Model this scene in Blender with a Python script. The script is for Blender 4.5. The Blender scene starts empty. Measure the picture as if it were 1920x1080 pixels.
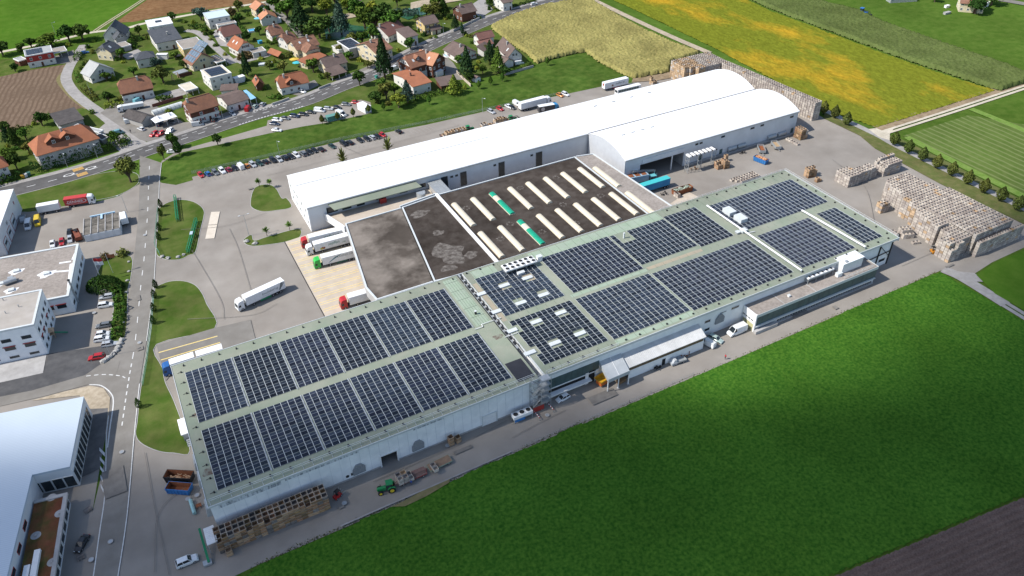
import bpy,math,random
import numpy as np
from mathutils import Vector,Matrix
random.seed(7)
rng = np.random.default_rng(11)
S = bpy.context.scene
COL = S.collection
rad = math.radians
# ------------------------------------------------------------------ camera
FPX,PITCH,ROLL,YAW,CAMZ = 1451.81,rad(37.4652),rad(-1.1866),rad(27.2555),150.0
_f = Vector((math.cos(PITCH) * math.sin(YAW),math.cos(PITCH) * math.cos(YAW),-math.sin(PITCH)))
_r0 = Vector((math.cos(YAW),-math.sin(YAW),0))
_u0 = _r0.cross(_f)
_r = math.cos(ROLL) * _r0 + math.sin(ROLL) * _u0
_u = -math.sin(ROLL) * _r0 + math.cos(ROLL) * _u0
cam = bpy.data.cameras.new('camera')
cam.sensor_width = 36
cam.lens = FPX / 1920 * 36
cam.clip_start = 1
cam.clip_end = 9000
camo = bpy.data.objects.new('camera',cam)
COL.objects.link(camo)
m = Matrix((_r,_u,-_f)).transposed().to_4x4()
m.translation = (0,0,CAMZ)
camo.matrix_world = m
S.camera = camo
# ------------------------------------------------------------------ light
SUN_EL,SUN_AZ = rad(46),rad(102)
D = Vector((math.sin(SUN_AZ) * math.cos(SUN_EL),math.cos(SUN_AZ) * math.cos(SUN_EL),-math.sin(SUN_EL)))
sl = bpy.data.lights.new('sun','SUN')
sl.energy = 3.9
sl.angle = rad(0.53)
sl.color = (1,.955,.89)
so = bpy.data.objects.new('sun',sl)
so.rotation_euler = D.to_track_quat('-Z','Y').to_euler()
so.location = (0,0,300)
COL.objects.link(so)
W = bpy.data.worlds.new('World')
S.world = W
W.use_nodes = True
wn = W.node_tree
wn.nodes.clear()
sky = wn.nodes.new('ShaderNodeTexSky')
sky.sky_type = 'NISHITA'
sky.sun_disc = False
sky.sun_elevation = SUN_EL
sky.sun_rotation = math.atan2(-D.x,-D.y) % (2 * math.pi)
sky.altitude = 450
bg = wn.nodes.new('ShaderNodeBackground')
bg.inputs[1].default_value = .125
wo = wn.nodes.new('ShaderNodeOutputWorld')
wn.links.new(sky.outputs[0],bg.inputs[0])
wn.links.new(bg.outputs[0],wo.inputs[0])
S.view_settings.view_transform = 'Standard'
S.view_settings.look = 'None'
S.view_settings.exposure = 0.70
S.view_settings.gamma = 1
S.view_settings.use_curve_mapping = False
S.cycles.max_bounces = 5
S.cycles.diffuse_bounces = 2
S.cycles.glossy_bounces = 2
S.cycles.transparent_max_bounces = 8
S.cycles.volume_bounces = 0
S.cycles.caustics_reflective = False
S.cycles.caustics_refractive = False
def P(px,py,z=0.0):
 """The point at height z that the photograph shows at pixel (px, py)."""
 d = _r * ((px - 960) / FPX) + _u * (-(py - 540) / FPX) + _f
 t = (z - CAMZ) / d.z
 return Vector((d.x * t,d.y * t,z))
def V(x0,y0,s):
 """Pixel reader for an enlargement of the photograph."""
 return lambda x,y: (x0 + x / s,y0 + y / s)
def G(q,z=0.0):
 return P(q[0],q[1],z)
# ------------------------------------------------------------------ materials
def mat(name,c,rough=.85,c2=None,s=1.0,lo=.35,hi=.65,big=0.0,bs=.03,bump=0.0,bsc=8.0,metal=0.0,
  isl=0.0,rnd=0.0,spec=.3,hue=0.0,stretch=None,coord='pos',emit=None):
 mt = bpy.data.materials.new(name)
 mt.use_nodes = True
 nt = mt.node_tree
 N,L = nt.nodes,nt.links
 b = N['Principled BSDF']
 b.inputs['Roughness'].default_value = rough
 b.inputs['Metallic'].default_value = metal
 b.inputs['Specular IOR Level'].default_value = spec if rough < .94 else 0.0
 b.inputs['Base Color'].default_value = (*c,1)
 geo = N.new('ShaderNodeNewGeometry')
 if coord == 'pos':
  vec = geo.outputs['Position']
 else:
  tc = N.new('ShaderNodeTexCoord')
  vec = tc.outputs['Object']
 if stretch:
  mp = N.new('ShaderNodeMapping')
  mp.inputs['Scale'].default_value = stretch[:3]
  if len(stretch) > 3:
   mp.inputs['Rotation'].default_value = (0,0,stretch[3])
  L.new(vec,mp.inputs[0])
  vec = mp.outputs[0]
 col = None
 def noise(scale,detail=4):
  n = N.new('ShaderNodeTexNoise')
  n.inputs['Scale'].default_value = scale
  n.inputs['Detail'].default_value = detail
  n.inputs['Roughness'].default_value = .62
  L.new(vec,n.inputs['Vector'])
  return n.outputs[0]
 if c2 is not None:
  mr = N.new('ShaderNodeMapRange')
  mr.inputs[1].default_value = lo
  mr.inputs[2].default_value = hi
  L.new(noise(s,5),mr.inputs[0])
  mx = N.new('ShaderNodeMix')
  mx.data_type = 'RGBA'
  L.new(mr.outputs[0],mx.inputs[0])
  mx.inputs[6].default_value = (*c,1)
  mx.inputs[7].default_value = (*c2,1)
  col = mx.outputs[2]
 val = None
 def mul(sock,amount):
  nonlocal val
  mr = N.new('ShaderNodeMapRange')
  mr.inputs[3].default_value = 1 - amount
  mr.inputs[4].default_value = 1 + amount
  L.new(sock,mr.inputs[0])
  if val is None:
   val = mr.outputs[0]
  else:
   mm = N.new('ShaderNodeMath')
   mm.operation = 'MULTIPLY'
   L.new(val,mm.inputs[0])
   L.new(mr.outputs[0],mm.inputs[1])
   val = mm.outputs[0]
 if big:
  n = noise(bs,3)
  mr = N.new('ShaderNodeMapRange')
  mr.inputs[1].default_value = .3
  mr.inputs[2].default_value = .7
  L.new(n,mr.inputs[0])
  mul(mr.outputs[0],big)
 if isl:
  mul(geo.outputs['Random Per Island'],isl)
 oi = None
 if rnd:
  oi = N.new('ShaderNodeObjectInfo')
  mul(oi.outputs['Random'],rnd)
 if val is not None or hue:
  h = N.new('ShaderNodeHueSaturation')
  if col is not None:
   L.new(col,h.inputs['Color'])
  else:
   h.inputs['Color'].default_value = (*c,1)
  if val is not None:
   L.new(val,h.inputs['Value'])
  if hue:
   mr = N.new('ShaderNodeMapRange')
   mr.inputs[3].default_value = .5 - hue
   mr.inputs[4].default_value = .5 + hue
   src = geo.outputs['Random Per Island'] if isl else None
   if rnd:
    wn_ = N.new('ShaderNodeTexWhiteNoise')
    wn_.noise_dimensions = '1D'
    L.new(oi.outputs['Random'],wn_.inputs['W'])
    src = wn_.outputs['Value']
   if src is None:
    src = noise(s * 1.7,2)
   L.new(src,mr.inputs[0])
   L.new(mr.outputs[0],h.inputs['Hue'])
  col = h.outputs[0]
 if col is not None:
  L.new(col,b.inputs['Base Color'])
 if bump:
  bp = N.new('ShaderNodeBump')
  bp.inputs['Strength'].default_value = bump
  bp.inputs['Distance'].default_value = .1
  L.new(noise(bsc,3),bp.inputs['Height'])
  L.new(bp.outputs[0],b.inputs['Normal'])
 if emit:
  b.inputs['Emission Color'].default_value = (*c,1)
  b.inputs['Emission Strength'].default_value = emit
 return mt
_pm = {}
def paint(c,rough=.35,metal=0.0,spec=.5):
 k = (tuple(c),rough,metal)
 if k not in _pm:
  _pm[k] = mat('paint_%d' % len(_pm),c,rough,c2=tuple(x * .86 for x in c),s=1.3,metal=metal,spec=spec)
 return _pm[k]
def stripes(mt,axis_rot,period,dark,width=.5,amp=1.0,pat='SIN',bumpk=0.0):
 """Ridges or rows in world space multiplied into a material's base colour, with matching relief."""
 nt = mt.node_tree
 N,L = nt.nodes,nt.links
 b = N['Principled BSDF']
 geo = N.new('ShaderNodeNewGeometry')
 mp = N.new('ShaderNodeMapping')
 mp.inputs['Rotation'].default_value = (0,0,axis_rot)
 L.new(geo.outputs['Position'],mp.inputs[0])
 w = N.new('ShaderNodeTexWave')
 w.wave_type = 'BANDS'
 w.bands_direction = 'X'
 w.wave_profile = pat
 w.inputs['Scale'].default_value = math.pi * 2 / 20 / period * 1.0
 w.inputs['Distortion'].default_value = amp
 w.inputs['Detail'].default_value = 2
 w.inputs['Detail Scale'].default_value = .6
 L.new(mp.outputs[0],w.inputs[0])
 mr = N.new('ShaderNodeMapRange')
 mr.inputs[1].default_value = width - .2
 mr.inputs[2].default_value = width + .2
 L.new(w.outputs[1],mr.inputs[0])
 mx = N.new('ShaderNodeMix')
 mx.data_type = 'RGBA'
 L.new(mr.outputs[0],mx.inputs[0])
 src = b.inputs['Base Color']
 if src.links:
  L.new(src.links[0].from_socket,mx.inputs[6])
 else:
  mx.inputs[6].default_value = src.default_value
 mx.inputs[7].default_value = (*dark,1)
 L.new(mx.outputs[2],src)
 if bumpk:
  bp = N.new('ShaderNodeBump')
  bp.inputs['Strength'].default_value = bumpk
  bp.inputs['Distance'].default_value = .15
  L.new(w.outputs[1],bp.inputs['Height'])
  if b.inputs['Normal'].links:
   L.new(b.inputs['Normal'].links[0].from_socket,bp.inputs['Normal'])
  L.new(bp.outputs[0],b.inputs['Normal'])
 return mt
MT = {}
MT['meadow'] = mat('meadow_grass',(.050,.098,.014),.95,(.076,.124,.022),.25,big=.22,bs=.02,bump=.8,bsc=3)
MT['lawn'] = mat('lawn_grass',(.050,.088,.015),.95,(.092,.110,.032),.16,big=.2,bs=.09,bump=.7,bsc=5)
MT['bank'] = mat('bank_grass',(.036,.074,.012),.95,(.070,.108,.022),.3,big=.3,bs=.05,bump=1,bsc=2.2)
MT['yard'] = mat('yard_asphalt',(.222,.200,.176),.95,(.26,.238,.212),.09,big=.13,bs=.035,bump=.25,bsc=9)
MT['road'] = mat('road_asphalt',(.088,.085,.083),.95,(.115,.112,.11),.3,big=.1,bs=.05,bump=.25,bsc=9)
MT['road2'] = mat('worn_asphalt',(.175,.163,.146),.95,(.21,.198,.18),.2,big=.1,bs=.06,bump=.25,bsc=9)
MT['newasphalt'] = mat('fresh_asphalt',(.055,.055,.058),.9,(.085,.084,.085),.3,big=.2,bs=.1)
MT['pave'] = mat('pavement_concrete',(.24,.225,.21),.9,(.30,.285,.27),.5,big=.1,bs=.1)
MT['gravel'] = mat('gravel',(.30,.25,.18),.95,(.40,.34,.26),.8,big=.15,bs=.1,bump=.5)
MT['track'] = mat('chalky_track',(.40,.36,.28),.95,(.48,.43,.35),.8,big=.1,bs=.1)
MT['dirt'] = mat('dry_soil',(.19,.14,.09),.95,(.27,.21,.14),.4,big=.2,bs=.08,bump=.8,bsc=4)
MT['ploughl'] = mat('pale_ploughed_soil',(.125,.088,.062),.95,(.165,.12,.086),.35,big=.15,bs=.03,bump=1,bsc=3)
MT['ploughb'] = mat('brown_ploughed_soil',(.135,.072,.035),.95,(.195,.115,.058),.35,big=.18,bs=.04,bump=1,bsc=2)
MT['furrow'] = mat('furrow_soil',(.105,.072,.060),.95,(.165,.118,.10),2.4,big=.12,bs=.1,bump=1,bsc=6)
MT['conc'] = mat('dock_concrete',(.40,.34,.27),.9,(.46,.40,.33),.3,big=.08,bs=.1)
MT['concg'] = mat('grey_concrete',(.30,.29,.28),.9,(.36,.35,.34),.6,big=.12,bs=.2)
MT['white'] = mat('white_paint',(.72,.72,.71),.6,(.64,.64,.64),.9)
MT['line'] = mat('road_marking_white',(.62,.62,.6),.8,(.45,.45,.44),2.5)
MT['yline'] = mat('road_marking_yellow',(.62,.44,.10),.8,(.66,.54,.26),1.5)
MT['oline'] = mat('road_marking_orange',(.62,.36,.07),.8,(.5,.3,.1),1.5)
MT['sheet'] = mat('white_roof_membrane',(.74,.75,.755),.55,(.69,.70,.71),.05)
MT['greywall'] = mat('grey_sheet_cladding',(.58,.595,.61),.6,(.53,.545,.56),.25,big=.05,bs=.2)
MT['whitewall'] = mat('white_sheet_cladding',(.78,.79,.79),.6,(.70,.715,.725),.5,big=.07,bs=.15)
MT['roofgreen'] = mat('green_roof_sheeting',(.20,.235,.175),.85,(.245,.255,.20),.12,big=.13,bs=.05,bump=.3,bsc=3)
MT['roofgrn2'] = mat('cleaner_green_roof_sheeting',(.25,.32,.23),.8,(.28,.33,.26),.3,big=.07,bs=.2)
MT['felt'] = mat('dark_roofing_felt',(.042,.034,.029),.95,(.066,.056,.049),.35,big=.3,bs=.06,bump=.3)
MT['felt2'] = mat('weathered_roofing_felt',(.19,.165,.142),.95,(.070,.059,.050),.075,.40,.60,big=.22,bs=.12,bump=.3)
MT['feltg'] = mat('gravelled_roof',(.22,.19,.165),.9,(.30,.265,.235),1.2,big=.15,bs=.12,bump=.5,bsc=6)
MT['patch'] = mat('grey_lichen_patch',(.165,.15,.135),.95,(.07,.06,.053),.9,.35,.62,big=.1,bs=.5)
MT['glass'] = mat('dark_glazing',(.012,.018,.024),.12,(.03,.04,.045),.4,spec=.6)
MT['teal'] = mat('green_profiled_glazing',(.05,.095,.095),.45,(.035,.07,.075),.5,big=.2,bs=.3,spec=.5)
MT['pv'] = mat('solar_cells',(.011,.016,.028),.3,(.019,.024,.036),.6,isl=.4,rnd=.4,spec=.22,hue=.012)
MT['alu'] = mat('aluminium',(.55,.58,.58),.5,(.48,.5,.5),2,spec=.5)
MT['galv'] = mat('galvanised_steel',(.40,.42,.43),.45,(.33,.35,.36),1.5,metal=.4)
MT['black'] = mat('black_plastic',(.018,.018,.02),.6)
MT['tyre'] = mat('tyre_rubber',(.02,.02,.021),.85)
MT['rim'] = mat('wheel_rim',(.38,.38,.39),.4,metal=.5)
MT['bark'] = mat('bark',(.075,.055,.04),.95,(.12,.095,.07),3)
MT['stone'] = mat('pale_stone',(.38,.37,.35),.9,(.28,.27,.25),2)
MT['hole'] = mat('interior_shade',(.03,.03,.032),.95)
MT['red'] = mat('red_panel',(.30,.03,.025),.6)
MT['water'] = mat('pond_water',(.018,.075,.035),.3,(.03,.095,.05),.15,spec=.2)
MT['crate'] = mat('crate_wood',(.33,.195,.105),.95,(.22,.155,.10),1.1,isl=.28,rnd=.3,hue=.012,coord='obj')
MT['crateg'] = mat('weathered_crate_wood',(.43,.385,.345),.95,(.34,.295,.255),.8,isl=.24,big=.10,bs=.5,hue=.012)
MT['crateo'] = mat('new_crate_wood',(.43,.285,.175),.95,(.36,.25,.165),1.1,isl=.2,rnd=.2,coord='obj')
MT['rust'] = mat('rusty_steel',(.24,.085,.035),.9,(.16,.06,.03),1.5,big=.2,bs=.5)
MT['blue'] = mat('blue_steel',(.035,.17,.42),.55,(.03,.13,.33),1)
MT['green'] = mat('green_steel',(.01,.20,.085),.5,(.01,.16,.07),1)
MT['skin'] = mat('skin',(.45,.27,.19),.6)
def leafmat(name,c,hue=.02,v=.45):
 mt = mat(name,c,.95,tuple(x * .66 for x in c),.45,isl=v,rnd=.2,hue=hue)
 return mt
LEAF = {
 'mid': leafmat('leaf_mid_green',(.085,.150,.026)),
 'dark': leafmat('leaf_dark_green',(.046,.088,.020)),
 'olive': leafmat('leaf_olive',(.125,.140,.034)),
 'yellow': leafmat('leaf_yellow_green',(.19,.235,.035)),
 'blue': leafmat('needles_blue_green',(.070,.115,.085)),
 'fir': leafmat('needles_dark',(.034,.070,.026)),
 'brown': leafmat('leaf_brownish',(.12,.09,.04)),
}
# ------------------------------------------------------------------ mesh builder
class MB:
 def __init__(s):
  s.v,s.f,s.m = [],[],[]
 def add(s,vs,fs,mi=0):
  o = len(s.v)
  s.v += [tuple(v) for v in vs]
  s.f += [tuple(i + o for i in f) for f in fs]
  s.m += [mi] * len(fs)
 def quad(s,a,b,c,d,mi=0):
  s.add([a,b,c,d],[(0,1,2,3)],mi)
 def poly(s,pts,mi=0):
  s.add(pts,[tuple(range(len(pts)))],mi)
 def box(s,x0,y0,z0,x1,y1,z1,mi=0,bottom=True):
  vs = [(x0,y0,z0),(x1,y0,z0),(x1,y1,z0),(x0,y1,z0),(x0,y0,z1),(x1,y0,z1),(x1,y1,z1),(x0,y1,z1)]
  fs = [(4,5,6,7),(0,1,5,4),(1,2,6,5),(2,3,7,6),(3,0,4,7)]
  if bottom:
   fs.append((3,2,1,0))
  s.add(vs,fs,mi)
 def obox(s,o,u,v,z0,z1,mi=0):
  """prism over the parallelogram o, o+u, o+u+v, o+v"""
  o,u,v = Vector(o).xy,Vector(u).xy,Vector(v).xy
  s.prism([o,o + u,o + u + v,o + v],z0,z1,mi)
 def prism(s,pts,z0,z1,mi=0,top=None):
  n = len(pts)
  vs = [(p[0],p[1],z0) for p in pts] + [(p[0],p[1],z1) for p in pts]
  s.add(vs,[(i,(i + 1) % n,n + (i + 1) % n,n + i) for i in range(n)],mi)
  s.add(vs,[tuple(range(n,2 * n))],mi if top is None else top)
  s.add(vs,[tuple(range(n - 1,-1,-1))],mi)
 def tube(s,p0,p1,r0,r1=None,n=8,mi=0,caps=True):
  p0,p1 = Vector(p0),Vector(p1)
  r1 = r0 if r1 is None else r1
  d = (p1 - p0).normalized()
  a = d.orthogonal().normalized()
  b = d.cross(a)
  vs = []
  for p,r in ((p0,r0),(p1,r1)):
   for i in range(n):
    t = 2 * math.pi * i / n
    vs.append(p + a * (r * math.cos(t)) + b * (r * math.sin(t)))
  fs = [(i,(i + 1) % n,n + (i + 1) % n,n + i) for i in range(n)]
  if caps:
   fs += [tuple(range(n - 1,-1,-1)),tuple(range(n,2 * n))]
  s.add(vs,fs,mi)
 def bar(s,p0,p1,w,h=None,mi=0):
  """square bar between two points"""
  p0,p1 = Vector(p0),Vector(p1)
  h = w if h is None else h
  d = (p1 - p0).normalized()
  up = Vector((0,0,1)) if abs(d.z) < .95 else Vector((1,0,0))
  a = d.cross(up).normalized()
  b = a.cross(d)
  vs = []
  for p in (p0,p1):
   vs += [p - a * w / 2 - b * h / 2,p + a * w / 2 - b * h / 2,p + a * w / 2 + b * h / 2,p - a * w / 2 + b * h / 2]
  s.add(vs,[(0,1,2,3),(7,6,5,4),(0,4,5,1),(1,5,6,2),(2,6,7,3),(3,7,4,0)],mi)
 def mesh(s,name,mats,smooth=False):
  me = bpy.data.meshes.new(name)
  me.from_pydata(s.v,[],s.f)
  for x in (mats if isinstance(mats,(list,tuple)) else [mats]):
   me.materials.append(x)
  if any(s.m):
   me.polygons.foreach_set('material_index',s.m)
  if smooth:
   me.polygons.foreach_set('use_smooth',[True] * len(me.polygons))
  me.update()
  return me
 def build(s,name,mats,parent=None,loc=None,rz=0,smooth=False):
  return link(name,s.mesh(name,mats,smooth),parent,loc,rz)
def link(name,me,parent=None,loc=None,rz=0):
 o = bpy.data.objects.new(name,me)
 COL.objects.link(o)
 if parent:
  o.parent = parent
 if loc is not None:
  o.location = loc
 if rz:
  o.rotation_euler = (0,0,rz)
 return o
def tag(o,label=None,cat=None,group=None,kind=None):
 if label:
  o['label'] = label
 if cat:
  o['category'] = cat
 if group:
  o['group'] = group
 if kind:
  o['kind'] = kind
 return o
def thing(name,label,cat,loc=(0,0,0),rz=0,group=None):
 o = bpy.data.objects.new(name,None)
 o.empty_display_size = .5
 COL.objects.link(o)
 o.location = loc
 o.rotation_euler = (0,0,rz)
 return tag(o,label,cat,group)
def dup(root,loc,rz,label,group=None):
 r = root.copy()
 COL.objects.link(r)
 r.location = loc
 r.rotation_euler = (0,0,rz)
 r['label'] = label
 if group:
  r['group'] = group
 for ch in list(root.children):
  c = ch.copy()
  COL.objects.link(c)
  c.parent = r
  for g in list(ch.children):
   d = g.copy()
   COL.objects.link(d)
   d.parent = c
 return r
def text_mesh(s,size,matl,shear=0.0):
 cu = bpy.data.curves.new('lettering','FONT')
 cu.body = s
 cu.size = size
 cu.shear = shear
 cu.extrude = .006
 cu.resolution_u = 2
 o = bpy.data.objects.new('tmp',cu)
 COL.objects.link(o)
 dg = bpy.context.evaluated_depsgraph_get()
 me = bpy.data.meshes.new_from_object(o.evaluated_get(dg))
 bpy.data.objects.remove(o)
 me.materials.clear()
 me.materials.append(matl)
 me.name = 'lettering'
 return me
# ------------------------------------------------------------------ ground
_layer = [0.0]
def sheet(name,pix,matl,z=None,world=False,label=None,cat=None,kind='structure'):
 pts = [Vector(p) if world else G(p) for p in pix]
 if z is None:
  _layer[0] += .006
  z = _layer[0]
 b = MB()
 b.poly([(p.x,p.y,z) for p in (Vector((q[0],q[1],0)) for q in pts)])
 o = b.build(name,matl)
 tag(o,label,cat,None,kind)
 return o
def smoothline(pts,k=6):
 """Catmull-Rom through world points"""
 pts = [Vector((p[0],p[1])) for p in pts]
 q = [pts[0] * 2 - pts[1]] + pts + [pts[-1] * 2 - pts[-2]]
 out = []
 for i in range(1,len(q) - 2):
  for j in range(k):
   t = j / k
   a,b,c,d = q[i - 1],q[i],q[i + 1],q[i + 2]
   out.append(.5 * ((2 * b) + (c - a) * t + (2 * a - 5 * b + 4 * c - d) * t * t + (3 * b - a - 3 * c + d) * t ** 3))
 out.append(pts[-1])
 return out
def offset(line,d):
 res = []
 for i,p in enumerate(line):
  t = (line[min(i + 1,len(line) - 1)] - line[max(i - 1,0)]).normalized()
  res.append(p + Vector((-t.y,t.x)) * d)
 return res
def ribbon(b,line,w0,w1,z,mi=0):
 L_,R_ = offset(line,w1),offset(line,w0)
 for i in range(len(line) - 1):
  b.quad((R_[i].x,R_[i].y,z),(R_[i + 1].x,R_[i + 1].y,z),(L_[i + 1].x,L_[i + 1].y,z),(L_[i].x,L_[i].y,z),mi)
def dashes(b,line,off,w,dash,gap,z,mi=0,t0=0,t1=1e9):
 ln = offset(line,off)
 s_,acc = [0],0
 for i in range(1,len(ln)):
  acc += (ln[i] - ln[i - 1]).length
  s_.append(acc)
 def at(t):
  for i in range(1,len(ln)):
   if t <= s_[i]:
    k = (t - s_[i - 1]) / max(1e-6,s_[i] - s_[i - 1])
    return ln[i - 1].lerp(ln[i],k)
  return ln[-1]
 t = t0
 while t + dash < min(acc,t1):
  p,q = at(t),at(t + dash)
  n = (q - p).normalized()
  n = Vector((-n.y,n.x)) * w / 2
  b.quad((p.x - n.x,p.y - n.y,z),(q.x - n.x,q.y - n.y,z),(q.x + n.x,q.y + n.y,z),(p.x + n.x,p.y + n.y,z),mi)
  t += dash + gap
def inside(pts,X,Y):
 res = np.zeros(X.shape,bool)
 n = len(pts)
 for i in range(n):
  x0,y0 = pts[i][0],pts[i][1]
  x1,y1 = pts[(i + 1) % n][0],pts[(i + 1) % n][1]
  c = ((y0 > Y) != (y1 > Y)) & (X < (x1 - x0) * (Y - y0) / (y1 - y0 + 1e-12) + x0)
  res ^= c
 return res
def gridfield(name,poly,step,hfun,matl,label,cat,kind='stuff',base=0.02,skirt=0.0):
 """Uneven crop or soil surface over a polygon (world coordinates)."""
 xs = [p[0] for p in poly]
 ys = [p[1] for p in poly]
 x = np.arange(min(xs),max(xs) + step,step)
 y = np.arange(min(ys),max(ys) + step,step)
 X,Y = np.meshgrid(x,y)
 ins = inside(poly,X,Y)
 jx = X + rng.uniform(-.35,.35,X.shape) * step
 jy = Y + rng.uniform(-.35,.35,X.shape) * step
 Z = hfun(jx,jy) + base
 ny,nx = X.shape
 idx = np.arange(ny * nx).reshape(ny,nx)
 cell = ins[:-1,:-1] & ins[1:,:-1] & ins[:-1,1:] & ins[1:,1:]
 f = np.stack([idx[:-1,:-1][cell],idx[:-1,1:][cell],idx[1:,1:][cell],idx[1:,:-1][cell]],1)
 if skirt:
  cnt = np.zeros((ny,nx),int)
  for a,c in ((0,0),(0,1),(1,0),(1,1)):
   cnt[a:ny - 1 + a,c:nx - 1 + c] += cell
  edge = (cnt > 0) & (cnt < 4)
  Z[edge] = rng.uniform(0.02,.6,edge.sum()) * skirt
 used = np.zeros(ny * nx,bool)
 used[f.ravel()] = True
 remap = np.cumsum(used) - 1
 co = np.stack([jx.ravel(),jy.ravel(),Z.ravel()],1)[used]
 f = remap[f]
 me = bpy.data.meshes.new(name)
 me.vertices.add(len(co))
 me.vertices.foreach_set('co',co.ravel())
 me.loops.add(f.size)
 me.loops.foreach_set('vertex_index',f.ravel())
 me.polygons.add(len(f))
 me.polygons.foreach_set('loop_start',np.arange(0,f.size,4))
 me.polygons.foreach_set('loop_total',np.full(len(f),4))
 me.materials.append(matl)
 me.update(calc_edges=True)
 return tag(link(name,me),label,cat,None,kind)
# ------------------------------------------------------------------ terrain, fields and roads
b = MB()
b.poly([(-2600,-1500,0),(3200,-1500,0),(3200,4200,0),(-2600,4200,0)])
tag(b.build('meadow_ground',MT['meadow']),kind='structure')
MT['meadow2'] = mat('bright_meadow_grass',(.050,.115,.012),.95,(.072,.138,.018),.2,big=.15,bs=.02,bump=.8,bsc=3)
sheet('green_field',[(-260,-60),(330,-60),(272,-2),(205,40),(168,60),(100,78),(0,98),(-260,150)],MT['meadow2'])
sheet('garden_lawn',[(-60,180),(0,112),(150,92),(300,40),(480,8),(560,-5),(1040,-5),(985,118),(930,140),(760,185),
     (680,200),(480,200),(300,262),(0,345),(-60,360)],MT['lawn'])
sheet('brown_ploughed_field',[(215,43),(250,41),(325,27),(475,6),(560,-12),(620,-60),(330,-60),(278,-2)],MT['ploughb'])
stripes(MT['ploughl'],rad(12),2.4,(.121,.085,.060),.6,4,bumpk=.08)
sheet('pale_ploughed_field',[(-160,182),(0,144),(60,131),(128,120),(125,132),(116,150),(140,178),(166,200),(150,203),
       (105,218),(55,235),(0,247),(-160,280)],MT['ploughl'])
b = MB()
verge = [G(q) for q in [(128,120),(123,134),(113,150),(136,180),(166,203)]]
_layer[0] += .006
ribbon(b,smoothline(verge),-1.8,1.6,_layer[0])
tag(b.build('dry_grass_verge',mat('straw_verge',(.20,.165,.085),.95,(.14,.13,.06),.6)),kind='structure')
def path(name,pix,w,matl,k=6,kind='structure'):
 _layer[0] += .006
 b = MB()
 ribbon(b,smoothline([G(q) for q in pix],k),-w / 2,w / 2,_layer[0])
 return tag(b.build(name,matl),kind=kind)
path('chalk_track',[(-40,108),(0,98),(90,80),(165,62),(235,53),(270,44),(360,27),(465,9),(560,-6),(640,-20)],3.2,MT['track'])
for d in (-.9,.9):
 _layer[0] += .004
 b = MB()
 ribbon(b,smoothline([G(q) for q in [(178,58),(205,40),(240,18),(272,-3),(300,-22)]]),d - .45,d + .45,_layer[0])
 tag(b.build('field_track',MT['gravel']),kind='structure')
sheet('grass_bank',[(318,296),(340,287),(411,272),(510,250),(569,238),(615,231),(693,214),(716,205),(760,192),(815,180),
     (880,165),(940,147),(985,128),(1010,118),(1060,104),(1096,95),(1120,112),(1170,143),(1184,154),(1130,162),
     (1045,180),(960,197),(905,210),(800,234),(640,265),(480,302),(372,328),(362,338),(330,347),(303,343),(299,325)],
 MT['bank'],z=.02)
_layer[0] = .03
sheet('yard',[(285,330),(303,343),(330,347),(362,338),(360,332),(480,302),(640,265),(800,234),(905,210),(960,197),(1045,180),(1130,162),
   (1182,156),(1262,140),(1310,130),(1400,130),(1545,222),(1612,254),(1640,278),(1762,344),(1897,409),(1940,430),
   (1940,455),(1860,492),(1826,514),(1765,507),(480,1061),(430,1085),(415,1150),(60,1150),(140,1100),(200,850),(240,640),(255,500),(262,400)],MT['yard'])
sheet('car_park_surface',[(-260,470),(38,397),(175,380),(220,369),(262,345),(262,400),(255,500),(240,640),(215,730),(190,860),
     (150,1100),(-100,1250),(-300,1250),(-300,520)],MT['yard'])
sheet('upper_car_park',[(303,302),(325,288),(340,281),(420,259),(500,236),(502,226),(514,223),(647,194),(677,187),(695,192),(697,212),
      (615,230),(569,237),(510,249),(411,271),(340,286),(318,296),(303,306)],MT['yard'])
path('village_lane',[(158,84),(140,110),(129,128),(124,148),(136,170),(160,192),(190,213),(218,236),(245,258),(272,276)],5.2,MT['pave'])
path('side_lane',[(348,57),(372,62),(400,85),(438,119)],4.2,MT['pave'])
path('upper_lane',[(500,4),(516,18),(540,40),(568,72),(590,95)],3.6,MT['road2'])
sheet('forecourt',[(188,212),(215,193),(275,189),(300,203),(345,230),(395,222),(470,193),(500,195),(500,200),(400,234),(330,262),(290,270),(262,262),(240,247)],MT['road2'])
sheet('farm_forecourt',[(262,190),(315,172),(352,162),(372,168),(330,184),(280,200)],MT['pave'])
sheet('driveway',[(97,108),(138,94),(142,104),(133,118),(100,121)],MT['road2'])
sheet('driveway',[(228,104),(258,92),(270,100),(240,112)],MT['pave'])
sheet('driveway',[(405,55),(432,78),(428,88),(412,86),(398,62)],MT['pave'])
sheet('driveway',[(435,112),(452,104),(520,95),(505,106),(450,120)],MT['pave'])
sheet('driveway',[(530,172),(590,150),(598,160),(560,180)],MT['road2'])
sheet('driveway',[(625,150),(665,135),(700,120),(740,120),(705,135),(650,155)],MT['road2'])
sheet('driveway',[(830,100),(850,118),(870,150),(835,150)],MT['road2'])
sheet('driveway',[(880,12),(905,-5),(925,18),(900,35)],MT['pave'])
sheet('driveway',[(170,255),(205,225),(240,250),(262,275),(225,285),(205,268)],MT['pave'])
MAIN = [(-120,396),(-10,366),(55,350),(135,329),(215,304),(281,281),(359,256),(467,220),(567,192),(640,163),(705,139),
  (760,110),(805,87),(867,60),(915,40),(960,25),(1010,10),(1060,-4),(1140,-26)]
main = smoothline([G(q) for q in MAIN],8)
_layer[0] += .006
b = MB()
ribbon(b,main,-5.1,7.6,_layer[0])
tag(b.build('road_verge_pavement',MT['pave']),kind='structure')
_layer[0] += .006
b = MB()
ribbon(b,main,-4.7,4.9,_layer[0])
tag(b.build('main_road',MT['road']),kind='structure')
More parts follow.
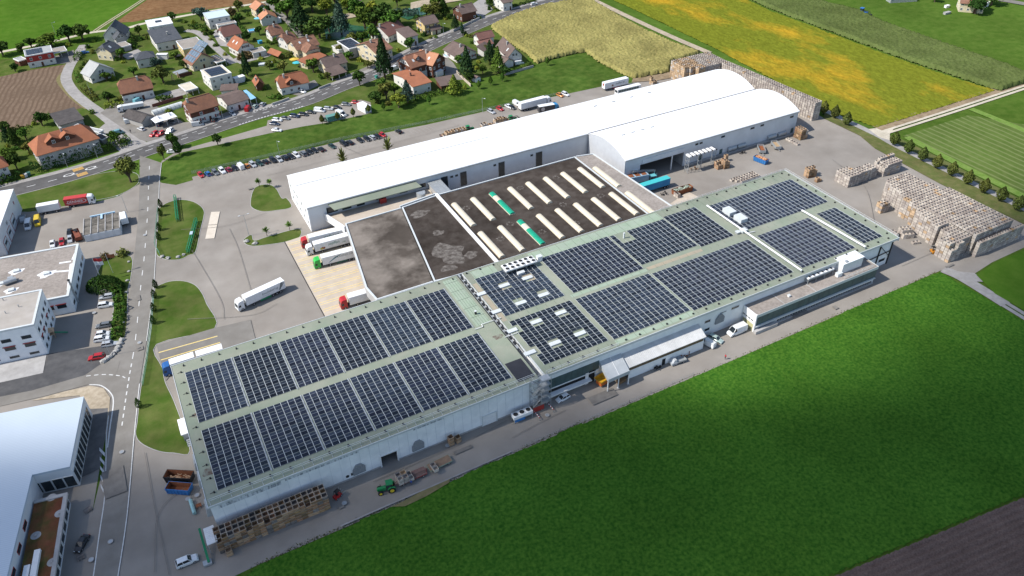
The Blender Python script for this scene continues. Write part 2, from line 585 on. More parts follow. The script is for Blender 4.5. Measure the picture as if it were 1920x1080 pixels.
_layer[0] += .006
b = MB()
zl = _layer[0]
dashes(b,main,0,.3,3.2,4.5,zl,0,0)
dashes(b,main,3.0,.22,2.2,2.6,zl,0,60,260)
dashes(b,main,-3.1,.26,3.4,6,zl,1,190)
dashes(b,main,4.2,.26,3.4,6,zl,1,260)
e_ = offset(main,-4.2)
dashes(b,main,-4.25,.5,.9,.6,zl,0,118,150)
dashes(b,main,4.35,.5,.9,.6,zl,0,128,142)
tag(b.build('road_marking',[MT['line'],mat('faded_marking',(.36,.34,.27),.9)]),kind='structure')
zc = G((150,322))
td = (G((215,304)) - G((135,329))).normalized()
nd = Vector((-td.y,td.x,0))
b = MB()
for off in (-3.9,-3.0,-2.1,1.6,2.5,3.4):
 c = zc + nd * off
 p = [c - td * 2 - nd * .28,c + td * 2 - nd * .28,c + td * 2 + nd * .28,c - td * 2 + nd * .28]
 b.quad(*[(q.x,q.y,zl + .004) for q in p])
tag(b.build('zebra_crossing',MT['oline']),kind='structure')
b = MB()
for sgn in (-1,1):
 c0 = zc + td * 4.2 * sgn
 r_in,r_out = .75,1.05
 n = 20
 for i in range(n):
  a0,a1 = 2 * math.pi * i / n,2 * math.pi * (i + 1) / n
  q = [c0 + td * (2.1 * k * math.cos(a)) + nd * (k * math.sin(a)) for k,a in ((r_in,a0),(r_out,a0),(r_out,a1),(r_in,a1))]
  b.quad(*[(p.x,p.y,zl + .004) for p in q])
tag(b.build('road_marking',MT['line']),kind='structure')
LE = [(262,292),(262,345),(260,400),(252,480),(243,560),(236,620),(225,680),(209,740),(204,780),(200,817),(199,870),(197,930),(187,1000),(175,1085),(160,1180)]
RE = [(303,306),(299,345),(297,400),(292,480),(288,540),(275,640),(262,720),(252,817),(245,900),(237,980),(221,1085),(205,1180)]
sheet('works_road',LE + RE[::-1],MT['road2'])
sheet('side_road',[(236,640),(224,682),(209,742),(195,727),(165,722),(90,742),(-120,790),(-120,745),(60,720),(160,690),(200,665)],MT['road2'])
sheet('fresh_asphalt',[(90,664),(215,646),(223,655),(200,676),(160,704),(60,733),(-120,768),(-120,735),(10,714),(82,700)],MT['newasphalt'])
sheet('concrete_apron',[(-80,702),(0,682),(88,664),(81,700),(10,716),(-80,735)],MT['concg'])
sheet('bare_gravel_patch',[(60,752),(120,735),(170,724),(195,729),(207,746),(204,780),(199,815),(192,810),(160,780),(150,742)],MT['gravel'])
sheet('asphalt_forecourt',[(160,768),(203,766),(200,800),(192,850),(187,880),(145,900),(135,870)],mat('dark_forecourt',(.095,.092,.09),.9,(.13,.125,.12),.4,big=.15,bs=.15))
_layer[0] += .006
zl = _layer[0]
b = MB()
cl = smoothline([G(q) for q in [(281,300),(279,345),(277,400),(271,480),(264,540),(254,640),(243,705),(236,750),(229,800)]],8)
dashes(b,cl,0,.25,3,5.5,zl,0,6,130)
dashes(b,cl,0,.32,1.5,1.4,zl,0,130)
for ln,w in ((RE[6:],.22),(LE[8:],.24),(RE[:6],.16)):
 s_ = smoothline([G(q) for q in ln],5)
 ribbon(b,s_,-w / 2,w / 2,zl)
s_ = smoothline([G(q) for q in [(168,722),(190,724),(208,738),(213,756),(207,800),(202,840)]],5)
ribbon(b,s_,-.16,.16,zl + .003)
s_ = smoothline([G(q) for q in [(162,706),(195,703),(228,706),(238,712)]],5)
dashes(b,s_,0,.3,1.2,.9,zl)
for i in range(5):
 y0 = 850 + i * 17
 x0 = 197 - i * .6
 p = [G(q) for q in ((x0,y0),(x0,y0 + 7),(x0 - 10 + i * 1.2,y0 - 4),(x0 - 10 + i * 1.2,y0 - 10))]
 b.quad(*[(q.x,q.y,zl + .003) for q in p])
tag(b.build('road_marking',MT['line']),kind='structure')
sheet('loading_lane',[(294,648),(402,616),(470,600),(480,640),(330,692),(311,715)],MT['road2'])
b = MB()
for p,q in (((298,662),(408,631)),((302,676),(413,643))):
 p,q = G(p),G(q)
 ribbon(b,[p.xy,q.xy],-.18,.18,_layer[0] + .006)
tag(b.build('yellow_lane_marking',MT['yline']),kind='structure')
_layer[0] += .012
sheet('dock_apron',[(33,235.6,0),(43.2,236.5,0),(55,237,0),(52,186,0),(33,186,0)],MT['conc'],world=True)
b = MB()
for i in range(13):
 y = 187.6 + i * 3.75
 for dy in (0,1.05):
  b.quad((33.4,y + dy,_layer[0] + .006),(50,y + dy,_layer[0] + .006),(50,y + dy + .22,_layer[0] + .006),(33.4,y + dy + .22,_layer[0] + .006))
tag(b.build('yellow_bay_marking',MT['yline']),kind='structure')
b = MB()
b.box(32.75,180,0,33,236,_layer[0] + .008)
tag(b.build('drain_channel',MT['black']),kind='structure')
sheet('concrete_slab',[(1243,392),(1290,360),(1345,388),(1290,410),(1255,412)],MT['conc'])
Z8 = V(280,340,6.75)
wb = [G(Z8(*q)) for q in ((710,735),(825,725),(895,390),(785,395))]
b = MB()
for i in range(2):
 t0,t1 = (.0,.49) if i == 0 else (.51,1)
 a,bb = wb[0].lerp(wb[3],t0),wb[1].lerp(wb[2],t0)
 c,d = wb[1].lerp(wb[2],t1),wb[0].lerp(wb[3],t1)
 b.prism([a.xy,bb.xy,c.xy,d.xy],0,_layer[0] + .03)
tag(b.build('weighbridge',mat('pale_weighbridge_concrete',(.50,.44,.36),.9,(.56,.5,.42),.5)),'pale two slab weighbridge set in the yard beside the green fence','weighbridge')
def island(name,pix,matl=MT['lawn'],kerb=True):
 pts = [G(q) for q in pix]
 ln = smoothline([p.xy for p in pts + [pts[0]]],4)
 _layer[0] += .002
 b = MB()
 b.poly([(p.x,p.y,.1) for p in ln[:-1]])
 tag(b.build(name,matl),kind='structure')
 if kerb:
  b = MB()
  a,c = offset(ln,-.16),offset(ln,.02)
  for i in range(len(ln) - 1):
   b.quad((a[i].x,a[i].y,.12),(a[i + 1].x,a[i + 1].y,.12),(c[i + 1].x,c[i + 1].y,.12),(c[i].x,c[i].y,.12))
   b.quad((a[i].x,a[i].y,0),(a[i + 1].x,a[i + 1].y,0),(a[i + 1].x,a[i + 1].y,.12),(a[i].x,a[i].y,.12))
   b.quad((c[i].x,c[i].y,0),(c[i + 1].x,c[i + 1].y,0),(c[i + 1].x,c[i + 1].y,.12),(c[i].x,c[i].y,.12))
  tag(b.build('kerb',MT['concg']),kind='structure')
island('grass_island',[Z8(*q) for q in ((105,360),(200,285),(330,240),(450,236),(560,260),(650,312),(696,380),(690,460),(650,620),(590,890),(500,940),(400,988),(250,1000),(135,965),(85,900),(82,700))])
island('grass_island',[(291,538),(317,528),(344,527),(365,534),(378,548),(388,570),(403,616),(294,646),(305,690),(311,718),(330,760),(357,845),(325,850),
      (295,846),(265,832),(254,815),(257,790),(262,740),(272,680),(283,620),(286,570)])
island('grass_island',[Z8(*q) for q in ((1330,85),(1400,50),(1480,40),(1560,55),(1620,110),(1680,215),(1740,215),(1800,330),(1600,372),(1450,386),(1350,365),(1285,320),(1280,250),(1300,150))])
island('grass_island',[Z8(*q) for q in ((1190,740),(1240,700),(1300,680),(1332,750),(1500,700),(1890,600),(1900,715),(1700,775),(1380,820),(1260,815),(1200,780))])
island('grass_triangle',[(24,368),(80,350),(140,335),(217,321),(255,325),(261,340),(250,352),(220,367),(180,376),(118,388),(38,398)])
island('grass_plot',[(193,489),(215,479),(247,482),(246,520),(240,548),(236,640),(208,640),(214,560),(206,546),(184,540),(180,520)])
MT['drygrass'] = mat('dry_grass',(.088,.105,.034),.95,(.135,.125,.055),.35,.42,.68,big=.2,bs=.1,bump=.8,bsc=3)
sheet('dry_grass_strip',[(1545,223),(1612,255),(1640,279),(1762,345),(1897,410),(1950,437),(2010,440),(1930,399),(1780,325),(1682,277),(1650,259),(1600,235),(1545,209)],MT['drygrass'])
sheet('dry_grass_strip',[(1660,252),(1690,262),(1760,296),(1925,381),(2000,420),(2000,430),(1930,394),(1780,320),(1682,272),(1655,257)],MT['drygrass'])
path('tree_path',[(1510,192),(1542,206),(1600,233),(1650,257),(1682,275),(1780,323),(1930,397),(2000,432)],3.2,MT['pave'])
sheet('sandy_corner',[(1628,243),(1652,240),(1680,236),(1668,252),(1668,264),(1648,258)],MT['track'])
path('field_margin',[(1645,242),(1700,224),(1790,196),(1885,166),(1960,142)],5.5,MT['dirt'])
for d in (-1.1,1.1):
 _layer[0] += .004
 b = MB()
 ribbon(b,smoothline([G(q) for q in [(1655,250),(1700,236),(1800,204),(1925,163),(2000,139)]]),d - .7,d + .7,_layer[0])
 tag(b.build('farm_track',MT['track']),kind='structure')
for w in (-1.0,1.0):
 _layer[0] += .004
 b = MB()
 ribbon(b,smoothline([G(q) for q in [(1770,505),(1815,528),(1860,557),(1930,600),(2000,644)]]),w - .75,w + .75,_layer[0])
 tag(b.build('gravel_path',MT['pave']),kind='structure')
path('gravel_path',[(1768,506),(1800,520),(1850,550),(1885,572)],4.2,MT['pave'])
sheet('gravel_corner',[(1765,507),(1826,513),(1850,530),(1800,528)],MT['pave'])
path('field_path',[(1085,-14),(1112,0),(1180,33),(1260,70),(1330,100)],4,MT['gravel'])
sheet('bare_soil_strip',[(1184,155),(1188,145),(1258,131),(1265,127),(1270,145),(1230,152)],MT['dirt'])
MT['mown'] = stripes(mat('mown_grass_strips',(.070,.112,.024),.95,(.095,.130,.036),.3,big=.15,bs=.04),0,3.4,(.150,.180,.070),.86,1.8)
sheet('mown_field',[(1692,256),(1815,217),(1940,238),(2000,300),(2000,410),(1925,378),(1760,292)],MT['mown'])
path('uncut_grass_strip',[(1700,258),(1790,305),(1925,372),(2000,408)],3.6,mat('tall_grass',(.11,.19,.035),.95,(.16,.23,.06),.5,bump=1))
path('uncut_grass_strip',[(1820,205),(1870,225),(1960,262)],3.6,bpy.data.materials['tall_grass'])
sheet('green_field',[(1830,517),(1865,494),(1990,440),(1990,625),(1865,552)],MT['meadow2'])
sheet('far_road',[(1880,-2),(1960,12),(1960,18),(1870,2)],MT['road2'])
sheet('pond',[(606,42),(640,36),(660,48),(695,52),(700,70),(655,78),(612,74)],MT['water'])
sheet('pond',[(735,26),(800,6),(838,0),(820,20),(765,38)],MT['water'])
sheet('gravel_bank',[(770,6),(860,-14),(905,-14),(900,-4),(800,12),(770,18)],MT['gravel'])
sheet('gravel_bank',[(600,36),(655,26),(680,30),(640,38)],MT['gravel'])
tm2 = mat('tar_joint',(.16,.147,.132),.95,(.20,.183,.165),1)
tm3 = mat('asphalt_patch',(.165,.153,.14),.95,(.19,.177,.16),.6,big=.1,bs=.3)
rr = random.Random(3)
def marks(name,lines,w,matl):
 for ln in lines:
  _layer[0] += .0006
  b = MB()
  ribbon(b,smoothline([G(q) for q in ln],8),-w / 2,w / 2,_layer[0])
  tag(b.build(name,matl),kind='structure')
marks('tarmac_joint',[[(360,470),(412,560),(420,600)],[(430,430),(447,468),(470,545)],[(352,600),(470,592),(520,570)],[(950,790),(880,826),(700,905)],[(1060,770),(1010,795),(960,822)],
     [(370,900),(300,960),(290,1075)],[(272,850),(292,960),(318,1080)],[(1690,500),(1740,478),(1760,470)],[(340,432),(420,425),(500,400)],[(1560,300),(1620,350),(1640,420)],
     [(640,275),(700,300),(730,310)],[(500,330),(620,300),(860,236)]],.14,tm2)
for q,w_,h_ in (((868,845),5,1.1),((1566,578),1.6,1.6),((1553,560),1.6,1.2),((263,655),1.8,1.8),((260,560),1.2,3),((1780,500),4,.8),((215,905),5,9),((1500,520 + 70),6,1.5),((470,355),2,1.2),((640,952),1.4,1),((1130,745),8,3)):
 p = G(q)
 _layer[0] += .001
 b = MB()
 b.poly([(p.x - w_ / 2,p.y - h_ / 2,_layer[0]),(p.x + w_ / 2,p.y - h_ / 2 + .1,_layer[0]),(p.x + w_ / 2,p.y + h_ / 2,_layer[0]),(p.x - w_ / 2 + .1,p.y + h_ / 2,_layer[0])])
 tag(b.build('tarmac_patch',tm3),kind='structure')
b = MB()
for k in range(52):
 t_ = k / 51
 a = G((372,331)).lerp(G((800,236)),t_)
 c = a + (G((384,340)) - G((372,329)))
 ribbon(b,[a.xy,c.xy],-.06,.06,_layer[0] + .002)
tag(b.build('bay_marking',mat('faint_line',(.33,.31,.29),.95)),kind='structure')
_layer[0] += .004
# ---- crops
def n2(x,y,f,seed):
 """cheap smooth value noise"""
 r = np.random.default_rng(seed)
 T = r.random((64,64))
 u,v = x * f,y * f
 i,j = np.floor(u).astype(int),np.floor(v).astype(int)
 a,c = u - i,v - j
 a,c = a * a * (3 - 2 * a),c * c * (3 - 2 * c)
 g = lambda p,q: T[p % 64,q % 64]
 return (g(i,j) * (1 - a) + g(i + 1,j) * a) * (1 - c) + (g(i,j + 1) * (1 - a) + g(i + 1,j + 1) * a) * c
def leafy(h,k):
 return lambda x,y: h * (.55 + .45 * n2(x,y,.11,3)) * (.35 + .65 * rng.random(x.shape)) * (.6 + .4 * n2(x,y,k,5))
NEAR = [(480,1062),(1050,811),(1440,647),(1685,541),(1763,509),(1925,606),(2010,652),(2010,893),(1920,930),(1560,1080),(1490,1112),(1300,1150),(420,1120)]
cropm = mat('leafy_crop',(.022,.080,.009),.95,(.066,.150,.018),1.3,.34,.66,big=.16,bs=.03,bump=.6,bsc=5)
gridfield('crop_field',[G(q) for q in NEAR],.42,leafy(.42,.55),cropm,'dense low green crop filling the field in the foreground','crop')
stripes(MT['furrow'],0,1.55,(.06,.043,.037),.62,.4) if False else None
FUR = [(1560,1083),(1920,933),(2010,896),(2010,1150),(1300,1152),(1490,1115)]
fd = (G((1920,933)) - G((1560,1083))).normalized()
fn = Vector((-fd.y,fd.x,0))
gridfield('furrow_field',[G(q) for q in FUR],.3,lambda x,y: .26 * (1 + np.sin((x * fn.x + y * fn.y) * 2 * math.pi / 1.55)) + .12 * rng.random(x.shape),
  MT['furrow'],None,None,'structure')
cornp = mat('ripe_maize',(.31,.265,.10),.95,(.14,.14,.045),.9,.3,.72,big=.25,bs=.05,bump=1,bsc=2.5)
CORN1 = [(918,53),(960,32),(1020,13),(1090,1),(1112,4),(1180,45),(1262,84),(1315,103),(1262,118),(1256,137),(1190,149),(1170,143),
  (1120,117),(1096,99),(1060,106),(1005,121),(985,101),(958,84)]
gridfield('maize_field',[G(q) for q in CORN1],.62,lambda x,y: 1.5 + .5 * n2(x,y,.07,9) + .75 * rng.random(x.shape),cornp,
  'field of ripe yellow-brown maize beyond the village road','maize',skirt=1.6)
corng = mat('green_maize',(.072,.098,.028),.95,(.10,.125,.042),.7,big=.2,bs=.05,bump=1,bsc=2.5)
CORN2 = [(1392,-6),(1440,17),(1700,115),(1868,171),(1880,172),(1935,153),(1990,136),(1990,165),(1930,143),(1865,119),(1740,76),(1660,48),(1615,26),(1527,3),(1490,-14)]
CORN2 = CORN2[:7] + CORN2[8:]
gridfield('maize_field',[G(q) for q in CORN2],.62,lambda x,y: 1.7 + .4 * n2(x,y,.07,19) + .75 * rng.random(x.shape),corng,
  'long strip of dark green maize along the yellowing field','maize',skirt=1.6)
SOY = [(1105,-40),(1125,-12),(1150,2),(1185,17),(1345,94),(1362,104),(1545,203),(1560,212),(1645,241),(1700,223),(1866,171),(1700,117),(1440,19),(1385,-8),(1360,-40)]
soym = mat('yellowing_soya',(.135,.150,.016),.95,(.36,.225,.02),.034,.50,.68,big=.22,bs=.6,bump=1,bsc=2.2,stretch=(1,.45,1,.15))
gridfield('soya_field',[G(q) for q in SOY],.6,leafy(.85,.4),soym,'soya field turning from green to orange yellow','soya')
# ------------------------------------------------------------------ the works: large buildings
def put(b,name,mats,parent,smooth=False):
 """part whose builder uses world coordinates, under an unrotated thing"""
 l = parent.location
 b.v = [(x - l.x,y - l.y,z - l.z) for x,y,z in b.v]
 return b.build(name,mats,parent,smooth=smooth)
def sub(b,name,mats,part,root):
 l = root.location
 b.v = [(x - l.x,y - l.y,z - l.z) for x,y,z in b.v]
 return b.build(name,mats,part)
def vbox(*a,mats,name,parent):
 b = MB()
 b.box(*a)
 return put(b,name,mats,parent)
def copies(me,name,parent,places,rz=0):
 for p in places:
  l = parent.location
  o = link(name,me,parent,(p[0] - l.x,p[1] - l.y,p[2] - l.z),p[3] if len(p) > 3 else rz)
def window_part(parent,root,x0,x1,z0,z1,y,frame=MT['alu'],glass=MT['glass'],name='window',fw=.12):
 """window in a wall facing -y, frame 6 cm proud with the pane set back inside it"""
 b = MB()
 b.box(x0,y - .08,z0,x0 + fw,y + .05,z1)
 b.box(x1 - fw,y - .08,z0,x1,y + .05,z1)
 b.box(x0 + fw,y - .08,z0,x1 - fw,y + .05,z0 + fw)
 b.box(x0 + fw,y - .08,z1 - fw,x1 - fw,y + .05,z1)
 w = put(b,name,frame,root)
 b = MB()
 b.box(x0 + fw,y - .03,z0 + fw,x1 - fw,y + .04,z1 - fw)
 sub(b,'pane',glass,w,root)
 return w
anchor = MB()
anchor.box(-.18,-.18,0,.18,.18,.35)
anchor.bar((0,0,.28),(-.95,0,.05),.07)
anchor_me = anchor.mesh('roof_anchor',MT['black'])
anchor = MB()
anchor.box(-.2,-.2,0,.2,.2,.4)
anchor_box = anchor.mesh('roof_anchor',MT['black'])
# ---- left hall with solar roof
X0,X1,Y0,Y1,ZR = -11.4,72.0,125.8,176.3,9.8
hall = thing('solar_hall','long white hall at the left with dark blue solar panels on a green roof','industrial building',(X0,Y0,0))
b = MB()
b.box(X0 + .3,Y0,0,28.0,Y0 + .3,ZR - .2)
b.box(28.0,Y0,3.7,32.1,Y0 + .3,ZR - .2)
b.box(32.1,Y0,0,X1 - .3,Y0 + .3,ZR - .2)
b.box(X0 + .3,Y0 + .3,0,X0 + .6,Y1 - .3,ZR - .2)
b.box(X1 - .6,Y0 + .3,0,X1 - .3,Y1 - .3,ZR - .2)
b.box(X0 + .3,Y1 - .3,0,X1 - .3,Y1,ZR - .2)
b.box(X0 + .6,Y0 + 11,0,X1 - .6,Y0 + 11.3,ZR - .2)
hw = put(b,'wall',MT['whitewall'],hall)
b = MB()
b.box(X0,Y0 - .45,ZR - .2,X1,Y1 + .3,ZR)
put(b,'roof',MT['roofgreen'],hall)
b = MB()
for a in ((X0 - .12,Y0 - .6,ZR - .45,X0,Y1 + .45,ZR + .12),(X0,Y0 - .6,ZR - .45,X1,Y0 - .45,ZR + .12),(X0,Y1 + .3,ZR - .45,X1,Y1 + .45,ZR + .12)):
 b.box(*a)
put(b,'roof_edge',MT['alu'],hall)
b = MB()
b.box(X0 + .3,Y0 - .05,.02,27.9,Y0,.55)
b.box(32.2,Y0 - .05,.02,X1 - .3,Y0,.55)
put(b,'plinth',MT['concg'],hall)
b = MB()
for k in range(34):
 x = X0 + 2.6 + k * 2.45
 z0 = 3.7 if 27.5 < x < 32.5 else .55
 b.box(x,Y0 - .03,z0,x + .06,Y0 - .001,ZR - .5)
put(b,'cladding_seams',mat('seam_grey',(.54,.57,.60),.7),hall)['kind'] = 'stuff'
stm_ = mat('stained_cladding',(.60,.62,.65),.7,(.24,.26,.28),2.2,.46,.6,stretch=(1,1,.18))
for a in ((-9.5,7.6,4.5,9.2),(5.5,8.1,23,9.3),(37,8.2,45,9.2)):
 vbox(a[0],Y0 - .012,a[1],a[2],Y0 - .002,a[3],mats=stm_,name='stained_cladding',parent=hall)
b = MB()
b.box(27.7,Y0 - .15,0,28.0,Y0,4.0)
b.box(32.1,Y0 - .15,0,32.4,Y0,4.0)
b.box(28.0,Y0 - .15,3.7,32.1,Y0,4.0)
put(b,'door_frame',MT['white'],hall)
for k in range(4):
 b = MB()
 b.box(55.6,Y0 - .1,.05 + k * .85,59.4,Y0 - .01,.86 + k * .85)
 put(b,'door_panel',MT['white'],hall)
b = MB()
b.box(55.3,Y0 - .18,0,55.58,Y0,3.7)
b.box(59.42,Y0 - .18,0,59.7,Y0,3.7)
b.box(55.58,Y0 - .18,3.46,59.42,Y0,3.7)
put(b,'door_frame',MT['alu'],hall)
vent = MB()
vp = [(-1.6,0,0),(1.5,0,.1),(1.6,0,1.9),(.6,0,3.2),(-.6,0,3.2),(-1.5,0,1.7)]
vent.add([(x,-.4,z) for x,y,z in vp] + [(x,0,z) for x,y,z in vp],
  [(0,1,2,3,4,5)] + [(i,(i + 1) % 6,6 + (i + 1) % 6,6 + i) for i in range(6)])
for k in range(5):
 vent.box(-1.3,-.46,.35 + k * .5,1.25,-.4,.43 + k * .5)
vent_me = vent.mesh('air_intake',mat('intake_mesh',(.26,.27,.28),.7,(.20,.21,.22),3))
copies(vent_me,'air_intake',hall,[(22.3,Y0,1.2),(37.6,Y0,1.2)])
b = MB()
b.tube((19.3,Y0 - .02,1.5),(19.3,Y0 - .005,1.5),.45,n=14)
for i,q in enumerate(((20.2,.9),(21.0,.55),(21.6,.7))):
 b.box(q[0],Y0 - .02,1.2,q[0] + .5,Y0 - .005,1.2 + q[1])
put(b,'lettering',MT['black'],hall)['kind'] = 'stuff'
hood = MB()
hood.add([(0,-1.6,0),(-1.3,-1.6,0),(-1.3,1.6,0),(0,1.6,0),(0,-1.6,2.6),(-.9,-1.6,2.6),(-.9,1.6,2.6),(0,1.6,2.6)],
  [(4,5,6,7),(0,1,5,4),(1,2,6,5),(2,3,7,6),(3,2,1,0)])
hood_me = hood.mesh('extract_hood',MT['galv'])
copies(hood_me,'extract_hood',hall,[(X0 + .3,y,5.0) for y in (128.5,137.5,143.2)])
rail = MB()
for y in (Y0 + .7,):
 for z in (.55,1.1):
  rail.bar((X0 + .4,y,ZR + z),(X1 - .5,y,ZR + z),.07)
 for k in range(36):
  x = X0 + .6 + k * 2.32
  rail.bar((x,y,ZR),(x,y,ZR + 1.1),.07)
  rail.bar((x,y,ZR + .03),(x,y - .9,ZR + .03),.07)
put(rail,'railing',MT['alu'],hall)
copies(anchor_me,'roof_anchor',hall,[(X0 + 2.0,Y0 + 3 + k * 4.4,ZR) for k in range(11)])
copies(anchor_me,'roof_anchor',hall,[(X0 + 3 + k * 4.62,Y1 - 1.2,ZR,-1.57) for k in range(18)])
copies(anchor_box,'roof_anchor',hall,[(X0 + 5 + k * 4.62,Y0 + 1.6,ZR) for k in range(17)])
b = MB()
b.box(66.6,126.6,ZR + .004,71.4,134.4,ZR + .02)
put(b,'roof_membrane',mat('black_membrane',(.022,.022,.027),.6,(.03,.03,.036),.4),hall)
b = MB()
b.box(66.9,151.8,ZR + .004,71.2,175.6,ZR + .02)
put(b,'roof_sheet',MT['roofgrn2'],hall)
b = MB()
for k in range(5):
 b.box(66.9,155.8 + k * 4.5,ZR + .021,71.2,155.9 + k * 4.5,ZR + .05)
 b.box(67.6 + k * .8,151.8,ZR + .021,67.66 + k * .8,175.6,ZR + .04)
put(b,'roof_seams',mat('dark_green_seam',(.10,.13,.10),.8),hall)['kind'] = 'stuff'
stain = mat('rust_stain',(.10,.065,.05),.9,(.21,.22,.175),.8,.4,.62)
for (cx,cy,r1,r2) in ((-7.2,155,2.2,1.3),(-9.4,135.5,1.3,1.6),(70,145,1.4,1.2)):
 b = MB()
 b.poly([(cx + r1 * (1 + .25 * math.sin(3 * t + cx)) * math.cos(t),cy + r2 * (1 + .3 * math.cos(2 * t)) * math.sin(t),ZR + .006) for t in [i * math.pi / 9 for i in range(18)]])
 put(b,'roof_stain',stain,hall)
t = thing('wall_kiosk','white flat roofed entrance box with steps on the left end wall of the solar hall','porch',(X0 - 2.2,160,0))
b = MB()
b.box(X0 - 2.4,157.5,2.6,X0 + .25,163.5,2.85)
put(b,'roof',MT['white'],t)
b = MB()
b.box(X0 - 2.1,157.8,0,X0 + .25,158.1,2.6)
b.box(X0 - 2.1,158.1,0,X0 - 1.9,163.2,2.6)
put(b,'wall',MT['galv'],t)
for k in range(4):
 vbox(X0 - 1.7,155.5 + k * .5,0,X0 + .25,155.98 + k * .5,.2 + k * .2,mats=MT['galv'],name='step',parent=t)
t = thing('canopy_roof','small white ribbed canopy over the door at the front left corner of the solar hall','canopy',(-13,125,0))
b = MB()
b.box(-14.0,120.6,3.6,-11.8,125.4,3.75)
for k in range(9):
 b.box(-14.0,120.7 + k * .55,3.751,-11.8,120.78 + k * .55,3.82)
put(b,'roof',MT['white'],t)
b = MB()
for x,y in ((-13.9,120.8),(-11.95,120.8),(-13.9,125.2),(-11.95,125.2)):
 b.bar((x,y,0),(x,y,3.6),.14)
put(b,'post',MT['galv'],t)
# ---- right hall with solar roof
A0,A1 = 73.9,204.5
hall2 = thing('solar_hall','very long right hand hall with grey solar panels on a pale green roof','industrial building',(A0,Y0,0))
b = MB()
b.box(A0 + .3,Y0 + .2,0,A1 - 1.5,Y0 + .5,9.6)
b.box(A0 + .3,Y0 + .5,0,A0 + .6,Y1 - .3,9.6)
b.box(A1 - 1.8,Y0 + .5,0,A1 - 1.5,Y1 - .3,9.6)
b.box(A0 + .3,Y1 - .3,0,A1 - 1.5,Y1,9.6)
put(b,'wall',MT['whitewall'],hall2)
b = MB()
b.box(A0,Y0 - .3,9.6,A1,Y1 + .3,ZR)
put(b,'roof',MT['roofgreen'],hall2)
b = MB()
for a in ((A0 - .1,Y0 - .45,9.1,A0,Y1 + .4,ZR + .1),(A0,Y0 - .45,9.1,A1,Y0 - .3,ZR + .1),(A0,Y1 + .3,9.1,A1,Y1 + .42,ZR + .1),
  (A1,Y0 - .45,8.6,A1 + .15,Y1 + .42,ZR + .12)):
 b.box(*a)
put(b,'roof_edge',MT['alu'],hall2)
for x0,x1,y0,y1 in ((96.2,146,171.6,175.9),(97,123.6,126.4,128.2),(97,124,149.9,151.3),(76.2,84,171.5,175.9)):
 vbox(x0,y0,ZR + .004,x1,y1,ZR + .02,mats=MT['roofgrn2'],name='roof_sheet',parent=hall2)
tanm = mat('tan_roof_coating',(.33,.28,.20),.9,(.28,.25,.19),.3)
for x0,x1,y0,y1 in ((74.2,75.6,150,170),(84,95,164.6,168.2),(124.4,145.6,150.2,151.6),(78.5,81.5,162.5,166),(90.2,93,162.8,164.58)):
 vbox(x0,y0,ZR + .004,x1,y1,ZR + .018,mats=tanm,name='roof_patch',parent=hall2)
b = MB()
for k in range(42):
 x = 76.5 + k * 3.0
 b.box(x,171.4,ZR + .021,x + .05,176,ZR + .05)
 b.box(x,126.3,ZR + .021,x + .05,128.2,ZR + .05)
 b.box(x,149.8,ZR + .021,x + .05,151.2,ZR + .05)
put(b,'roof_seams',bpy.data.materials['dark_green_seam'],hall2)['kind'] = 'stuff'
copies(anchor_box,'roof_anchor',hall2,[(A0 + 3 + k * 4.6,Y0 + 1.0,ZR) for k in range(28)])
copies(anchor_box,'roof_anchor',hall2,[(150 + k * 4.3,Y1 - 1.3,ZR) for k in range(13)] + [(203.0,129 + k * 4.4,ZR) for k in range(11)] + [(75 + k * 4.6,Y1 - .6,ZR) for k in range(3)])
rail = MB()
for z in (.55,1.1):
 rail.bar((A0 + .4,Y0 + .1,ZR + z),(97,Y0 + .1,ZR + z),.07)
 rail.bar((A1 - .3,Y0,ZR + z),(A1 - .3,Y1,ZR + z),.06)
 rail.bar((148,Y1 - .2,ZR + z),(A1 - .3,Y1 - .2,ZR + z),.06)
for k in range(11):
 rail.bar((A0 + .4 + k * 2.2,Y0 + .1,ZR),(A0 + .4 + k * 2.2,Y0 + .1,ZR + 1.1),.06)
for k in range(22):
 rail.bar((A1 - .3,Y0 + k * 2.3,ZR),(A1 - .3,Y0 + k * 2.3,ZR + 1.1),.06)
for k in range(25):
 rail.bar((148 + k * 2.25,Y1 - .2,ZR),(148 + k * 2.25,Y1 - .2,ZR + 1.1),.06)
put(rail,'railing',MT['alu'],hall2)
for k in range(9):
 x = 75.2 + k * 1.75
 vbox(x,Y0 + .08,3.9,x + 1.69,Y0 + .2,7.1,mats=MT['teal'],name='window_panel',parent=hall2)
b = MB()
b.box(75,Y0 - .02,3.55,91,Y0 + .2,3.88)
b.box(75,Y0 - 1.2,1.9,88,Y0 + .2,2.2)
put(b,'ledge',MT['white'],hall2)
b = MB()
b.box(87.7,Y0 + .06,0.05,89.6,Y0 + .2,4.4)
b.box(75.2,Y0 + .1,2.3,87.4,Y0 + .2,3.5)
put(b,'door',MT['hole'],hall2)
for x in (86.6,90.0):
 vbox(x,Y0 - .05,.1,x + 1,Y0 + .06,4.2,mats=MT['white'],name='door_leaf',parent=hall2)
for (x0,x1,z0,z1) in ((127,129.2,5.1,6.2),(136.6,139.6,6.4,7.4),(127.4,129.4,1.9,3.0),(132.3,134.8,6.6,7.1)):
 window_part(hall2,hall2,x0,x1,z0,z1,Y0 + .2)
l = link('air_intake',vent_me,hall2,(132.6 - A0,.2,3.4))
for k,x in enumerate((191.6,197.2,202.6)):
 vbox(x,Y0 - .1,0,x + .35,Y0 + .2,8.6 if k else 5,mats=MT['black'],name='steel_post',parent=hall2)
b = MB()
b.bar((191.7,Y0 - .12,4.6),(202.8,Y0 - .12,5.4),.22)
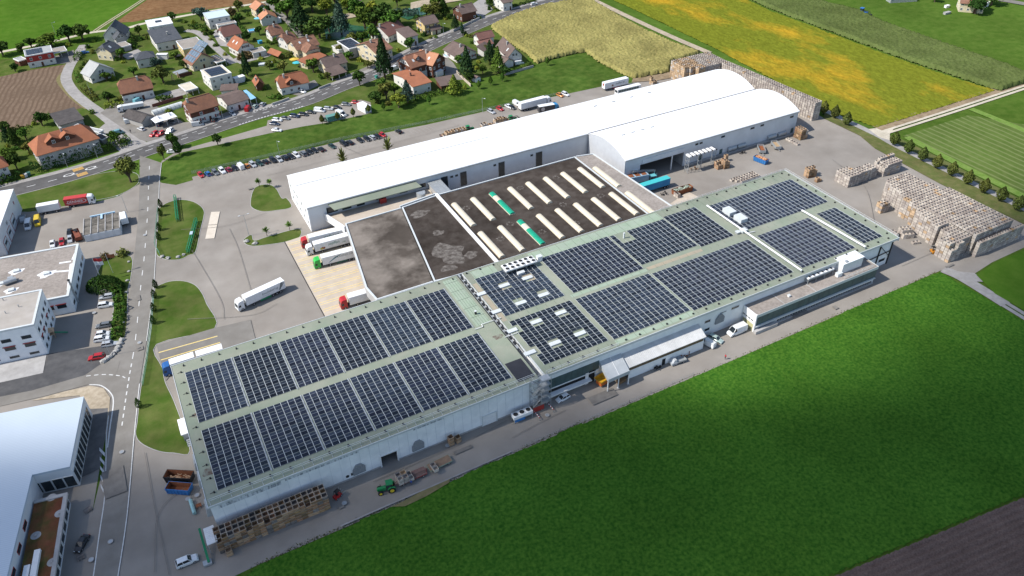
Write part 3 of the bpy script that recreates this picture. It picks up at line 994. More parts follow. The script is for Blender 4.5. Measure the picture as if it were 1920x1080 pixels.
b.bar((197.4,Y0 - .16,8.3),(202.7,Y0 - .16,3.2),.16)
put(b,'steel_brace',MT['black'],hall2)
window_part(hall2,hall2,198.6,201.6,1.6,2.9,Y0 + .2)
t = thing('cable_gantry','white gantry with black supports in the gap between the two solar halls','gantry',(72.9,138,0))
b = MB()
b.box(72.35,138,9.75,72.75,176.4,10.1)
put(b,'tray',MT['galv'],t)
for k in range(15):
 vbox(72.3,139.5 + k * 2.4,10.101,72.9,140.7 + k * 2.4,10.4,mats=MT['black'],name='support',parent=t)
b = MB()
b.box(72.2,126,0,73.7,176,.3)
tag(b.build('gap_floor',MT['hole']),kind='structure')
def pipe(name,label,pts,r=.12,z=ZR + .35,posts=True,matl=MT['white']):
 t = thing(name,label,'pipe',(pts[0][0],pts[0][1],ZR))
 b = MB()
 for i in range(len(pts) - 1):
  b.tube((*pts[i],z),(*pts[i + 1],z),r,n=8)
 put(b,'pipe_run',matl,t)
 b = MB()
 for i in range(len(pts) - 1):
  d = Vector(pts[i + 1]) - Vector(pts[i])
  n = max(1,int(d.length / 3.2))
  for k in range(n + 1):
   p = Vector(pts[i]) + d * k / n
   b.box(p.x - .08,p.y - .08,ZR,p.x + .08,p.y + .08,z - r)
 if posts:
  put(b,'support',MT['galv'],t)
 return t
pipe('roof_pipe','thick white pipe on supports crossing the right solar roof from the white coolers',[(188.6,152),(190.0,126.2)],.3,ZR + .9)
pipe('roof_pipe','long white pipe on supports crossing the right solar roof beside two grey boxes',[(163.0,170),(163.6,126.6)],.28,ZR + .9)
pipe('roof_pipe','thin pale pipe stepping across the gap between the solar halls',[(65.9,150.6),(68.2,150.6),(68.2,151.6),(74.4,151.6)],.09)
pipe('roof_pipe','thin white pipe bridging the gap lower down between the solar halls',[(71.5,143.6),(75.4,143.6)],.09)
pipe('roof_pipe','short white pipe linking two solar blocks right of the grey boxes',[(163.4,151.1),(166.8,150.4)],.12)
def roofbox(name,label,cat,x0,y0,x1,y1,h,matl=MT['white'],lid=True,z=ZR,legs=0.0):
 t = thing(name,label,cat,((x0 + x1) / 2,(y0 + y1) / 2,z))
 b = MB()
 b.box(x0,y0,z + legs,x1,y1,z + h)
 put(b,'body',matl,t)
 if lid:
  b = MB()
  b.box(x0 - .08,y0 - .08,z + h + .002,x1 + .08,y1 + .08,z + h + .1)
  put(b,'lid',MT['alu'],t)
 if legs:
  b = MB()
  for x in (x0 + .1,x1 - .2):
   for y in (y0 + .1,y1 - .2):
    b.box(x,y,z,x + .12,y + .12,z + legs - .002)
  put(b,'leg',MT['galv'],t)
 return t
roofbox('ventilation_box','upper grey ribbed box of two beside the white pipe on the right solar roof','roof unit',165.6,161.5,168.4,165.2,1.5,MT['alu'])
roofbox('ventilation_box','lower grey ribbed box of two beside the white pipe on the right solar roof','roof unit',166.0,156.3,168.8,160.0,1.5,MT['alu'])
roofbox('roof_hatch','small hatch with an orange end on the right solar roof','hatch',162.6,147.6 + 4,164.6,153.2,.9,MT['alu'])
roofbox('roof_vent','round grey cowl by the white pipe on the right solar roof','roof vent',160.8,152,162,153.2,.7,MT['galv'])
roofbox('roof_unit','small white cabinet with a dark shadow behind the fan cooler on the right solar roof','roof unit',97.0,170.3,98.6,171.6,1.7,MT['white'])
roofbox('roof_unit','low white block in front of the fan cooler on the right solar roof','roof unit',88.3,167.0,90.6,168.0,.7,MT['white'])
roofbox('roof_unit','narrow mast like vent on the bare green square of the right solar roof','roof vent',127.6,168.2,128,168.6,1.9,MT['alu'])
roofbox('roof_vent','small dark cowl on the green sheets at the end of the left solar roof','roof vent',68.7,156.6,69.2,157.1,1.1,MT['black'])
SK = [V(840,470,6)(*q) for q in ((365,485),(632,388),(892,302),(537,683),(822,583),(1075,493),(715,897),(995,795),(1268,695),(1205,1035))] + \
 [V(960,600,5.685)(*q) for q in ((190,345),(724,142))]
sk = MB()
sk.box(-1.6,-.6,0,1.6,.6,.32)
sk.box(-1.68,-.68,.322,1.68,.68,.42)
sk_me = sk.mesh('skylight',MT['alu'])
for i,q in enumerate(SK):
 p = G(q,ZR + .4)
 o = link('skylight',sk_me,hall2,(p.x - A0,p.y - Y0,ZR))
# ---- solar panels
def panel_mesh():
 b = MB()
 w,d,h = 1.60,1.03,.04
 b.box(0,0,-h,w,d,0,0,bottom=False)
 f = .026
 b.quad((f,f,.004),(w - f,f,.004),(w - f,d - f,.004),(f,d - f,.004),1)
 return b
def tilt(bv,x,y,z,a):
 ca,sa = math.cos(a),math.sin(a)
 return [(x + vx,y + vy * ca - vz * sa,z + vy * sa + vz * ca) for vx,vy,vz in bv]
PBv = panel_mesh()
MT['pvframe'] = mat('panel_frame',(.33,.35,.36),.5)
pv_me = PBv.mesh('solar_panel',[MT['pvframe'],MT['pv']])
blocks = []
def block(label,x0,ncol,y0,npair,holes=None,near=False):
 blocks.append((label,x0,ncol,y0,npair,holes or [],near))
ords = ['first','second','third','fourth','fifth','sixth']
for i in range(6):
 block('%s block from the left in the near row of the left solar roof' % ords[i],-8.5 + i * 12.47,7,129.0,9,near=True)
for i in range(6):
 block('%s block from the left in the far row of the left solar roof' % ords[i],-8.5 + i * 12.47,7,152.0,9)
skw = [G(q,ZR) for q in SK]
block('near skylit block at the left end of the right solar roof',75.6,(12,1.667),129.0,9,'sk')
block('far skylit block at the left end of the right solar roof',75.9,(12,1.63),151.8,9,'sk')
block('near block of the right solar roof above the ribbed canopy',97.2,(15,1.735),128.6,9)
block('far block of the right solar roof next to the bare green square',98.4,(15,1.67),151.6,9)
block('near block of the right solar roof above the parked vans',124.0,(22,1.72),128.0,9)
block('far block of the right solar roof between the bare square and the bent gap',124.1,(13,1.66),153.4,8,[(127.9,168.4,2.6)])
block('far block of the right solar roof left of the two grey boxes',146.2,(8,1.66),152.2,9)
block('near block of the right solar roof behind the roof coolers',165.6,(13,1.72),128.2,9)
block('far right corner block of the right solar roof',164.2,(22,1.69),152.6,8)
block('narrow block at the right end of the right solar roof',192.0,(5,1.7),128.6,9)
allp = []
for bi,(lab,x0,nc,y0,npair,holes,near) in enumerate(blocks):
 nc,pitch = nc if isinstance(nc,tuple) else (nc,1.70)
 for c in range(nc):
  for k in range(npair * 2):
   x = x0 + c * pitch
   pair,h = k // 2,k % 2
   yb = y0 + pair * 2.25
   cx,cy = x + .8,yb + (.5 if h == 0 else 1.55)
   if holes == 'sk' and any(abs(cx - s.x) < 1.95 and -1.7 < cy - s.y < 1.7 for s in skw):
    continue
   if holes and holes != 'sk' and any(abs(cx - s[0]) < s[2] and abs(cy - s[1]) < s[2] for s in holes):
    continue
   if bi == 17 and c > 12 and k > 15:
    continue
   allp.append((Vector((cx,cy,ZR - CAMZ)).length,bi,x,yb,h))
allp.sort()
TILT = rad(9)
single = set(range(300))
arr = {}
rest = {i: MB() for i in range(len(blocks))}
rails = {i: MB() for i in range(len(blocks))}
for n,(_,bi,x,yb,h) in enumerate(allp):
 if bi not in arr:
  lab,x0,nc,y0,npair,holes,near = blocks[bi]
  arr[bi] = thing('solar_array',lab,'solar panels',(x0,y0,ZR),0,'solar panel blocks on the hall roofs')
 root = arr[bi]
 if h == 0:
  o_y,o_z,a = yb,.12,TILT
 else:
  o_y,o_z,a = yb + 1.07,.12 + 1.03 * math.sin(TILT),-TILT
 if n < 300:
  o = link('solar_panel',pv_me,root,(x - root.location.x,o_y - root.location.y,o_z))
  o.rotation_euler = (a,0,0)
 else:
  vs = tilt(PBv.v,x - root.location.x,o_y - root.location.y,o_z,a)
  m0 = len(rest[bi].m)
  rest[bi].add(vs,PBv.f)
  for i in range(len(PBv.f)):
   rest[bi].m[m0 + i] = PBv.m[i]
for bi,(lab,x0,nc,y0,npair,holes,near) in enumerate(blocks):
 root = arr[bi]
 if rest[bi].v:
  tag(rest[bi].build('solar_panel',[MT['pvframe'],MT['pv']],root),kind='stuff')
 nc,pitch = nc if isinstance(nc,tuple) else (nc,1.70)
 for c in range(nc + 1):
  x = c * pitch - .05
  zt = .12 + 1.02 * math.sin(TILT)
  for pr in range(npair):
   ya = pr * 2.25
   if holes and any(abs(x0 + x - s[0] if isinstance(s,tuple) else x0 + x - s.x) < 1.7 and abs(y0 + ya + 1 - (s[1] if isinstance(s,tuple) else s.y)) < 2 for s in (skw if holes == 'sk' else holes)):
    continue
   rails[bi].bar((x,ya - .1,.14),(x,ya + 1.02,zt + .04),.08,.05)
   rails[bi].bar((x,ya + 1.04,zt + .04),(x,ya + 2.15,.14),.08,.05)
 tag(rails[bi].build('mounting_rail',MT['alu'],root),kind='stuff')
 if nc == 7:
  b = MB()
  b.box(11.94,-.4,.02,12.12,npair * 2.25,.16)
  b.build('cable_duct',MT['galv'],root)
# ---- white barrel roofed hangars
def barrel(b,x0,x1,y0,y1,ze,rise,n=16,t=.25,mi=0):
 pr = [(y0 + (y1 - y0) * i / n,ze + rise * (1 - (2 * i / n - 1) ** 2)) for i in range(n + 1)]
 for i in range(n):
  (ya,za),(yb,zb) = pr[i],pr[i + 1]
  b.add([(x0,ya,za),(x1,ya,za),(x1,yb,zb),(x0,yb,zb),(x0,ya,za - t),(x1,ya,za - t),(x1,yb,zb - t),(x0,yb,zb - t)],
   [(0,1,2,3),(7,6,5,4),(0,3,7,4),(1,5,6,2)],mi)
 b.quad((x0,y0,ze - t),(x1,y0,ze - t),(x1,y0,ze),(x0,y0,ze),mi)
 b.quad((x1,y1,ze - t),(x0,y1,ze - t),(x0,y1,ze),(x1,y1,ze),mi)
 return pr
def gable_wall(b,x0,x1,y0,y1,ze,rise,n=16,z0=0):
 top = [(y0 + (y1 - y0) * i / n,ze + rise * (1 - (2 * i / n - 1) ** 2) - .26) for i in range(n + 1)]
 for x in (x0,x1):
  b.poly([(x,y0,z0),(x,y1,z0)] + [(x,y,z) for y,z in top[::-1]])
 for i in range(n):
  b.quad((x0,top[i][0],top[i][1]),(x1,top[i][0],top[i][1]),(x1,top[i + 1][0],top[i + 1][1]),(x0,top[i + 1][0],top[i + 1][1]))
 b.quad((x0,y0,z0),(x1,y0,z0),(x1,y0,top[0][1]),(x0,y0,top[0][1]))
 b.quad((x1,y1,z0),(x0,y1,z0),(x0,y1,top[-1][1]),(x1,y1,top[-1][1]))
HX0,HX1,HY0,HY1 = 43.0,244.6,237.5,263.4
hg = thing('storage_hangar','longest white building with a low arched white roof behind the dark flat roofs','industrial building',(HX0,HY0,0))
b = MB()
barrel(b,HX0 - .15,HX1 + .15,HY0 - .3,HY1 + .3,10,3.0)
put(b,'roof',MT['sheet'],hg)
b = MB()
b.box(HX0 + .3,HY0,0,HX1 - .3,HY0 + .25,9.72)
put(b,'wall',MT['greywall'],hg)
b = MB()
b.box(HX0 + .3,HY1 - .25,0,HX1 - .3,HY1,9.72)
put(b,'wall',MT['greywall'],hg)
for x in (HX0,HX1 - .3):
 b = MB()
 gable_wall(b,x,x + .3,HY0,HY1,9.95,3.0)
 put(b,'wall',MT['whitewall'],hg)
b = MB()
b.box(HX0 - .2,HY0 - .55,9.55,HX1 + .2,HY0 - .3,9.85)
put(b,'gutter',MT['galv'],hg)
b = MB()
b.bar((HX0,249.0,12.98),(120,249.0,12.98),.14,.1)
put(b,'ridge_cable',MT['black'],hg)
for k in range(4):
 x = 170 + k * 9.2
 vbox(x,252,12.98,x + 1.6,252.35,13.2,mats=MT['galv'],name='ridge_vent',parent=hg)
for x0,x1,z0,z1 in ((93.4,96.3,1.9,7.9),(101.3,104.1,1.8,7.8),(117.5,120.3,1.4,7.6),(134.0,137.0,1.2,7.6),(49.4,53.6,5.4,8.0),(55.0,58.6,5.2,7.3),
     (60.4,63.6,5.1,7.1),(67.6,71.0,5.6,7.0),(76.9,80.2,5.6,7.0),(84.6,87.5,5.7,7.6)):
 window_part(hg,hg,x0,x1,z0,z1,HY0,MT['galv'] if z1 - z0 > 3 else MT['alu'],name='door' if z1 - z0 > 3 else 'window')
for x in (97.2,99.2,115.3,131.5):
 window_part(hg,hg,x,x + 1.4,6.4,7.5,HY0)
for zz,ys in ((6.6,(240.5,246,251.5,255.5,260)),(2.2,(240,244.5,249.5,254.5,259.5))):
 for y in ys:
  b = MB()
  b.box(HX0 - .07,y - .6,zz,HX0 + .02,y - .5,zz + 1.5)
  b.box(HX0 - .07,y + .5,zz,HX0 + .02,y + .6,zz + 1.5)
  b.box(HX0 - .07,y - .5,zz,HX0 + .02,y + .5,zz + .1)
  b.box(HX0 - .07,y - .5,zz + 1.4,HX0 + .02,y + .5,zz + 1.5)
  w = put(b,'window',MT['galv'],hg)
  b = MB()
  b.box(HX0 - .03,y - .5,zz + .1,HX0 + .01,y + .5,zz + 1.4)
  sub(b,'pane',MT['glass'],w,hg)
b = MB()
b.add([(50.3,HY0 - .31,9.4),(83.3,HY0 - .31,9.3),(84.4,HY0 - 3.6,8.4),(51.6,HY0 - 3.6,8.4),(50.3,HY0 - .31,9.2),(83.3,HY0 - .31,9.1),(84.4,HY0 - 3.6,8.15),(51.6,HY0 - 3.6,8.15)],
 [(0,3,2,1),(4,5,6,7),(3,7,6,2),(0,4,7,3),(1,2,6,5)])
put(b,'canopy',MT['roofgreen'],hg)
GX0,GX1,GY0,GY1 = 158.0,245.4,211.3,237.2
hg2 = thing('storage_hangar','shorter white arched roof hangar with an open front beside the crate yard','industrial building',(GX0,GY0,0))
b = MB()
barrel(b,GX0 - .15,GX1 + .15,GY0 - .3,GY1 - .1,10,3.0)
put(b,'roof',MT['sheet'],hg2)
b = MB()
b.box(GX0 + .3,GY0,0,165.2,GY0 + .25,9.72)
b.box(186.2,GY0,0,GX1 - .3,GY0 + .25,9.72)
b.box(165.2,GY0,6.2,186.2,GY0 + .25,9.72)
put(b,'wall',MT['greywall'],hg2)
b = MB()
b.box(165,GY0 + 15,0,190,GY0 + 15.2,9.5)
b.box(186.2,GY0 + .3,0,186.4,GY0 + 15,9.5)
put(b,'inner_wall',MT['concg'],hg2)
for x in (GX0,GX1 - .3):
 b = MB()
 gable_wall(b,x,x + .3,GY0,GY1 - .4,9.95,3.0)
 put(b,'wall',mat('pale_grey_cladding',(.44,.455,.475),.7,(.40,.415,.44),.5),hg2)
b = MB()
b.box(GX0 - .2,GY0 - .5,9.55,GX1 + .2,GY0 - .31,9.85)
put(b,'gutter',MT['galv'],hg2)
b = MB()
b.box(GX0,GY1 - .3,9.9,GX1,GY1 + .1,10.16)
put(b,'valley_gutter',MT['black'],hg2)
b = MB()
b.bar((180.3,GY0 - .1,0),(180.3,GY0 - .1,6.2),.35)
put(b,'column',MT['white'],hg2)
b = MB()
b.box(166,GY0 - .25,6.3,186,GY0 - .01,8.2)
put(b,'door_rail',MT['greywall'],hg2)
for k in range(4):
 vbox(165 + k * 4.6,224.2,13.0,166.6 + k * 4.6,224.5,13.2,mats=MT['galv'],name='ridge_vent',parent=hg2)
for x0,x1 in ((191.2,193.0),(193.3,195.1),(204.2,206.4),(219.4,221.8),(224.7,226.8)):
 window_part(hg2,hg2,x0,x1,7.6,8.7,GY0)
window_part(hg2,hg2,240.8,243.0,7.6,8.7,GY0)
for x in (204.6,194.0,243.0):
 b = MB()
 b.box(x,GY0 - .06,.05,x + 1.5,GY0 - .005,2.6)
 put(b,'door',MT['teal'],hg2)
cowl = MB()
for i in range(8):
 a0,a1 = math.pi * i / 8,math.pi * (i + 1) / 8
 cowl.quad((-2.2,-.1 - .9 * math.sin(a0),1 + 1.0 * math.cos(a0)),(2.2,-.1 - .9 * math.sin(a0),1 + 1.0 * math.cos(a0)),(2.2,-.1 - .9 * math.sin(a1),1 + 1.0 * math.cos(a1)),(-2.2,-.1 - .9 * math.sin(a1),1 + 1.0 * math.cos(a1)))
for x in (-2.2,2.2):
 cowl.poly([(x,0,0),(x,0,2)] + [(x,-.1 - .9 * math.sin(math.pi * i / 8),1 + math.cos(math.pi * i / 8)) for i in range(9)])
cowl_me = cowl.mesh('extract_cowl',MT['galv'])
copies(cowl_me,'extract_cowl',hg2,[(x,GY0,.5) for x in (210.8,216,232.2,237.8)])
b = MB()
b.box(188,GY0 - 1.2,0,244,GY0 - .02,.55)
put(b,'plinth',MT['concg'],hg2)
t = thing('cooling_rack','white fan cooler on tall lattice legs in front of the open hangar','cooling unit',(184,205.3,0))
b = MB()
for k in range(7):
 b.box(184 + k * 1.95,205.3,7.0,185.1 + k * 1.95,207.8,7.5)
 b.box(185.12 + k * 1.95,205.3,7.0,185.93 + k * 1.95,207.8,7.2,1)
put(b,'fan_housing',[MT['white'],MT['black']],t)
b = MB()
for x in (184.2,190.5,197.3):
 for y in (205.5,207.6):
  b.bar((x,y,0),(x,y,7),.16)
 for k in range(4):
  b.bar((x,205.5,k * 1.7),(x,207.6,k * 1.7 + 1.7),.09)
  b.bar((x,205.5,k * 1.7 + 1.7),(x,207.6,k * 1.7 + 1.7),.09)
b.bar((184.2,205.5,6.9),(197.3,205.5,6.9),.16)
b.bar((184.2,207.6,6.9),(197.3,207.6,6.9),.16)
put(b,'lattice_frame',MT['galv'],t)
# ---- flat roofs between the halls
ZF = 8.0
def flatroof(name,label,pts,z,matl,par=.35,walls=MT['concg'],parw=.45,parm=MT['alu'],hole=0.0,skip=()):
 c = Vector((pts[0][0],pts[0][1],0))
 t = thing(name,label,'industrial building',c)
 b = MB()
 b.prism(pts,hole,z - .25)
 put(b,'wall',walls,t)
 b = MB()
 b.prism(pts,z - .25,z)
 put(b,'roof',matl,t)
 n = len(pts)
 for i in range(n):
  if i in skip:
   continue
  p,q = Vector(pts[i]),Vector(pts[(i + 1) % n])
  d = (q - p).normalized()
  nn = Vector((d.y,-d.x)) * (parw * .5)
  b = MB()
  b.prism([p + nn * .1 - nn * 2,q + nn * .1 - nn * 2,q + nn * .1 + nn * .0,p + nn * .1],z - .3 + i * .004,z + par + i * .006)
  put(b,'parapet',parm,t)
 return t
fl = flatroof('flat_roof_building','wide dark flat roof with two rows of long skylights',[(87.3,177),(145.2,177),(145.0,226.2),(87.3,226.2)],ZF,MT['felt'],.3,skip=(0,3))
b = MB()
b.box(86.4,176.9,ZF - .5,87.35,226.4,ZF + .7)
put(b,'parapet',MT['white'],fl)
flatroof('flat_roof_building','narrow pale flat roof strip right of the skylight roof',[(145.6,177),(155.4,177),(152.5,224.8),(145.6,226.4)],ZF,MT['felt2'] if False else MT['feltg'],.3,skip=(0,3))
fm = flatroof('flat_roof_building','blackish flat roof with grey lichen patches, left of the skylight roof',[(65.6,179),(86.3,177),(86.3,226),(72.9,224.4)],ZF,MT['felt'],.25,skip=(1,))
flatroof('flat_roof_building','brownish weathered flat roof above the loading dock',[(46.2,186.3),(47,179),(65.2,179),(72.5,224.2),(52.1,223.9)],ZF,MT['felt2'],.3,hole=4.6,skip=(2,))
b = MB()
b.prism([(50.6,186),(52,179),(65,179),(71,223.5),(55.5,223.5)],0,4.6)
t = thing('dock_wall','shaded loading dock wall below the brownish flat roof','wall',(50.6,186,0))
put(b,'wall',MT['concg'],t)
for (cx,cy,r1,r2) in ((75.8,190.5,4.6,6.2),(76.6,217.5,3.4,2.0),(72.3,183.5,2.6,1.6),(77.5,203.5,2.0,1.4),(81.5,186.5,2.3,1.9)):
 b = MB()
 b.poly([(cx + r1 * (1 + .22 * math.sin(3 * a_ + cx) + .12 * math.sin(7 * a_)) * math.cos(a_),cy + r2 * (1 + .2 * math.cos(2 * a_ + cy) + .1 * math.sin(5 * a_)) * math.sin(a_),ZF + .006) for a_ in [i * math.pi / 14 for i in range(28)]])
 put(b,'lichen_patch',MT['patch'],fm)
for (cx,cy) in ((92.5,213),(101,196.5),(115.5,216),(123,198.5),(130.5,216),(137.8,197),(108.0,187),(94,190),(120.5,186)):
 b = MB()
 for k in range(7):
  a_ = k * .9 + cx
  r_ = .8 + .3 * math.sin(k * 3)
  q = (cx + 1.1 * math.cos(a_),cy + 1.1 * math.sin(a_))
  b.poly([(q[0] + r_ * .45 * math.cos(s_) * (1 + .3 * math.sin(3 * s_)),q[1] + r_ * .45 * math.sin(s_),ZF + .006 + k * .002) for s_ in [i * math.pi / 5 for i in range(10)]])
 put(b,'lichen_ring',MT['patch'],fl)['kind'] = 'stuff'
sky_l = MB()
L_,R_ = 16.2,1.0
N_ = 8
def vault(b,r,x_off,y0,y1,mi=0,h=.55,base=.25):
 for i in range(N_):
  a0,a1 = math.pi * i / N_,math.pi * (i + 1) / N_
  b.quad((-r * math.cos(a0),y0,base + h * math.sin(a0)),(-r * math.cos(a0),y1,base + h * math.sin(a0)),(-r * math.cos(a1),y1,base + h * math.sin(a1)),(-r * math.cos(a1),y0,base + h * math.sin(a1)),mi)
 for y in (y0,y1):
  b.poly([(-r * math.cos(math.pi * i / N_),y,base + h * math.sin(math.pi * i / N_)) for i in range(N_ + 1)],mi)
cream = mat('cream_glassfibre',(.62,.55,.42),.55,(.54,.47,.36),.5,stretch=(1,.25,1))
greeng = mat('green_sheet_vault',(.01,.30,.18),.45,(.01,.24,.14),.5)
base = MB()
base.box(-1.12,0,0,1.12,L_,.25)
base_me = base.mesh('curb',cream)
va = MB()
vault(va,1.0,0,.1,L_ - .1)
va_me = va.mesh('vault',cream)
va = MB()
vault(va,1.06,0,1.6,1.75,h=.6)
vault(va,1.06,0,L_ - .45,L_ - .3,h=.6)
rib_me = va.mesh('rib',mat('cream_rib',(.48,.44,.36),.7))
va = MB()
vault(va,1.0,0,.1,9.8)
vault(va,1.0,0,13.2,L_ - .1)
vg_me = va.mesh('vault',greeng)
va = MB()
vault(va,1.0,0,9.82,13.18)
vc_me = va.mesh('vault',cream)
va = MB()
for k in range(8):
 vault(va,1.03,0,1.2 + k * 1.15,1.28 + k * 1.15,h=.57)
vr_me = va.mesh('rib',greeng)
names = ['first','second','third','fourth','fifth','sixth','seventh','eighth']
for row,y in enumerate((201.3,180.2)):
 for k in range(9):
  x = 89.7 + k * 7.42 if k < 8 else 146.9
  yy = y - (2.4 if k == 8 else 0)
  gr = k == 2
  lab = ('%s long skylight with green ribbed ends' % ('far' if row == 0 else 'near')) if gr else \
   ('long cream skylight, %s from the left in the %s row' % (names[k],'far' if row == 0 else 'near') if k < 8 else
   '%s cream skylight on the narrow pale roof strip' % ('far' if row == 0 else 'near'))
  t = thing('roof_skylight',lab,'skylight',(x,yy,ZF),0,'long skylights on the dark flat roof')
  link('curb',base_me,t)
  if gr:
   link('vault',vg_me,t)
   link('vault',vc_me,t)
   tag(link('rib',vr_me,t),kind='stuff')
  else:
   link('vault',va_me,t)
   link('rib',rib_me,t)
t = thing('roof_gutter','long double metal gutter between the dark flat roofs and the solar hall','gutter',(66,176.8,9.6))
for y,z in ((176.62,9.5),(177.05,9.1)):
 vbox(66,y,z,156,y + .2,z + .35,mats=MT['alu'],name='gutter',parent=t)
t = thing('terrace_deck','sunlit concrete deck between the long hangar and the flat roofs','terrace',(49,226,0))
b = MB()
b.prism([(49.0,237.1),(52.3,226.0),(73,226.2),(87,227.5),(88.4,237.1)],3.4,5.0)
put(b,'deck',MT['conc'],t)
b = MB()
b.prism([(48.5,237.2),(51.9,225.6),(52.4,225.9),(49.0,237.3)],3.2,6.0)
put(b,'parapet',MT['white'],t)
b = MB()
b.prism([(72.7,225.5),(87,227.3),(86.9,227.8),(72.6,226.0)],4.8,8.1)
put(b,'parapet',MT['alu'],t)
b = MB()
b.box(58,231,0,59,236,3.4)
b.box(74,231,0,75,236,3.4)
put(b,'support_wall',MT['concg'],t)
b = MB()
b.box(68.6,235.2,5.0,71.0,236.6,6.9)
tag(put(b,'board',MT['red'],t),'upright red board leaning on the wall of the deck')
t = thing('link_roof','small ribbed grey roof linking the hangar and the skylight roof','canopy',(88,229,7))
b = MB()
b.box(87.8,227.2,7.4,93.0,236.9,7.65)
for k in range(12):
 b.box(87.9 + k * .43,227.3,7.651,88.0 + k * .43,236.8,7.74)
put(b,'roof',MT['galv'],t)
b = MB()
b.box(88.2,227.6,0,88.5,236.8,7.4)
b.box(92.4,227.6,0,92.7,236.8,7.4)
put(b,'wall',MT['concg'],t)
t = thing('stair_drum','grey curved stair enclosure at the end of the deck','stair tower',(83,231,5))
b = MB()
for i in range(9):
 a0,a1 = math.pi * i / 9 * 1.0,math.pi * (i + 1) / 9
 b.quad((83 - 1.6 * math.cos(a0),232 - 2.6 * math.sin(a0),5),(83 - 1.6 * math.cos(a1),232 - 2.6 * math.sin(a1),5),(83 - 1.6 * math.cos(a1),232 - 2.6 * math.sin(a1),7.8),(83 - 1.6 * math.cos(a0),232 - 2.6 * math.sin(a0),7.8))
b.poly([(83 - 1.6 * math.cos(math.pi * i / 9),232 - 2.6 * math.sin(math.pi * i / 9),7.8) for i in range(10)])
put(b,'enclosure',MT['galv'],t)
def fan_table(name,label,x0,y0,nx,ny,px_,py_,z0,z1,ztop):
 """condenser: deck with round fan openings, each fan a part"""
 t = thing(name,label,'cooling unit',(x0,y0,z0))
 w,d = nx * px_,ny * py_
 b = MB()
 b.box(x0,y0,z1,x0 + w,y0 + d,ztop)
 put(b,'deck',MT['white'],t)
 f = MB()
 f.tube((0,0,.002),(0,0,.16),.42 * min(px_,py_),n=14)
 fme = f.mesh('fan',MT['white'])
 f = MB()
 f.poly([(.36 * min(px_,py_) * math.cos(i * math.pi / 7),.36 * min(px_,py_) * math.sin(i * math.pi / 7),.164) for i in range(14)])
 gme = f.mesh('fan_opening',MT['black'])
 for i in range(nx):
  for j in range(ny):
   o = link('fan',fme,t,((i + .5) * px_,(j + .5) * py_,ztop - z0))
   link('fan_opening',gme,o)
 b = MB()
 for x in np.linspace(x0 + .1,x0 + w - .25,max(2,nx // 2 + 1)):
  for y in (y0 + .05,y0 + d - .2):
   b.box(x,y,z0,x + .15,y + .15,z1 - .002)
 put(b,'leg',MT['galv'],t)
 b = MB()
 b.box(x0 + .3,y0 + d * .3,z0 + .4,x0 + w - .3,y0 + d * .7,z1 - .01)
 put(b,'coil_block',MT['galv'],t)
 return t
fan_table('roof_cooler','white cooler with two rows of fans at the back of the right solar roof',85.0,168.6,6,2,1.8,1.75,ZR,ZR + 1.5,ZR + 1.9)
# ---- annex along the field road
AX0,AX1,AY0,AY1,AZ = 141.7,191.0,120.5,125.9,6.3
an = thing('annex_building','low annex with a gravelled roof and green glazed front beside the field','industrial building',(AX0,AY0,0))
b = MB()
b.box(AX0 + .2,AY0 + .15,0,AX1 - .2,AY1,AZ - .5)
put(b,'wall',MT['greywall'],an)
b = MB()
b.box(AX0,AY0,AZ - .5,AX1,AY1 + .05,AZ - .02)
put(b,'roof',MT['feltg'],an)
for a in ((AX0 - .05,AY0 - .1,AZ - .9,AX1 + .05,AY0 - .002,AZ + .15),(AX1 + .002,AY0,AZ - .6,AX1 + .1,AY1,AZ + .13),(AX0,AY1 + .06,AZ - .2,AX1,AY1 + .2,AZ + .2)):
 vbox(*a,mats=MT['alu'],name='roof_edge',parent=an)
b = MB()
b.box(AX0 - .25,AY0 - .05,0,AX0 + .19,AY0 + .5,AZ + .14)
b.box(AX0 - .25,AY0 + .5,2.6,AX0 - .002,AY1,AZ + .14)
put(b,'end_wall',MT['white'],an)
b = MB()
b.box(AX0 - .1,AY0 + .6,.05,AX0 + .18,AY1 - .5,2.55)
put(b,'door',mat('yellowish_door',(.42,.40,.22),.7),an)
for k in range(4):
 vbox(AX0 - .3,AY0 + .9 + k * 1.15,3.6,AX0 - .252,AY0 + 1.75 + k * 1.15,3.95,mats=MT['glass'],name='window',parent=an)
for k in range(24):
 x = AX0 + .5 + k * 2.03
 vbox(x,AY0 + .02,2.3,x + 1.96,AY0 + .148,5.38,mats=MT['teal'],name='window_panel',parent=an)
b = MB()
b.box(AX0 + .2,AY0 - .4,1.95,AX1 - .2,AY0 + .14,2.2)
put(b,'ledge',MT['alu'],an)
b = MB()
for k in range(38):
 b.box(AX0 + 9 + k * 1.04,AY0 + .06,.5,AX0 + 9.8 + k * 1.04,AY0 + .149,.95)
put(b,'vent_slot',MT['black'],an)['kind'] = 'stuff'
b = MB()
b.box(AX0 - .4,AY0 - 1.3,0,AX0 + 8,AY0 - .3,1.1)
b.box(AX0 + 8.05,AY0 - .35,0,AX1 - .5,AY0 + .1,.35)
put(b,'plinth',MT['concg'],an)
for x in (AX0 + 10.5,AX0 + 23):
 vbox(x,AY0 + .1,AZ - .018,x + .25,AY1 - .1,AZ + .06,mats=MT['concg'],name='roof_strip',parent=an)
b = MB()
for z in (.5,1.0):
 b.bar((AX0 + 35,AY0 + .5,AZ + z),(AX1 - 2,AY0 + .5,AZ + z),.06)
for k in range(7):
 b.bar((AX0 + 35 + k * 2,AY0 + .5,AZ),(AX0 + 35 + k * 2,AY0 + .5,AZ + 1),.06)
put(b,'railing',MT['alu'],an)
t = thing('plant_room','windowless white box on the far end of the annex roof','plant room',(178,123.3,AZ))
b = MB()
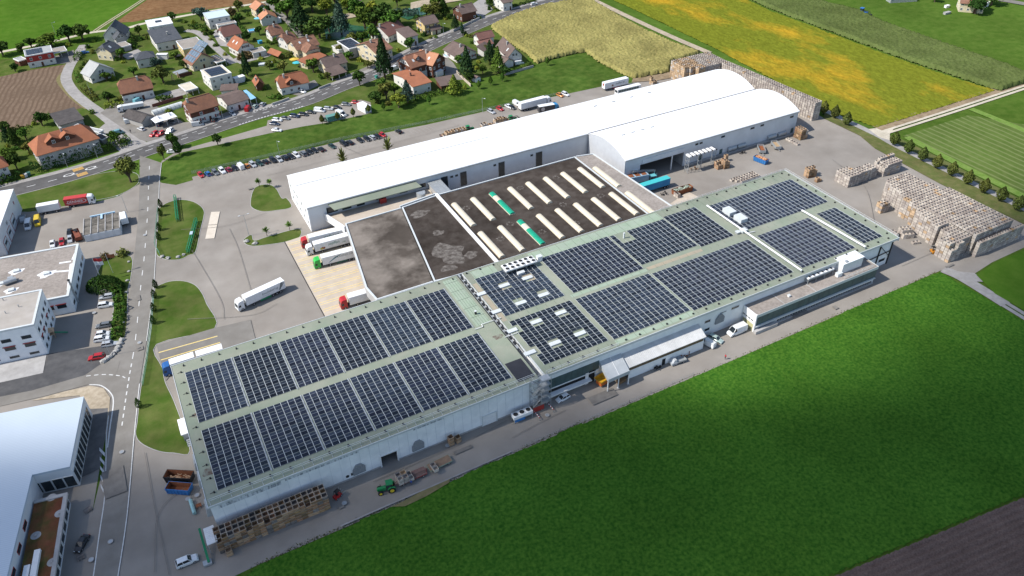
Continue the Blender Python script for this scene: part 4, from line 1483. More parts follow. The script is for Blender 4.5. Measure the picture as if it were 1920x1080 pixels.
b.box(178.0,123.4,AZ,186.6,127.0,9.7)
put(b,'wall',MT['white'],t)
b = MB()
b.box(177.85,123.25,9.702,186.75,127.15,9.9)
put(b,'roof',MT['sheet'],t)
b = MB()
b.box(179.2,123.6,9.902,180.2,124.4,10.3)
put(b,'hatch',MT['galv'],t)
fan_table('roof_cooler','white cooler with two rows of fans on the annex roof beside the white box',164.9,124.4,6,2,1.78,1.2,AZ,8.1,8.5)
roofbox('roof_unit','small white unit between the white box and the fan cooler on the annex roof','roof unit',175.5,122.5,177.4,123.6,1.2,MT['white'],z=AZ)
roofbox('roof_vent','little white cap on the gravelled annex roof','roof vent',155.6,122.4,156.3,123.1,.5,MT['white'],z=AZ)
# ---- lean-to sheds in front of the right hall
t = thing('lean_to_shed','long shed with a pale ribbed roof and brown boarded front against the right hall','shed',(98,121.9,0))
b = MB()
zA,zB = 4.7,6.2
b.add([(97.6,121.6,zA),(124.3,121.6,zA),(124.7,126.05,zB),(98.2,126.05,zB),(97.6,121.6,zA - .15),(124.3,121.6,zA - .15),(124.7,126.05,zB - .15),(98.2,126.05,zB - .15)],
 [(0,1,2,3),(7,6,5,4),(0,4,5,1),(1,5,6,2),(0,3,7,4)])
for k in range(50):
 x = 97.8 + k * .535
 b.bar((x,121.65,zA + .03),(x + .3,126.0,zB + .03),.07,.06)
put(b,'roof',mat('pale_ribbed_roofing',(.56,.56,.55),.6,(.46,.46,.45),.4,stretch=(1,.3,1)),t)
b = MB()
b.box(98.2,122.0,0,124.0,122.2,3.2)
b.box(123.8,122.2,0,124.0,125.9,5.0)
put(b,'wall',MT['whitewall'],t)
wood = mat('brown_boarding',(.16,.115,.065),.9,(.12,.085,.05),1.5,rnd=.2)
bd = MB()
bd.box(0,-.06,0,1.02,0,1.28)
bdm = bd.mesh('board',wood)
copies(bdm,'board',t,[(98.2 + k * 1.06,121.98,3.22) for k in range(24)])
b = MB()
b.box(109.5,121.93,.05,110.6,121.99,2.3)
put(b,'door',MT['hole'],t)
t = thing('tent_canopy','grey tent canopy on legs jutting out between the stair tower and the long shed','canopy',(93,120,0))
b = MB()
q = [(91.0,128.0 - 2.0,6.6),(97.9,126.0,6.6),(97.2,120.5,4.9),(90.3,120.3,4.9)]
ridge = [((q[0][0] + q[1][0]) / 2,126.0,7.0),((q[2][0] + q[3][0]) / 2,120.4,5.3)]
b.add([q[3],q[2],q[1],q[0]],[(0,1,2,3)])
b.add([q[3],q[2],(q[2][0],q[2][1],3.7),(q[3][0],q[3][1],3.7)],[(0,3,2,1)])
b.add([q[0],q[3],(q[3][0],q[3][1],3.7),(q[0][0],q[0][1],5.4)],[(0,1,2,3)])
b.add([q[1],q[2],(q[2][0],q[2][1],3.7),(q[1][0],q[1][1],5.4)],[(0,3,2,1)])
b.add([(x,y,z - .06) for x,y,z in (q[3],q[2],q[1],q[0])],[(3,2,1,0)])
put(b,'roof',mat('grey_tarpaulin',(.42,.44,.45),.6,(.36,.38,.39),.5),t)
b = MB()
b.bar((94.4,126,6.64),(93.8,120.4,4.94),.12,.08)
put(b,'seam',MT['white'],t)
for x in (90.4,93.8,97.1):
 vbox(x - .12,120.4,.06,x + .12,120.64,3.7,mats=MT['white'],name='leg',parent=t)
 vbox(x - .4,120.1,0,x + .4,120.9,.058,mats=MT['concg'],name='foot',parent=t)
# ---- scaffold stair tower, chiller and barriers at the front
t = thing('scaffold_tower','grey scaffold stair tower with a red panel between the two halls','scaffold',(69.3,123.6,0))
b = MB()
for x in (69.2,71.6,74.4):
 for y in (123.4,125.5):
  b.bar((x,y,0),(x,y,10.8),.09)
for z in (2.2,4.2,6.2,8.2,10.2):
 for y in (123.4,125.5):
  b.bar((69.2,y,z),(74.4,y,z),.07)
  b.bar((69.2,y,z + .5),(74.4,y,z + .5),.05)
 for x in (69.2,71.6,74.4):
  b.bar((x,123.4,z),(x,125.5,z),.07)
for k in range(4):
 b.bar((69.3,123.42,2.2 + 2 * k),(71.5,123.42,4.2 + 2 * k),.05)
 b.bar((71.5,125.48,2.2 + 2 * k),(69.3,125.48,4.2 + 2 * k),.05)
put(b,'frame',MT['galv'],t)
for k,z in enumerate((2.2,4.2,6.2,8.2,10.2)):
 vbox(71.8,123.5,z + .04,74.3,125.4,z + .12,mats=MT['galv'],name='platform',parent=t)
for k in range(4):
 for s_ in range(7):
  z = 2.2 + 2 * k + .28 * s_
  x = 69.4 + .31 * s_ if k % 2 == 0 else 71.3 - .31 * s_
  b = MB()
  b.box(x,123.6 if k % 2 == 0 else 124.5,z,x + .28,124.4 if k % 2 == 0 else 125.3,z + .04)
  put(b,'step',MT['galv'],t)
b = MB()
b.box(69.0,123.15,.5,72.2,123.22,2.1)
put(b,'panel',MT['red'],t)
t = fan_table('chiller_unit','white chiller with three black fans at the foot of the left hall wall',62.9,122.4,3,1,1.85,1.9,0,1.4,2.3)
b = MB()
b.box(63.1,122.5,.3,66.2,122.56,1.3)
b.build('pipework',MT['blue'],t,(-62.9,-122.4,0)) if False else put(b,'pipework',MT['blue'],t)
def barrier_post(x,y,dy,label):
 t = thing('barrier_pole',label,'barrier',(x,y,0))
 for k in range(8):
  f0,f1 = k / 8,(k + 1) / 8
  b = MB()
  b.bar((x + .1 * f0,y - dy * f0,.9),(x + .1 * f1,y - dy * f1,.9),.16)
  put(b,'stripe',MT['red'] if k % 2 else MT['white'],t)
 b = MB()
 b.box(x - .15,y + .05,0,x + .15,y + .3,1.1)
 b.box(x - .05,y - dy - .08,0,x + .15,y - dy - .002,.85)
 put(b,'post',MT['galv'],t)
barrier_post(69.3,123.4,3.0,'left red and white barrier pole below the scaffold tower')
barrier_post(73.9,124.6,3.4,'right red and white barrier pole beside the white car')
# ------------------------------------------------------------------ wooden harvest crates
CP,CH = 1.33,.96
def crate_mesh(v):
 b = MB()
 w,h = .64,.93
 for z0 in (.12,.40,.68):
  z1 = z0 + .235
  b.box(-w,-w,z0,w,-w + .03,z1)
  b.box(-w,w - .03,z0,w,w,z1)
  b.box(-w,-w + .03,z0,-w + .03,w - .03,z1)
  b.box(w - .03,-w + .03,z0,w,w - .03,z1)
 for sx in (-1,1):
  for sy in (-1,1):
   b.box(min(sx * (w - .10),sx * (w - .03)),min(sy * (w - .10),sy * (w - .03)),0,max(sx * (w - .10),sx * (w - .03)),max(sy * (w - .10),sy * (w - .03)),h)
 b.box(-w + .03,-w + .03,.10,w - .03,w - .03,.125)
 for a in ((-w,-w,w,-w + .085),(-w,w - .085,w,w),(-w,-w + .085,-w + .085,w - .085),(w - .085,-w + .085,w,w - .085)):
  b.box(a[0],a[1],.932,a[2],a[3],.955,1)
 for y in (-w - .02,w + .02):
  if v == 0:
   b.bar((-w + .05,y,.15),(w - .05,y,.88),.04,.09)
  elif v == 1:
   b.bar((-w + .05,y,.88),(w - .05,y,.15),.04,.09)
   b.bar((-w + .3,y,.88),(w - .05,y,.4),.04,.09)
 for x in (-w - .02,w + .02):
  if v != 2:
   b.bar((x,-w + .05,.15),(x,w - .05,.88),.04,.09)
 return b
CM = []
MT['rimwood'] = mat('bleached_rim_wood',(.34,.30,.25),.95,(.26,.22,.18),1.3,rnd=.3,coord='obj')
for mname in ('crate','crateg2','crateo'):
 if mname == 'crateg2':
  MT['crateg2'] = mat('greyed_crate_wood',(.215,.19,.17),.9,(.15,.13,.12),1.0,isl=.3,rnd=.3,coord='obj')
 for v in range(3):
  CM.append(crate_mesh(v).mesh('crate',[MT[mname],MT['rimwood']]))
ncr = [0]
stuffc = MB()
def rough_crate(x,y,z,rz,top):
 """cheap open box for the far stacks"""
 w = .605
 h = .90
 c,s = math.cos(rz),math.sin(rz)
 j = rng.uniform(-.02,.02,2)
 R_ = lambda px,py,pz: (x + j[0] + px * c - py * s,y + j[1] + px * s + py * c,z + pz)
 o = [(-w,-w),(w,-w),(w,w),(-w,w)]
 i_ = [(-w + .055,-w + .055),(w - .055,-w + .055),(w - .055,w - .055),(-w + .055,w - .055)]
 vs = [R_(*p,.05) for p in o] + [R_(*p,h) for p in o]
 fs = [(k,(k + 1) % 4,4 + (k + 1) % 4,4 + k) for k in range(4)]
 if top:
  vs += [R_(*p,h) for p in i_] + [R_(*p,.12) for p in i_]
  fs += [(4 + k,4 + (k + 1) % 4,8 + (k + 1) % 4,8 + k) for k in range(4)]
  fs += [(8 + k,8 + (k + 1) % 4,12 + (k + 1) % 4,12 + k) for k in range(4)]
  fs += [(12,13,14,15)]
 else:
  fs += [(4,5,6,7)]
 new = (y > 137 and x < 236 and rng.random() < .3 and 200 < x and x < 231 and y < 160) or (y > 268 and x < 246 and rng.random() < .7) or rng.random() < .03
 stuffc.add(vs,fs,1 if new else 0)
ORD = ['first','second','third','fourth','fifth','sixth','seventh','eighth','ninth','tenth','eleventh','twelfth','thirteenth','fourteenth',
 'fifteenth','sixteenth','seventeenth','eighteenth','nineteenth','twentieth']
LAY = {0: 'bottom',1: 'second',2: 'third',3: 'fourth',4: 'fifth',5: 'sixth',6: 'seventh'}
def one_crate(x,y,z,rz,label,group,tone=None):
 ncr[0] += 1
 k = random.choice((0,1,2,0,1,3,4,6,7,0,1) if tone is None else tone)
 o = link('wooden_crate',CM[k],None,(x + random.uniform(-.03,.03),y + random.uniform(-.03,.03),z),rz + random.choice((0,math.pi / 2,math.pi)) + random.uniform(-.02,.02))
 tag(o,label,'crate',group)
def stack(cols,where,group,single=True,z0=0,rz=0,tone=None):
 """cols: {(i, j): (x, y, n)}; only crates that show on the outside are built"""
 for (i,j),(x,y,n) in cols.items():
  nb = [cols.get((i + a,j + c),(0,0,0))[2] for a,c in ((1,0),(-1,0),(0,1),(0,-1))]
  for k in range(n):
   if k < n - 1 and min(nb) > k:
    continue
   z = z0 + k * CH
   if single and ncr[0] < 300:
    ly = 'top' if k == n - 1 else LAY.get(k,'upper')
    one_crate(x,y,z,rz,'%s crate %s, %s column, %s row' % (ly,where,ORD[i % 20],ORD[j % 20]),group,tone)
   else:
    rough_crate(x,y,z,rz,k == n - 1)
def gridcols(x0,y0,nx,ny,n,rz=0,hole=0.0,hf=None,gx_=0.0):
 d = {}
 c,s = math.cos(rz),math.sin(rz)
 for i in range(nx):
  for j in range(ny):
   h = hf(i,j) if hf else n
   if h <= 0:
    continue
   d[(i,j)] = (x0 + i * (CP + gx_) * c - j * CP * s,y0 + i * CP * s + j * CP * c,h)
 return d
hf = {}
for i in range(19):
 for j in range(3):
  hf[(i,j)] = 5 - (1 if (j == 0 and i in (5,8,15)) or (i == 0 and j < 2) else 0)
stack(gridcols(-11.5,120.5,19,3,5,hf=lambda i,j: hf[(i,j)]),'of the long stack by the left hall','crates in the long stack by the left hall')
for k in range(2):
 one_crate(-10.3,118.9,k * CH,.05,'%s of two crates before the left end of the long stack' % ('lower' if k == 0 else 'upper'),'crates before the long stack',(6,7))
for (q,n,nm) in (((848,836),3,'left'),((861,831),2,'right')):
 p = G(q)
 for k in range(n):
  one_crate(p.x,p.y + .6,k * CH,.12,'crate in the %s layer of the %s small stack at the hall wall' % (LAY[k],nm),'crates at the hall wall',(0,1,6))
def pile(q,nx,ny,n,where,hf=None,rz=0,tone=(0,1,6,7)):
 p = G(q)
 stack(gridcols(p.x,p.y,nx,ny,n,rz,hf=hf),where,'crates ' + where,True,0,rz,tone)
pile((1515,333),3,2,4,'of the lone stack behind the far roof corner',lambda i,j: 4 if i < 2 else (4 if j else 3),-.1)
pile((1531,341),2,1,1,'beside the lone stack behind the far roof corner',lambda i,j: 2 - i)
pile((1346,317),2,2,2,'of the low pile before the cooling rack',lambda i,j: 2 + j)
pile((1358,316),2,2,4,'of the tall pile before the cooling rack',lambda i,j: 4 - i)
pile((1360,302),1,1,3,'of the red stack behind the cooling rack pile',None,0,(6,7))
pile((1500,262),3,3,5,'of the stack at the corner of the open hangar',lambda i,j: 5 if i < 2 else 4)
pile((1495,272),1,5,1,'in the single row near the open hangar',None,.05)
pile((1650,399),3,2,4,'of the brown stack left of the great stack',None,-.05)
pile((1679,444),1,2,2,'of the low stack at the foot of the great stack',None,0)
pile((1694,447),3,3,2,'of the brown heap at the foot of the great stack',lambda i,j: 2 + (j > 0),-.35)
pile((1713,457),2,1,1,'lying before the brown heap',None,-.3)
pile((1224,159),2,2,2,'of the stack between white trailer and maize',lambda i,j: 2 + 2 * (i == 0 and j == 1),.1)
pile((1271,371),1,2,2,'of the stack beside the rusty skip',lambda i,j: 2 - j * 0,0)
pile((1381,345),9,3,1,'of the loose rows behind the right solar roof',lambda i,j: 1 if (i + j) > 1 else 0,.03,(3,4,6,0))
def load(q,nx,ny,n,where,rz,single=True,hf=None,tone=(0,1,6)):
 p = G(q,1.0)
 stack(gridcols(p.x,p.y,nx,ny,n,rz,hf=hf),where,'crates ' + where,single,1.0,rz,tone)
load((752,906),2,2,2,'on the red farm trailer',.05)
load((771,899),1,2,1,'behind the stack on the red farm trailer',.05)
load((817,882),1,2,1,'on the green edged farm trailer',.05)
load((834,257),8,2,2,'on the far left crate trailer',-.02,True,lambda i,j: 1 if i == 0 else 2)
load((906,241),5,2,2,'on the middle far crate trailer',-.02,True,lambda i,j: 2 if i < 2 else 1)
load((931,235),5,2,2,'on the right far crate trailer',-.02,True,lambda i,j: 3 if i < 4 else 2)
stack(gridcols(229.9,167.6,4,5,5,hf=lambda i,j: 5,gx_=.18),'of the left block in the middle row of stacks','crates in the middle row of stacks',tone=(0,1,6,7,3))
stack(gridcols(235.9,168.0,4,3,5),'of the middle block in the middle row of stacks','crates in the middle row of stacks',tone=(0,1,6,7,3))
stack(gridcols(241.8,168.2,3,3,5,hf=lambda i,j: 5 - (i == 2)),'of the third block in the middle row of stacks','crates in the middle row of stacks',tone=(0,1,6,7,3))
stack(gridcols(248.0,167.0,7,4,5,hf=lambda i,j: 5 - (i == 0) + (j == 3)),'of the right block in the middle row of stacks','crates in the middle row of stacks',tone=(0,3,4,6))
d = {}
for j in range(30):
 y = 116.9 + j * CP
 for i in range(25):
  x = 220.9 + i * CP
  xl = 224.4 + max(0,(int((y - 125.6) / 2.7) * 2.7)) / 28 * 9.4
  h = 0
  if y > 125.4 and x > xl and x < 245.6:
   h = 8
  if y > 142.5 and x > 245.6 and x < 247.5 and y < 147:
   h = 8
  if 125.4 < y < 142 and 229.9 < x < 231.2:
   h = 0 if y < 136 else 8
  if y <= 142 and x > 231.2 and x < 249:
   h = 8
  if 117.6 < y <= 125.4 and 226 < x <= 231.2:
   h = 7
  if y <= 122 and x <= 226:
   h = 7 if x > 222.5 or y > 118 else 5
  if h:
   d[(i,j)] = (x,y,h)
for i in range(17):
 d[(i + 7,-2)] = (231.2 + i * CP,114.6,6)
stack(d,'','',False)
d = {}
for j in range(11):
 for i in range(17):
  y = 272.2 + j * CP
  x = 237.0 + i * CP
  if x < 241.5 and j < 3 - (i // 2):
   continue
  d[(i,j)] = (x,y,9)
for j in range(42):
 y = 271 - j * CP
 for i in range(3):
  d[(14 + i,-1 - j)] = (256.0 + i * CP + (271 - y) * .082,y,9)
stack(d,'','',False)
tag(stuffc.build('wooden_crates',[MT['crateg'],mat('newer_crate_wood',(.42,.30,.19),.95,(.36,.26,.17),.8,isl=.3)]),'great stacks of weathered wooden crates at the right of the yard and behind the white hangars','crates',None,'stuff')
# ------------------------------------------------------------------ commercial buildings at the left edge
def hzz(top,base):
 """height of a vertical edge seen between a top pixel and its foot on the ground"""
 g = G(base)
 return min((((G(top,z).xy - g.xy).length,z) for z in np.arange(1,25,.1)))[1]
def facewin(root,parent,p,q,t,z0,w,h,frame=MT['white'],glass=MT['glass'],name='window',out=.06,lintel=None):
 """window on the wall running p -> q (outside on the right hand side), centre at distance t"""
 d = (q - p).normalized()
 n = Vector((d.y,-d.x))
 c = p + d * t
 def slab(a0,a1,zz0,zz1,o0,o1,b):
  P0,P1 = c + d * a0,c + d * a1
  b.prism([P0 - n * o0,P1 - n * o0,P1 + n * o1,P0 + n * o1][::1],zz0,zz1)
 b = MB()
 f = .09
 slab(-w / 2,-w / 2 + f,z0,z0 + h,.02,out,b)
 slab(w / 2 - f,w / 2,z0,z0 + h,.02,out,b)
 slab(-w / 2 + f,w / 2 - f,z0,z0 + f,.02,out,b)
 slab(-w / 2 + f,w / 2 - f,z0 + h - f,z0 + h,.02,out,b)
 fr = put(b,name,frame,root)
 b = MB()
 slab(-w / 2 + f,w / 2 - f,z0 + f,z0 + h - f,.02,out * .5,b)
 sub(b,'pane',glass,fr,root)
 if lintel:
  b = MB()
  slab(-w / 2 - .15,w / 2 + .15,z0 + h + .05,z0 + h + .22,.01,.3,b)
  sub(b,'awning',lintel,fr,root)
 return fr
O3 = V(0,450,4.5)
zt = hzz(O3(580,475),O3(652,600))
pA,pB,pC = G(O3(580,475),zt).xy,G(O3(665,35),zt).xy,G(O3(0,160),zt).xy
ev = (pB - pA).normalized()
eu = Vector((-ev.y,ev.x))
dep = (pB - pA).length
o_ = thing('office_building','grey office with a gravelled flat roof and white roof patches','office building',(pA.x,pA.y,0))
foot = [pA,pB,pB + eu * 60,pA + eu * 60]
b = MB()
b.prism(foot,0,zt - .3)
put(b,'wall',MT['whitewall'],o_)
b = MB()
b.prism(foot,zt - .3,zt)
put(b,'roof',MT['feltg'],o_)
for k,(p,q) in enumerate(((pA,pB),(pB,pB + eu * 60),(pA + eu * 60,pA))):
 dd = (q - p).normalized()
 nn = Vector((dd.y,-dd.x))
 b = MB()
 b.prism([p - nn * .7,q - nn * .7,q + nn * .08,p + nn * .08],zt - .4 + k * .005,zt + .25 + k * .008)
 put(b,'parapet',MT['alu'],o_)
for t in np.arange(2.5,dep - 1,4.2):
 for zz in (1.4,4.6):
  if zz + 2 < zt:
   facewin(o_,o_,pA,pB,t,zz,2.6,1.5,lintel=MT['red'] if zz > 4 else None)
for t in (3,6.5):
 facewin(o_,o_,pA + eu * 30,pA,30 - t,2.2 if zt < 7 else 4.4,2.8,1.5,lintel=MT['red'])
def onroof(q,z):
 return G(q,z)
for q,w in ((O3(140,265),2.2),(O3(395,285),2.6),(O3(95,425),2.0),(O3(15,370),1.6)):
 p = onroof(q,zt)
 b = MB()
 n = 14
 b.poly([(p.x + w * (1 + .3 * math.sin(5 * t)) * math.cos(t),p.y + w * .7 * (1 + .3 * math.cos(3 * t)) * math.sin(t),zt + .008) for t in [i * 2 * math.pi / n for i in range(n)]])
 put(b,'sealed_patch',MT['white'],o_)
 b = MB()
 b.box(p.x - .9,p.y - .7,zt + .01,p.x + .9,p.y + .7,zt + .5)
 put(b,'roof_light',MT['alu'],o_)
b = MB()
for (a,c) in ((O3(420,272),O3(585,258)),(O3(500,195),O3(600,180)),(O3(575,420),O3(600,200)),(O3(612,165),O3(640,105))):
 a,c = onroof(a,zt),onroof(c,zt)
 ribbon(b,[a.xy,c.xy],-.4,.4,zt + .012)
put(b,'sealed_seam',MT['white'],o_)['kind'] = 'stuff'
p = onroof(O3(90,365),zt)
b = MB()
b.tube((p.x - 1.6,p.y - .4,zt + .9),(p.x + 1.9,p.y + .2,zt + .9),.8,n=12)
b.box(p.x - .5,p.y + .9,zt + .01,p.x + 1.1,p.y + 2.0,zt + 1.3)
put(b,'extractor',MT['galv'],o_)
p = onroof(O3(552,285),zt)
b = MB()
b.tube((p.x,p.y,0.2),(p.x,p.y,zt + .1),.01) if False else None
p1,p0 = G(O3(556,285),zt + 1.2),G(O3(662,525),0)
t = thing('flue_pipe','dark slanting flue pipe standing at the corner of the grey office','chimney',(p0.x,p0.y,0))
b = MB()
b.tube((p0.x,p0.y,0),(p0.x,p0.y,zt + 2.5),.3,n=10)
put(b,'pipe',MT['galv'],t)
b = MB()
b.tube((p0.x,p0.y,zt + 2.502),(p0.x,p0.y,zt + 2.8),.42,n=10)
put(b,'cowl',MT['black'],t)
z2 = hzz(O3(285,715),O3(400,965))
qA,qB = G(O3(285,715),z2).xy,G(O3(355,418),z2).xy
ev2 = (qB - qA).normalized()
eu2 = Vector((-ev2.y,ev2.x))
d2 = (qB - qA).length
f_ = thing('office_building','taller front block of the office with a smooth beige flat roof','office building',(qA.x,qA.y,0))
foot = [qA,qB,qB + eu2 * 45,qA + eu2 * 45]
b = MB()
b.prism(foot,0,z2 - .3)
put(b,'wall',MT['whitewall'],f_)
b = MB()
b.prism(foot,z2 - .3,z2)
put(b,'roof',mat('beige_roof',(.32,.29,.255),.9,(.36,.33,.30),.3,big=.08,bs=.2),f_)
for k,(p,q) in enumerate(((qA,qB),(qB,qB + eu2 * 45),(qA + eu2 * 45,qA))):
 dd = (q - p).normalized()
 nn = Vector((dd.y,-dd.x))
 b = MB()
 b.prism([p - nn * .55,q - nn * .55,q + nn * .08,p + nn * .08],z2 - .4 + k * .005,z2 + .2 + k * .008)
 put(b,'parapet',MT['alu'],f_)
for t in np.arange(1.8,d2 - 1,3.2):
 for i,zz in enumerate(np.arange(1.2,z2 - 2,3.0)):
  facewin(f_,f_,qA,qB,t,zz,1.7,1.5,lintel=MT['red'] if i == 1 and int(t) % 2 else None)
for t in (3.2,8.4,13.4):
 for i,zz in enumerate(np.arange(1.0,z2 - 1.5,2.9)):
  w = 2.7 if i != 1 else 3.0
  facewin(f_,f_,qA + eu2 * 45,qA,45 - t,zz,w,1.4 if i else 1.0,lintel=MT['red'] if i == 1 else None)
for q in (O3(30,510),O3(160,565),O3(50,620)):
 p = onroof(q,z2)
 b = MB()
 b.box(p.x - .1,p.y - .1,z2,p.x + .1,p.y + .1,z2 + .9)
 put(b,'vent_pipe',MT['galv'],f_)
L1 = V(0,320,6)
z1 = hzz(L1(147,207),L1(232,440))
z1 = min(max(z1,6),11)
rA,rB = G(L1(0,610),z1).xy,G(L1(147,207),z1).xy
rd = (rB - rA).normalized()
rn = Vector((-rd.y,rd.x))
rA = rA - rd * 6
w_ = thing('workshop_hall','white roofed workshop hall with red framed gates cut by the left edge','industrial building',(rB.x,rB.y,0))
foot = [rA,rB,rB + rn * 40,rA + rn * 40]
b = MB()
b.prism(foot,0,z1 - .25)
put(b,'wall',MT['greywall'],w_)
b = MB()
b.prism([rA + Vector((.15,-.15)),rB + Vector((.15,.15)),rB + rn * 40,rA + rn * 40],z1 - .25,z1 + .02)
put(b,'roof',MT['sheet'],w_)
L = (rB - rA).length
for t,ww,hh in ((L - 13.5,5.5,4.6),(L - 21,4.5,4.2),(L - 28,4.5,4.2)):
 facewin(w_,w_,rA,rB,t,.15,ww,hh,frame=MT['red'],glass=MT['alu'],name='gate',out=.12)
 facewin(w_,w_,rA,rB,t,2.2,ww - 1.2,1.3,frame=MT['alu'],out=.2)
b = MB()
lt = text_mesh('BS',1.8,MT['black'])
lo = link('lettering',lt,w_)
c_ = rA + rd * (L - 20.5) + Vector((rd.y,-rd.x)) * .06
lo.location = (c_.x - rB.x,c_.y - rB.y,5.2)
lo.rotation_euler = (math.pi / 2,0,math.atan2(rd.y,rd.x))
c_ = rA + rd * (L - 5.5) + Vector((rd.y,-rd.x)) * .03
b = MB()
b.box(c_.x - .02,c_.y - .5,5.4,c_.x + .05,c_.y + .8,6.5)
put(b,'sign',MT['red'],w_)
L4 = V(0,690,665 / 240)
z4 = 7.0
a1,a2,a3,a4 = G(L4(435,148),z4).xy,G(L4(362,512),z4).xy,G(L4(172,530),z4).xy,G(L4(48,1080),z4).xy
ax = (a1 - a2).normalized()
ay = Vector((-ax.y,ax.x))
wl = (a3 - a2).dot(ay)
h_ = thing('commercial_hall','large hall with a pale blue ribbed metal roof at the bottom left corner','industrial building',(a2.x,a2.y,0))
n2_ = a2 + ay * wl
n3_ = n2_ - ax * 70
far = ay * 90
foot = [a1,a1 + far,n3_ + far,n3_,n2_,a2]
foot = foot[::-1]
b = MB()
ins = [p + (Vector((0,0))) for p in foot]
b.prism(ins,0,z4 - .6)
put(b,'wall',MT['galv'] if False else MT['greywall'],h_)
b = MB()
b.prism(foot,z4 - .6,z4)
MT['blueroof'] = mat('pale_blue_roofing',(.43,.49,.55),.5,(.46,.52,.58),.1,spec=.5)
stripes(MT['blueroof'],math.atan2(ax.y,ax.x) * -1,.55,(.40,.455,.51),.72,0)
put(b,'roof',MT['blueroof'],h_)
Lr = (a1 - a2).length
for k in range(int(Lr / 2.05)):
 facewin(h_,h_,a2,a1,1.1 + k * 2.05,.4,1.95,4.6,frame=MT['alu'],out=.15)
for k in range(4):
 facewin(h_,h_,n2_,a2,wl - 1.4 - k * 2.5,.4,2.35,3.6,frame=MT['alu'],out=.15)
for k in range(7):
 facewin(h_,h_,n3_,n2_,70 - 13 - k * 6.2,4.2,2.6,1.3,frame=MT['red'],out=.1)
b1,b2,b3 = G(L4(350,648),3.9).xy,G(L4(180,678),3.9).xy,G(L4(290,1035),3.9).xy
bx = (b1 - b3).normalized()
by = Vector((-bx.y,bx.x))
bw = (b2 - b1).dot(by)
g_ = thing('low_annex','low annex with a red brown planted roof and glazed side by the road','industrial building',(b1.x,b1.y,0))
c3 = b1 - bx * 62
foot = [c3,b1,b1 + by * bw,c3 + by * bw]
b = MB()
b.prism([c3 - by * -.5,b1 + by * .5 - bx * .3,b1 + by * bw - bx * .3,c3 + by * bw],0,3.5)
put(b,'wall',MT['greywall'],g_)
b = MB()
b.prism(foot,3.5,3.75)
put(b,'roof',mat('red_brown_substrate',(.165,.062,.036),.95,(.075,.07,.025),.16,.42,.68,big=.25,bs=.3,bump=.6,bsc=4),g_)
for k,(p,q) in enumerate(((c3,b1),(b1,b1 + by * bw))):
 dd = (q - p).normalized()
 nn = Vector((dd.y,-dd.x))
 b = MB()
 b.prism([p - nn * .8,q - nn * .8,q + nn * .08,p + nn * .08],3.4 + k * .005,4.0 + k * .008)
 put(b,'parapet',MT['concg'],g_)
for k in range(19):
 facewin(g_,g_,c3 + by * .45,b1 + by * .45,62 - 2 - k * 3.1,.9,2.7,2.1,frame=MT['white'],out=.2)
for q in ((105,1000),(118,830 + 170)):
 pass
p = G(L4(182,1040),4.0)
for i,(dx,dy,ln) in enumerate(((0,0,9),(-1.9,-2.2,7))):
 b = MB()
 b.prism([p.xy + Vector((dx,dy)) - by * .6 - bx * ln / 2,p.xy + Vector((dx,dy)) + by * .6 - bx * ln / 2,p.xy + Vector((dx,dy)) + by * .6 + bx * ln / 2,p.xy + Vector((dx,dy)) - by * .6 + bx * ln / 2][::-1],3.76,4.5)
 put(b,'roof_box',MT['white'],g_)
for q in ((268,672),(310,755),(272,1008),(186,870)):
 p = G(L4(*q),3.76)
 b = MB()
 b.poly([(p.x + 1.1 * math.cos(t),p.y + 1.1 * math.sin(t),3.765) for t in [i * math.pi / 8 for i in range(16)]])
 b.tube((p.x,p.y,3.766),(p.x,p.y,4.0),.3,n=8)
 put(b,'roof_drain',MT['concg'],g_)
z5 = hzz(L1(945,735),L1(950,785))
z5 = 3.0
k1,k2,k3 = G(L1(935,725),z5).xy,G(L1(1345,640),z5).xy,G(L1(1318,465),z5).xy
kx = (k2 - k1).normalized()
ky = Vector((-kx.y,kx.x))
kl,kd = (k2 - k1).length,(k3 - k2).dot(ky)
s_ = thing('storage_bays','row of weathered concrete bays with a low grey roof grid in the left car park','storage bays',(k1.x,k1.y,0))
b = MB()
b.prism([k1,k2,k2 + ky * kd,k1 + ky * kd],0,z5 - .3)
put(b,'wall',MT['greywall'],s_)
stm = mat('mossy_concrete',(.17,.155,.135),.95,(.085,.08,.07),.5,.4,.65,big=.2,bs=.3)
for i in range(5):
 for j in range(2):
  u0,u1 = kl * i / 5 + .15,kl * (i + 1) / 5 - .15
  v0,v1 = kd * j / 2 + .15,kd * (j + 1) / 2 - .15
  b = MB()
  b.prism([k1 + kx * u0 + ky * v0,k1 + kx * u1 + ky * v0,k1 + kx * u1 + ky * v1,k1 + kx * u0 + ky * v1],z5 - .3,z5 - .12)
  put(b,'roof_slab',stm,s_)
for i in range(6):
 p = k1 + kx * (kl * i / 5)
 b = MB()
 b.prism([p - kx * .14,p + kx * .14,p + kx * .14 + ky * kd,p - kx * .14 + ky * kd],z5 - .299,z5 + .06)
 put(b,'rib',MT['concg'],s_)
b = MB()
p = k1 + ky * (kd + .1)
b.prism([p + kx * kl * .17,p + kx * kl * .88,p + kx * kl * .88 + ky * .5,p + kx * kl * .17 + ky * .5],z5 - .6,z5 + .3)
b.prism([p + kx * kl * .47 - ky * 3,p + kx * kl * .53 - ky * 3,p + kx * kl * .53 - ky * .01,p + kx * kl * .47 - ky * .01],z5 + .08,z5 + .3)
put(b,'duct',mat('pale_blue_sheet',(.36,.50,.60),.5),s_)
for i in range(5):
 facewin(s_,s_,k1,k2,kl * (i + .5) / 5,.1,kl / 5 - .5,2.3,frame=MT['alu'],glass=MT['greywall'],name='shutter',out=.1)
p = G(L1(1412,585))
